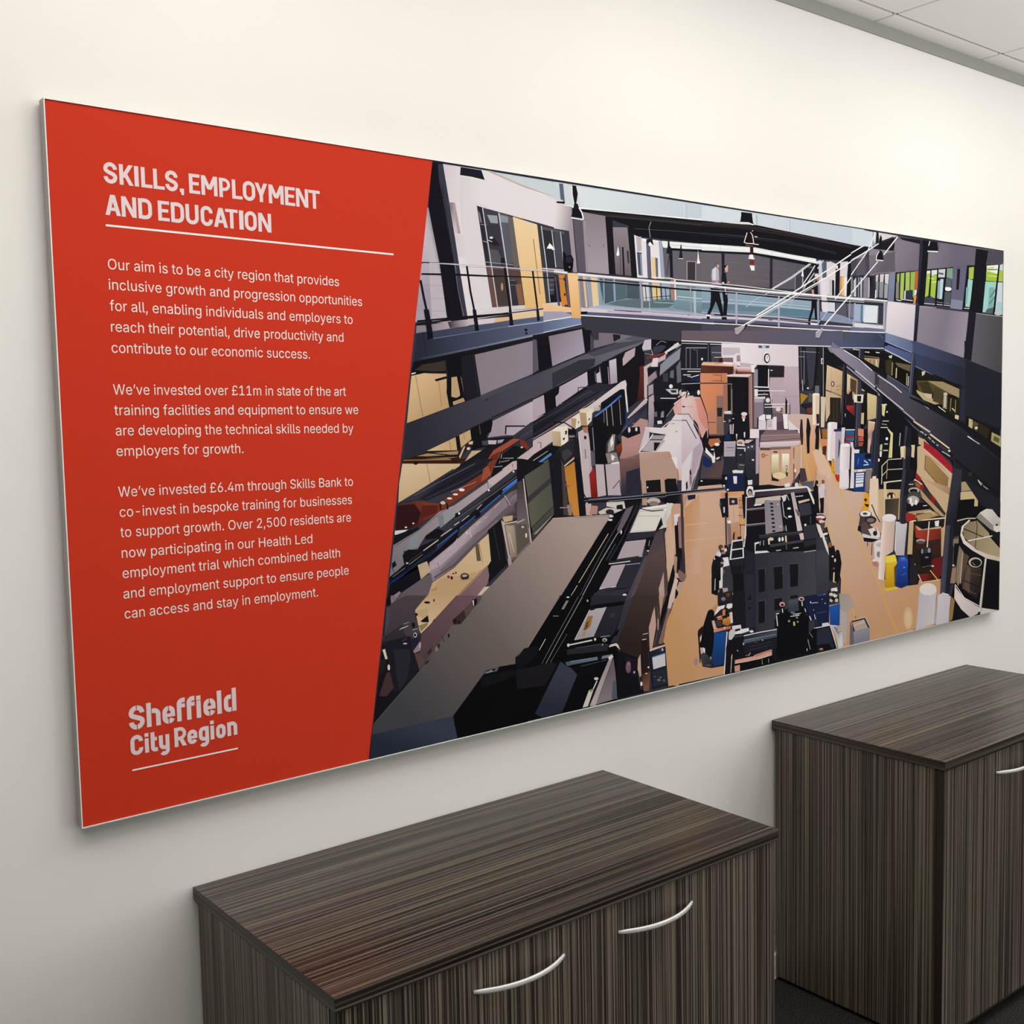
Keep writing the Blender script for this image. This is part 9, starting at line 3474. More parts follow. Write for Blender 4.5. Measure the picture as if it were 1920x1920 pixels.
# one row per letter: character code, advance, then for each contour its corner count and corner steps
for row in """44 188 4 38 -119 30 190 69 0 -53 -190
45 453 4 337 244 0 -56 -223 0 0 56
46 188 16 95 -4 -17 3 -15 10 -10 15 -3 17 3 18 10 14 15 10 17 4 18 -4 15 -10 10 -14 3 -18 -3 -17 -10 -15 -15 -10
48 453 24 227 -7 -53 8 -44 23 -35 38 -26 51 -16 65 -5 76 5 76 16 65 26 52 35 37 44 24 53 8 52 -8 44 -24 35 -37 26 -52 16 -65 5 -76 -5 -76 -16 -65 -25 -51 -36 -38 -44 -23 24 227 50 34 6 29 18 23 29 17 41 10 50 4 60 -4 60 -10 51 -17 40 -23 30 -29 18 -34 7 -35 -7 -29 -18 -23 -30 -17 -40 -10 -51 -4 -60 4 -60 10 -50 17 -41 23 -29 29 -18
49 453 4 76 0 0 55 315 0 0 -55 8 276 509 0 -509 -64 0 0 448 -3 0 -123 -90 0 69 112 82
50 453 41 64 0 0 47 170 182 48 53 29 45 7 21 2 23 -3 26 -9 22 -15 17 -20 13 -23 8 -26 3 -28 -3 -24 -10 -19 -14 -14 -20 -9 -23 -3 -28 -61 0 5 43 15 37 25 31 32 23 39 15 43 5 43 -5 38 -14 31 -23 24 -29 15 -34 5 -39 -3 -27 -7 -27 -14 -28 -21 -31 -69 -79 -114 -120 0 -3 236 0 0 -57
52 453 8 40 105 0 53 207 351 64 0 -202 -343 0 -3 304 0 0 -58 6 282 0 0 121 0 25 0 172 61 0 0 -318
53 453 53 221 -7 -43 5 -38 13 -32 21 -25 28 -17 33 -6 37 62 0 5 -22 11 -19 16 -16 19 -13 23 -8 25 -2 29 3 26 11 22 18 16 22 10 27 4 31 -4 31 -10 28 -17 23 -22 18 -27 11 -30 4 -51 -9 -22 -10 -17 -12 -61 7 29 256 270 0 0 -57 -215 0 -17 -151 2 0 19 14 23 10 25 6 26 3 34 -4 31 -9 27 -15 24 -21 19 -25 15 -29 9 -32 3 -36 -6 -46 -16 -41 -26 -35 -34 -26 -41 -16
54 453 29 226 -7 -44 6 -40 16 -33 25 -25 34 -15 41 -5 47 4 37 12 40 22 46 35 55 115 169 70 0 -171 -248 -6 0 20 27 31 19 39 7 43 -5 38 -14 30 -24 24 -31 14 -39 5 -44 -5 -45 -16 -39 -25 -34 -33 -25 -39 -16 24 226 48 28 4 25 11 20 16 15 22 10 27 3 29 -3 30 -10 26 -15 22 -20 16 -25 11 -28 3 -28 -3 -24 -10 -21 -17 -15 -21 -10 -26 -3 -30 3 -30 10 -26 15 -23 21 -16 24 -11
66 456 27 60 0 0 509 181 0 48 -5 40 -13 30 -22 22 -27 13 -32 4 -36 -3 -30 -8 -24 -14 -19 -17 -15 -41 -19 0 -5 24 -5 24 -12 22 -18 17 -24 12 -30 4 -37 -5 -36 -13 -33 -23 -28 -33 -21 -43 -14 -54 -4 13 125 57 120 0 51 6 34 17 19 25 6 32 -3 24 -10 23 -15 19 -21 15 -27 10 -31 3 -123 0 13 125 285 113 0 27 3 23 8 20 13 15 17 10 22 3 24 -6 31 -17 26 -30 17 -43 6 -115 0
72 517 12 60 0 0 509 65 0 0 -220 267 0 0 220 65 0 0 -509 -65 0 0 232 -267 0 0 -232
76 393 6 60 0 0 509 65 0 0 -452 236 0 0 -57
79 533 24 267 -7 -62 8 -55 24 -45 38 -35 52 -22 64 -8 75 8 75 22 64 35 52 45 39 55 24 62 8 62 -8 55 -24 45 -39 35 -52 22 -64 7 -75 -7 -75 -22 -64 -35 -52 -45 -38 -55 -24 24 267 53 43 6 39 17 34 29 25 39 17 50 5 60 -5 60 -17 51 -25 39 -34 29 -39 17 -43 6 -44 -6 -39 -17 -33 -29 -26 -40 -16 -50 -6 -60 6 -60 16 -50 26 -39 33 -29 39 -17
83 447 70 224 -9 -52 5 -44 13 -37 22 -27 29 -18 36 -8 41 66 0 6 -27 13 -22 19 -17 24 -12 28 -7 30 -3 33 3 29 8 25 14 18 18 12 22 5 25 -4 22 -10 18 -16 14 -20 12 -51 17 -61 17 -56 21 -42 29 -26 37 -8 46 6 41 17 35 27 28 36 22 42 13 47 5 48 -5 41 -13 35 -22 26 -27 17 -34 7 -37 -64 0 -11 34 -24 25 -35 16 -42 6 -31 -3 -27 -8 -22 -13 -16 -17 -11 -20 -3 -22 4 -24 12 -18 17 -15 21 -11 43 -15 52 -14 48 -15 47 -26 20 -18 16 -22 10 -27 3 -32 -5 -40 -17 -35 -26 -30 -37 -23 -45 -15
87 686 32 155 0 -139 509 66 0 81 -313 12 -51 12 -51 10 -54 -8 0 11 54 11 51 13 51 82 313 74 0 82 -313 12 -51 12 -51 11 -54 -9 0 11 54 11 51 13 51 80 313 67 0 -140 -509 -75 0 -87 323 -17 68 -15 84 14 0 -15 -80 -17 -72 -88 -323
97 389 48 160 -9 -34 4 -32 10 -26 17 -20 23 -13 28 -5 35 4 30 9 23 15 18 20 14 47 18 53 9 56 7 31 8 8 8 3 12 0 2 -3 22 -6 18 -11 14 -16 11 -20 7 -24 2 -25 -2 -22 -7 -31 -21 -18 -27 -59 17 16 31 22 24 25 18 29 11 30 7 31 2 45 -5 47 -19 20 -17 16 -23 11 -30 4 -39 0 -251 -60 0 0 52 -5 0 -20 -27 -37 -24 -25 -7 21 170 45 32 4 26 10 20 15 15 19 9 22 4 23 0 52 -17 -8 -28 -6 -31 -5 -25 -3 -41 -9 -17 -9 -14 -11 -8 -15 -3 -19 2 -18 8 -15 12 -11 16 -9
98 424 27 229 -8 -31 3 -26 9 -34 27 -20 28 -6 0 0 -59 -59 0 0 509 61 0 0 -190 4 0 19 27 34 27 26 8 32 3 45 -6 39 -17 32 -29 25 -39 15 -48 5 -56 -5 -56 -15 -49 -24 -39 -33 -29 -39 -18 24 220 47 33 4 26 15 22 22 15 29 9 34 3 38 -3 38 -9 34 -15 29 -21 21 -27 14 -33 5 -32 -5 -27 -13 -21 -21 -15 -28 -9 -34 -3 -40 3 -39 9 -35 15 -29 22 -21 26 -14
99 396 43 207 -8 -48 6 -42 18 -35 30 -26 39 -16 48 -6 54 6 56 16 48 26 39 35 30 42 18 48 6 53 -7 45 -21 35 -34 22 -45 -59 -15 -13 27 -20 22 -28 14 -35 5 -34 -5 -28 -15 -21 -23 -16 -29 -9 -34 -3 -37 3 -36 9 -34 16 -28 21 -23 28 -15 34 -5 36 6 28 14 21 23 12 28 59 -15 -9 -24 -13 -22 -35 -35 -45 -22
100 424 27 195 -8 -44 6 -40 18 -32 29 -24 39 -16 49 -5 56 5 56 16 48 24 39 33 29 39 17 45 6 32 -3 25 -8 34 -27 19 -27 5 0 0 190 61 0 0 -509 -59 0 0 59 -6 0 -20 -28 -35 -27 -25 -9 24 205 47 31 4 27 14 21 21 15 29 10 35 3 39 -3 40 -9 34 -16 28 -21 21 -26 13 -32 5 -33 -5 -27 -14 -21 -21 -16 -29 -9 -34 -3 -38 3 -38 10 -34 15 -29 21 -22 27 -15
101 404 54 212 -8 -51 6 -44 18 -35 30 -26 39 -16 47 -6 55 5 55 16 48 26 39 34 30 42 19 48 6 31 -2 30 -8 28 -13 25 -20 22 -26 16 -33 11 -40 3 -48 0 -25 -296 0 0 52 263 0 -28 -19 -3 35 -9 32 -15 25 -20 20 -26 12 -32 4 -32 -4 -27 -13 -21 -19 -16 -24 -10 -29 -3 -30 0 -33 4 -39 10 -33 18 -26 23 -19 28 -11 33 -4 42 7 31 20 21 32 59 -14 -12 -28 -18 -24 -24 -20 -28 -15 -34 -9
102 254 4 228 379 0 -52 -222 0 0 52 18 81 0 0 432 3 29 12 25 17 19 22 14 26 8 26 3 35 -3 21 -6 -16 -53 -12 4 -20 2 -24 -4 -17 -10 -9 -17 -3 -24 0 -419
103 425 47 207 -151 -39 3 -34 8 -29 13 -23 17 -18 19 -13 22 50 28 21 -25 32 -22 24 -7 29 -2 42 5 33 17 22 28 7 41 0 74 -5 0 -19 -27 -35 -25 -25 -8 -32 -3 -43 5 -39 17 -33 26 -25 37 -16 46 -5 55 5 55 16 47 25 39 32 29 40 17 44 6 32 -2 25 -9 35 -27 20 -27 5 0 0 60 59 0 0 -388 -5 -45 -17 -36 -26 -27 -33 -19 -40 -11 24 205 59 32 4 27 12 21 20 15 26 9 33 3 39 -3 38 -9 33 -15 27 -21 21 -27 13 -32 5 -33 -5 -27 -13 -21 -22 -15 -28 -10 -33 -3 -36 3 -38 10 -32 15 -27 21 -20 27 -13
104 410 29 114 227 0 -227 -61 0 0 509 61 0 0 -222 -12 0 22 45 28 30 35 17 40 5 37 -4 31 -11 26 -20 20 -28 12 -36 4 -45 0 -240 -61 0 0 235 -6 40 -17 29 -27 19 -36 6 -26 -3 -23 -9 -20 -14 -15 -20 -9 -26
105 167 4 53 0 0 379 61 0 0 -379 16 84 443 -17 3 -13 9 -10 13 -3 15 3 16 10 13 13 9 17 3 16 -3 14 -9 9 -13 3 -16 -3 -15 -9 -13 -14 -9
107 381 7 110 137 0 75 11 0 163 167 76 0 -176 -180 -7 0 4 53 0 0 509 61 0 0 -509 4 294 0 -146 186 43 43 181 -229
108 189 16 139 -2 -38 5 -27 17 -16 27 -5 37 0 425 61 0 0 -410 1 -22 5 -15 10 -8 16 -2 14 1 10 1 11 -51 -19 -4
109 610 55 53 0 0 379 59 0 0 -84 -4 0 10 28 14 23 19 17 21 13 23 8 24 2 38 -6 30 -19 22 -30 12 -36 -9 0 10 26 15 22 20 18 24 14 26 8 30 3 31 -3 29 -11 25 -18 19 -26 12 -32 4 -41 0 -255 -61 0 0 254 -6 35 -17 24 -26 13 -28 4 -24 -2 -21 -8 -16 -13 -13 -17 -7 -20 -3 -23 0 -247 -61 0 0 260 -5 28 -16 23 -24 15 -30 4 -21 -2 -20 -8 -18 -13 -14 -18 -9 -23 -3 -28 0 -238
110 410 29 114 227 0 -227 -61 0 0 379 59 0 0 -92 -10 0 22 45 28 30 35 17 40 5 37 -4 31 -11 26 -20 20 -28 12 -36 4 -45 0 -240 -61 0 0 235 -6 40 -17 29 -27 19 -36 6 -26 -3 -23 -9 -20 -14 -15 -20 -9 -26
111 415 24 207 -8 -48 6 -42 18 -35 30 -26 39 -16 48 -6 54 6 56 16 48 26 39 35 30 42 18 48 6 49 -6 43 -18 34 -30 26 -39 17 -48 5 -56 -5 -54 -17 -48 -26 -39 -34 -30 -43 -18 24 207 46 35 5 28 15 22 23 15 28 9 34 3 36 -3 37 -9 34 -15 29 -22 23 -28 15 -35 5 -34 -5 -28 -15 -21 -23 -16 -29 -9 -34 -3 -37 3 -36 9 -34 16 -28 21 -23 28 -15
112 424 27 53 -143 0 522 59 0 0 -60 6 0 19 27 34 27 26 8 32 3 45 -6 39 -17 32 -29 25 -39 15 -48 5 -56 -5 -56 -15 -49 -24 -39 -33 -29 -39 -18 -45 -6 -31 3 -25 9 -35 27 -20 28 -4 0 0 -202 24 220 47 33 4 26 15 22 22 15 29 9 34 3 38 -3 38 -9 34 -15 29 -21 21 -27 14 -33 5 -32 -5 -27 -13 -21 -21 -15 -28 -9 -34 -3 -40 3 -39 9 -35 15 -29 22 -21 26 -14
113 424 27 372 -143 -61 0 0 202 -5 0 -19 -28 -35 -27 -25 -9 -32 -3 -44 6 -40 18 -32 29 -24 39 -16 49 -5 56 5 56 16 48 24 39 33 29 39 17 45 6 32 -3 25 -8 34 -27 20 -27 6 0 0 60 59 0 24 205 47 31 4 27 14 21 21 15 29 10 35 3 39 -3 40 -9 34 -16 28 -21 21 -26 13 -32 5 -33 -5 -27 -14 -21 -21 -16 -29 -9 -34 -3 -38 3 -38 10 -34 15 -29 21 -22 27 -15
114 259 21 53 0 0 379 59 0 0 -58 3 0 15 26 22 20 29 13 32 5 16 -1 14 0 0 -62 -13 2 -23 2 -25 -3 -23 -8 -19 -14 -14 -17 -9 -22 -3 -25 0 -237
115 365 60 182 -8 -37 3 -33 8 -28 15 -22 20 -17 25 -9 31 58 13 11 -28 19 -19 26 -11 31 -4 36 5 27 12 18 19 6 22 -3 18 -11 15 -17 11 -25 8 -63 15 -45 16 -32 22 -19 29 -6 37 4 31 14 27 22 22 28 16 34 11 38 3 36 -3 31 -9 25 -14 20 -19 15 -23 10 -26 -56 -13 -10 21 -15 18 -24 12 -32 5 -31 -4 -25 -12 -17 -18 -5 -22 3 -19 12 -15 20 -11 28 -9 57 -14 46 -15 31 -23 19 -29 6 -35 -5 -32 -14 -28 -22 -23 -30 -18 -37 -11
116 227 4 204 379 0 -52 -198 0 0 52 16 65 471 61 0 0 -373 2 -22 8 -15 14 -8 20 -3 15 1 17 3 11 -52 -21 -5 -24 -1 -43 6 -33 19 -20 31 -7 41
117 410 29 182 -5 -36 4 -31 12 -26 20 -20 28 -12 36 -4 44 0 240 61 0 0 -235 5 -39 18 -30 27 -19 36 -6 26 3 23 9 19 15 15 20 10 25 3 31 0 226 61 0 0 -379 -59 0 0 92 9 0 -21 -45 -29 -30 -35 -17
118 389 12 163 0 -146 379 67 0 81 -224 22 -68 19 -66 -22 0 19 66 21 68 81 224 66 0 -145 -379
119 567 30 138 0 -115 379 64 0 46 -165 21 -77 21 -96 -10 0 21 94 20 79 46 165 64 0 46 -165 20 -78 20 -95 -11 0 22 94 21 79 46 165 65 0 -116 -379 -61 0 -49 172 -14 53 -14 55 -14 58 14 0 -14 -58 -14 -55 -15 -53 -49 -172
121 389 26 47 -139 14 53 10 -1 33 -2 14 5 12 10 11 16 10 22 12 35 -146 380 67 0 81 -224 22 -68 19 -66 -22 0 18 66 22 68 81 224 66 0 -167 -437 -27 -49 -18 -17 -20 -12 -22 -7 -26 -2 -26 2
163 425 36 37 41 0 16 25 4 18 13 10 21 3 30 -8 233 4 43 13 38 23 32 31 24 38 15 45 6 38 -5 33 -12 29 -19 23 -26 16 -32 9 -37 -59 -8 -10 34 -18 26 -27 16 -33 6 -30 -3 -24 -10 -18 -16 -13 -20 -7 -23 -2 -27 7 -233 -1 -21 -7 -17 -22 -25 -31 -15 -31 -7 13 37 0 0 57 264 0 14 1 9 5 6 22 0 22 58 0 0 -16 -6 -40 -16 -28 -27 -17 -40 -6 4 37 229 0 51 274 0 0 -51
8217 177 4 52 318 30 191 69 0 -53 -191
32 188""".split('\n'):
    v = [int(q) for q in row.split(' ')]
    contours, i = [], 2
    while i < len(v):
        n, x, y, c = v[i], 0, 0, []
        for j in range(n):
            x, y = x + v[i + 1 + 2 * j], y + v[i + 2 + 2 * j]
            c.append((x, y))
        contours.append(c)
        i += 1 + 2 * n
    GLYPHS[chr(v[0])] = (v[1], contours)


def add_outline(bm, contours, place):
    """fill an outline with holes (contours in glyph units) and add it to bm"""
    polys = [[Vector((x, y, 0)) for x, y in c] for c in contours]
    flat = [p for c in polys for p in c]
    vs = [bm.verts.new(place(p.x, p.y)) for p in flat]
    for t in tessellate_polygon(polys):
        a, b, c = (flat[i] for i in t)
        s = (b.x - a.x) * (c.y - a.y) - (b.y - a.y) * (c.x - a.x)
        if abs(s) < 1e-6:
            continue
        try:
            bm.faces.new([vs[i] for i in (t if s > 0 else t[::-1])])
        except ValueError:
            pass


CAP = 17.1


def text_line(bm, s, u0, v0, u1, v1):
    pos, x = [], 0
    for ch in s:
        adv, cs = GLYPHS[ch]
        pos.append((x, cs))
        x += adv
    xs = [q[0] + px for px, cs in pos for c in cs for q in c]
    a, b = min(xs), max(xs)
    kx, ky = (u1 - u0) / (b - a), CAP / 509.0
    for px, cs in pos:
        if not cs:
            continue
        # outer contours wind one way, the counters of a letter the other
        def area_(c):
            return sum(c[i][0] * c[(i + 1) % len(c)][1] - c[(i + 1) % len(c)][0] * c[i][1] for i in range(len(c))) / 2

        def inside(p, c):
            r = False
            for i in range(len(c)):
                (xa, ya), (xb, yb) = c[i], c[i - 1]
                if (ya > p[1]) != (yb > p[1]) and p[0] < (xb - xa) * (p[1] - ya) / (yb - ya) + xa:
                    r = not r
            return r
        sign = area_(max(cs, key=lambda c: abs(area_(c))))
        outer = [c for c in cs if area_(c) * sign > 0]
        for k, o in enumerate(outer):
            holes = [c for c in cs if area_(c) * sign < 0 and inside(c[0], o)]

            def place(gx, gy, px=px, k=k):
                f = (gx + px - a) * kx
                return loc(u0 + f, v0 + (v1 - v0) * f / (u1 - u0) + gy * ky, YT - k * 0.000004)
            add_outline(bm, [o] + holes, place)


PARAS = [[('Our aim is to be a city region that provides', 89.5, 926.3, 524.3, 924.2),
          ('inclusive growth and progression opportunities', 89.3, 893.1, 573.6, 889.4),
          ('for all, enabling individuals and employers to', 89.2, 858.5, 551.5, 854.4),
          ('reach their potential, drive productivity and', 89.5, 824.2, 530.1, 820.0),
          ('contribute to our economic success.', 88.8, 789.5, 457.2, 786.5)],
         [('We’ve invested over £11m in state of the art', 88.0, 720.2, 531.6, 717.5),
          ('training facilities and equipment to ensure we', 88.2, 685.9, 557.4, 682.7),
          ('are developing the technical skills needed by', 88.9, 652.1, 545.3, 647.1),
          ('employers for growth.', 88.6, 617.7, 316.6, 615.3)],
         [('We’ve invested £6.4m through Skills Bank to', 88.2, 549.3, 540.8, 544.8),
          ('co-invest in bespoke training for businesses', 88.8, 515.4, 537.2, 510.0),
          ('to support growth. Over 2,500 residents are', 88.3, 481.1, 533.7, 476.0),
          ('now participating in our Health Led', 88.9, 446.1, 448.8, 441.3),
          ('employment trial which combined health', 88.7, 411.6, 507.3, 409.1),
          ('and employment support to ensure people', 88.5, 376.7, 524.9, 373.9),
          ('can access and stay in employment.', 88.9, 342.6, 456.8, 338.7)]]
for para in PARAS:
    bm = nb()
    for ln in para:
        text_line(bm, *ln)
    mesh_obj('paragraph', bm, M_BODY, panel)


# bold rounded-square capitals and logo letters drawn as strokes of constant width
STROKE = [0]


def quad(bm, pts, mat=0, dy=0.0, step=1):
    STROKE[0] = (STROKE[0] + step) % 120
    dy += STROKE[0] * 0.0000015
    f = bm.faces.new([bm.verts.new(loc(u, v, YT - dy)) for u, v in pts])
    f.material_index = mat


def bar(bm, x0, x1, y0, y1):
    quad(bm, [(x0, y0), (x1, y0), (x1, y1), (x0, y1)])


def diag(bm, xb, yb, xt, yt, w):
    quad(bm, [(xb - w / 2, yb), (xb + w / 2, yb), (xt + w / 2, yt), (xt - w / 2, yt)])


def path(bm, pts, w):
    P = []
    for p in pts:
        p = Vector(p)
        if not P or (p - P[-1]).length > 0.02:
            P.append(p)
    L, R = [], []
    ring = (P[0] - P[-1]).length < 0.02
    for i, p in enumerate(P):
        d = Vector((0, 0))
        if i or ring:
            d += (p - P[i - 1 if i else -2]).normalized()
        if i < len(P) - 1 or ring:
            d += (P[i + 1 if i < len(P) - 1 else 1] - p).normalized()
        d.normalize()
        nrm = Vector((-d.y, d.x)) * (w / 2)
        L.append(p + nrm)
        R.append(p - nrm)
    STROKE[0] += 1
    for i in range(len(P) - 1):
        quad(bm, [R[i], R[i + 1], L[i + 1], L[i]], step=0)


def arc(cx, cy, rx, ry, a0, a1, n=7):
    return [(cx + rx * math.cos(math.radians(a0 + (a1 - a0) * i / n)),
             cy + ry * math.sin(math.radians(a0 + (a1 - a0) * i / n))) for i in range(n + 1)]


def letter(bm, ch, x0, x1, y0, h, t, th, xh=None):
    """one stroked letter between x0 and x1 on baseline y0; h cap height, t stem, th bar, xh x-height"""
    w = x1 - x0
    y1 = y0 + h
    a, b = x0 + t / 2, x1 - t / 2           # stroke centre lines left / right
    lo, hi = y0 + th / 2, y1 - th / 2
    r = min((w - t) / 2, h * 0.30)
    m = (x0 + x1) / 2
    ym = y0 + h * 0.5
    if xh:
        yx = y0 + xh
        hx = yx - th / 2
        rx = min((w - t) / 2, xh * 0.40)
    if ch == 'I':
        bar(bm, x0, x1, y0, y1)
    elif ch == 'l':
        bar(bm, x0, x1, y0, y1)
    elif ch == 'L':
        bar(bm, x0, x0 + t, y0, y1); bar(bm, x0 + t, x1, y0, y0 + th)
    elif ch == 'E':
        bar(bm, x0, x0 + t, y0, y1); bar(bm, x0 + t, x1, y0, y0 + th)
        bar(bm, x0 + t, x1, y1 - th, y1); bar(bm, x0 + t, x1 - w * .1, ym - th * .4, ym + th * .6)
    elif ch == 'T':
        bar(bm, x0, x1, y1 - th, y1); bar(bm, m - t / 2, m + t / 2, y0, y1 - th)
    elif ch == 'K':
        bar(bm, x0, x0 + t, y0, y1)
        diag(bm, x0 + t * .9, y0 + h * .36, x1 - t * .58, y1, t * 1.12)
        diag(bm, x1 - t * .56, y0, x0 + t * 1.25, y0 + h * .62, t * 1.12)
    elif ch == 'M':
        bar(bm, x0, x0 + t, y0, y1); bar(bm, x1 - t, x1, y0, y1)
        diag(bm, m, y0 + h * .30, x0 + t * .56, y1, t * 1.1); diag(bm, m, y0 + h * .30, x1 - t * .56, y1, t * 1.1)
    elif ch == 'N':
        bar(bm, x0, x0 + t, y0, y1); bar(bm, x1 - t, x1, y0, y1)
        diag(bm, x1 - t * .56, y0, x0 + t * .56, y1, t * 1.12)
    elif ch == 'A':
        diag(bm, x0 + t * .54, y0, m - t * .06, y1, t * 1.06); diag(bm, x1 - t * .54, y0, m + t * .06, y1, t * 1.06)
        bar(bm, x0 + w * .24, x1 - w * .24, y0 + h * .22, y0 + h * .22 + th)
    elif ch == 'Y':
        diag(bm, m, y0 + h * .38, x0 + t * .56, y1, t * 1.12); diag(bm, m, y0 + h * .38, x1 - t * .56, y1, t * 1.12)
        bar(bm, m - t / 2, m + t / 2, y0, y0 + h * .46)
    elif ch == 'O':
        pts = arc(b - r, hi - r, r, r, 0, 90) + arc(a + r, hi - r, r, r, 90, 180) + arc(a + r, lo + r, r, r, 180, 270) + arc(b - r, lo + r, r, r, 270, 360)
        path(bm, pts + [pts[0]], t)
    elif ch == 'U':
        path(bm, [(a, y1)] + arc(a + r, lo + r, r, r, 180, 270) + arc(b - r, lo + r, r, r, 270, 360) + [(b, y1)], t)
    elif ch == 'C':
        path(bm, [(b, y0 + h * .66)] + arc(b - r, hi - r, r, r, 0, 90) + arc(a + r, hi - r, r, r, 90, 180)
             + arc(a + r, lo + r, r, r, 180, 270) + arc(b - r, lo + r, r, r, 270, 360) + [(b, y0 + h * .34)], t)
    elif ch == 'D':
        bar(bm, x0, x0 + t, y0, y1)
        path(bm, [(x0 + t * .9, hi)] + arc(b - r, hi - r, r, r, 90, 0) + arc(b - r, lo + r, r, r, 0, -90) + [(x0 + t * .9, lo)], t * .98)
    elif ch in 'PR':
        bar(bm, x0, x0 + t, y0, y1)
        yb = y0 + h * .42
        rr = (hi - yb) / 2
        path(bm, [(x0 + t * .9, hi)] + arc(b - rr, hi - rr, rr, rr, 90, -90, 12) + [(x0 + t * .9, yb)], th)
        if ch == 'R':
            diag(bm, x1 - t * .52, y0, m + w * .02, yb, t * 1.1)
    elif ch == 'S':
        q = [Vector(p) for p in ((a, hi - r), (a, y0 + h * .50), (b, y0 + h * .50), (b, lo + r))]
        mid = [q[0] * (1 - s) ** 3 + q[1] * 3 * s * (1 - s) ** 2 + q[2] * 3 * s * s * (1 - s) + q[3] * s ** 3
               for s in (i / 12 for i in range(1, 12))]
        path(bm, arc(b - r, hi - r, r, r, 0, 90) + arc(a + r, hi - r, r, r, 90, 180) + mid
             + arc(b - r, lo + r, r, r, 0, -90) + arc(a + r, lo + r, r, r, 270, 180), t)
    elif ch == ',':
        bar(bm, m - t / 2 - .4, m + t / 2 + .4, y0, y0 + th * 1.1)
        quad(bm, [(m - t * .1, y0 - th * .9), (m + t * .5, y0 - th * .9), (m + t / 2 + .4, y0), (m - t * .3, y0)])
    elif ch == 'i':
        bar(bm, x0, x0 + t, y0, yx); bar(bm, x0, x0 + t, y1 - th * 1.0, y1)
    elif ch == 'h':
        bar(bm, x0, x0 + t, y0, y1)
        path(bm, [(x0 + t * 1.15, hx)] + arc(b - rx * .9, hx - rx * .9, rx * .9, rx * .9, 90, 0) + [(b, y0)], t)
    elif ch == 'n':
        bar(bm, x0, x0 + t, y0, yx)
        path(bm, [(x0 + t * .8, hx)] + arc(b - rx, hx - rx, rx, rx, 90, 0) + [(b, y0)], t)
    elif ch == 'o':
        pts = arc(b - rx, hx - rx, rx, rx, 0, 90) + arc(a + rx, hx - rx, rx, rx, 90, 180) + arc(a + rx, lo + rx, rx, rx, 180, 270) + arc(b - rx, lo + rx, rx, rx, 270, 360)
        path(bm, pts + [pts[0]], t)
    elif ch == 'e':
        ye = y0 + xh * .47
        path(bm, [(a + t * .5, ye), (b, ye)], th * .8)
        path(bm, [(b, ye - th * .4)] + arc(b - rx, hx - rx, rx, rx, 0, 90) + arc(a + rx, hx - rx, rx, rx, 90, 180)
             + arc(a + rx, lo + rx, rx, rx, 180, 270) + arc(b - rx, lo + rx, rx, rx, 270, 338), t)
    elif ch == 'f':
        path(bm, [(a, y0), (a, hi - w * .45)] + arc(a + w * .45, hi - w * .45, w * .45, w * .45, 180, 90) + [(x1, hi)], t)
        bar(bm, x0 + t, x1, y0 + h * .58, y0 + h * .58 + th * .9)
    elif ch == 't':
        path(bm, [(a, y1), (a, lo + w * .35)] + arc(a + w * .35, lo + w * .35, w * .35, w * .35, 180, 270) + [(x1, lo)], t)
        bar(bm, x0 + t, x1 - w * .08, yx - th, yx)
    elif ch == 'd':
        bar(bm, x1 - t, x1, y0, y1)
        path(bm, [(x1 - t * 1.2, hx)] + arc(a + rx * .8, hx - rx * .8, rx * .8, rx * .8, 90, 180) + arc(a + rx * .8, lo + rx * .8, rx * .8, rx * .8, 180, 270) + [(x1 - t * 1.2, lo)], t)
    elif ch == 'g':
        dn = y0 - xh * .30
        path(bm, [(b, yx)] + [(b, dn + rx)] + arc(b - rx, dn + rx, rx, rx, 0, -90) + arc(a + rx, dn + rx, rx, rx, 270, 215), t)
        path(bm, [(b, hx)] + arc(a + rx, hx - rx, rx, rx, 90, 180) + arc(a + rx, lo + rx, rx, rx, 180, 270) + [(b, lo)], t)
    elif ch == 'y':
        dn = y0 - xh * .30
        path(bm, [(b, yx), (b, dn + rx)] + arc(b - rx, dn + rx, rx, rx, 0, -90) + arc(a + rx, dn + rx, rx, rx, 270, 215), t)
        path(bm, [(a, yx)] + arc(a + rx, lo + rx, rx, rx, 180, 270) + [(b, lo)], t)


bm = nb()
for ch, x0, x1, y0 in [('S', 89.5, 112.3, 1066.5), ('K', 115.3, 139.1, 1066.3), ('I', 140.5, 148.1, 1066.2), ('L', 151.8, 171.3, 1066.1), ('L', 172.6, 192.4, 1065.9), ('S', 193.2, 215.9, 1065.8), (',', 218.5, 226.3, 1065.6), ('E', 235.3, 255.3, 1065.5), ('M', 257.5, 287.4, 1065.3), ('P', 290.3, 311.9, 1065.0), ('L', 314.3, 334.3, 1064.9), ('O', 334.8, 359.1, 1064.7), ('Y', 358.0, 382.9, 1064.5), ('M', 385.0, 415.1, 1064.3), ('E', 417.4, 438.1, 1064.1), ('N', 439.8, 465.1, 1063.9), ('T', 465.8, 489.5, 1063.7), ('A', 89.5, 115.5, 1014.5), ('N', 116.4, 141.8, 1014.2), ('D', 144.5, 168.4, 1014.0), ('E', 178.3, 198.6, 1013.7), ('D', 200.9, 224.6, 1013.4), ('U', 226.9, 250.8, 1013.2), ('C', 254.0, 276.5, 1012.9), ('A', 277.9, 304.5, 1012.6), ('T', 299.6, 323.7, 1012.4), ('I', 325.6, 334.3, 1012.2), ('O', 336.3, 359.8, 1012.1), ('N', 362.5, 388.3, 1011.8)]:
    letter(bm, ch, x0 + .2, x1 - .2, y0, 33.4, 6.6, 5.5)
mesh_obj('heading', bm, M_HEAD, panel)
bm = nb()
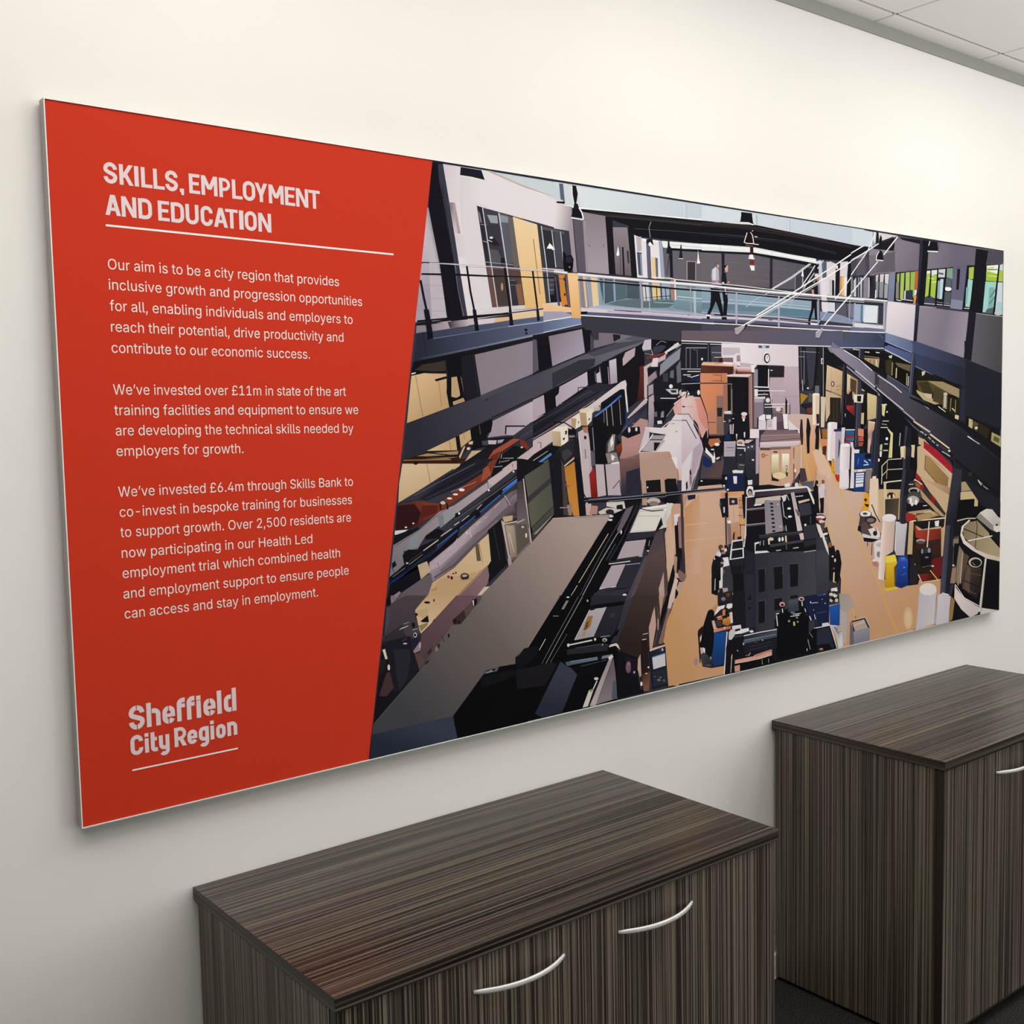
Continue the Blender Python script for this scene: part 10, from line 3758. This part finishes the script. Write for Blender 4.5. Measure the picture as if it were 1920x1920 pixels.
quad(bm, [(89.1, 995.8), (648.3, 991.4), (648.3, 994.8), (89.1, 999.2)])
mesh_obj('heading_rule', bm, M_RULE, panel)
LOGO = [('S', 87.2, 114.5, 149.5), ('h', 117.9, 142.4, 149.5), ('e', 145.7, 168.3, 149.2), ('f', 171.8, 186.9, 149.4), ('f', 189.8, 204.5, 149.1), ('i', 207.6, 216.6, 149.3), ('e', 220.4, 243.2, 149.4), ('l', 246.2, 254.8, 149.3), ('d', 259.2, 283.0, 149.8), ('C', 87.8, 109.6, 105.5), ('i', 112.6, 120.0, 105.6), ('t', 123.0, 135.1, 105.2), ('y', 137.5, 156.1, 105.9), ('R', 165.0, 187.1, 104.9), ('e', 188.7, 207.0, 104.9), ('g', 209.6, 228.6, 106.5), ('i', 231.5, 239.2, 105.5), ('o', 242.1, 260.4, 104.8), ('n', 263.6, 282.7, 105.5)]
bm = nb()
for ch, x0, x1, y0 in LOGO[:9]:
    letter(bm, ch, x0, x1, y0, 42.4 if ch in 'hld' else 41.4 if ch == 'S' else 41.0 if ch == 'f' else 40.0, 8.2, 7.8, 31.2)
for x, ya, yb in ((100.9, 184, 192), (100.9, 148, 158.5), (157.0, 171, 182), (157.0, 148, 158), (231.8, 171, 182), (231.8, 148, 158)):
    quad(bm, [(x - .7, ya), (x + .7, ya), (x + .7, yb), (x - .7, yb)], 1, 0.0002)
for ch, x0, x1, y0 in LOGO[9:]:
    letter(bm, ch, x0, x1, y0, 34.2, 7.0, 6.4, 25.2)
mesh_obj('logo_lettering', bm, [M_HEAD, M_RED], panel)
bm = nb()
quad(bm, [(88.8, 78.8), (282.5, 78.2), (282.5, 81.0), (88.8, 81.6)])
mesh_obj('logo_rule', bm, M_RULE, panel)


# ------------------------------------------------------------------ low cabinets
def bow_handle(chord, bulge, hgt, thick):
    """flat bow handle, ends on the door face (y = 0), bulging towards -y"""
    bm = nb()
    n = 20
    rings = []
    R = (chord * chord / 4 + bulge * bulge) / (2 * bulge)
    half = math.asin(chord / 2 / R)
    for i in range(n + 1):
        a = -half + 2 * half * i / n
        x, y = R * math.sin(a), -(R * math.cos(a) - (R - bulge))
        nx, ny = math.sin(a), -math.cos(a)
        e = abs(2 * i / n - 1)
        hh = hgt / 2 * (1 - 0.35 * max(0, e - .8) / .2)
        ring = []
        for q in range(8):
            ang = 2 * math.pi * (q + .5) / 8
            cx, cz = math.cos(ang), math.sin(ang)
            sx = thick / 2 * (abs(cx) ** .6) * (1 if cx > 0 else -1)
            sz = hh * (abs(cz) ** .6) * (1 if cz > 0 else -1)
            ring.append(bm.verts.new((x + nx * sx, y + ny * sx, sz)))
        rings.append(ring)
    for r0, r1 in zip(rings, rings[1:]):
        for q in range(8):
            bm.faces.new((r0[q], r0[(q + 1) % 8], r1[(q + 1) % 8], r1[q]))
    bm.faces.new(rings[0][::-1])
    bm.faces.new(rings[-1])
    bmesh.ops.recalc_face_normals(bm, faces=bm.faces)
    return bm


def cabinet(label, x, y, rz, w, d, h):
    """two-door cabinet; origin at the back-left floor corner of the top, front towards -y"""
    t = thing('low_cabinet', label, 'cabinet', (x, y, 0), rz, 'striped wood cabinets along the wall')
    TH, IN, DT, GAP_ = 0.0225, 0.005, 0.018, 0.004
    yd = -d + 0.005                  # front face of the doors
    ys = yd + DT + GAP_              # front edge of the carcass
    yb = -0.009                      # back of the carcass
    zb = 0.011
    bm = nb(); box(bm, 0, w, -d, 0, h - TH, h, 0.0009)
    bm.normal_update()
    for f in bm.faces:
        f.material_index = 1 if abs(f.normal.x) > .7 else 0
    mesh_obj('top', bm, [M_ZX, M_ZY], t)
    for xa in (IN, w - IN - .003 - .018):
        bm = nb(); box(bm, xa, xa + .018, ys, yb, zb, h - TH, 0.0006)
        mesh_obj('side_panel', bm, M_ZV, t)
    bm = nb(); box(bm, IN + .018, w - IN - .021, yb - .008, yb, zb + .02, h - TH); mesh_obj('back_panel', bm, M_INNER, t)
    bm = nb(); box(bm, IN + .018, w - IN - .021, ys + .002, yb - .008, zb, zb + .03); mesh_obj('base_panel', bm, M_INNER, t)
    xl, xr = IN - .001, w - IN - .003
    xm = (xl + xr) / 2
    for i, (a, b) in enumerate(((xl, xm - .0012), (xm + .0012, xr))):
        bm = nb()
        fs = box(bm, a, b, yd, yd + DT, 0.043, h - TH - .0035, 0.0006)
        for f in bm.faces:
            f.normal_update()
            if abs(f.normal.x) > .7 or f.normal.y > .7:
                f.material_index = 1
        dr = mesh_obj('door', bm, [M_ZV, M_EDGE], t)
        hx = (xm - .0615 - .0955) if i == 0 else (xm + .0660 + .0955)
        hd = mesh_obj('handle', bow_handle(0.191, 0.027, 0.0088, 0.0045), M_STEEL, dr, True)
        hd.location = (hx, yd, 0.6515)
        hd['label'] = 'curved satin metal bow handle'
    for fx in (.06, w - .06):
        for fy in (-.06, ys + .05):
            bm = nb()
            r = bmesh.ops.create_cone(bm, cap_ends=True, segments=20, radius1=.021, radius2=.017, depth=zb)
            bmesh.ops.translate(bm, verts=r['verts'], vec=(fx, fy, zb / 2))
            mesh_obj('foot', bm, M_FOOT, t)
    return t


cabinet('striped dark wood two-door cabinet in front, below the workshop photo and nearer the camera',
        0.1954, -0.0040, -0.0037, 1.0114, 0.5150, 0.731)
cabinet('striped dark wood cabinet farther right, partly cut off by the photo edge',
        1.842, -0.0040, -0.0015, 1.0044, 0.5100, 0.732)
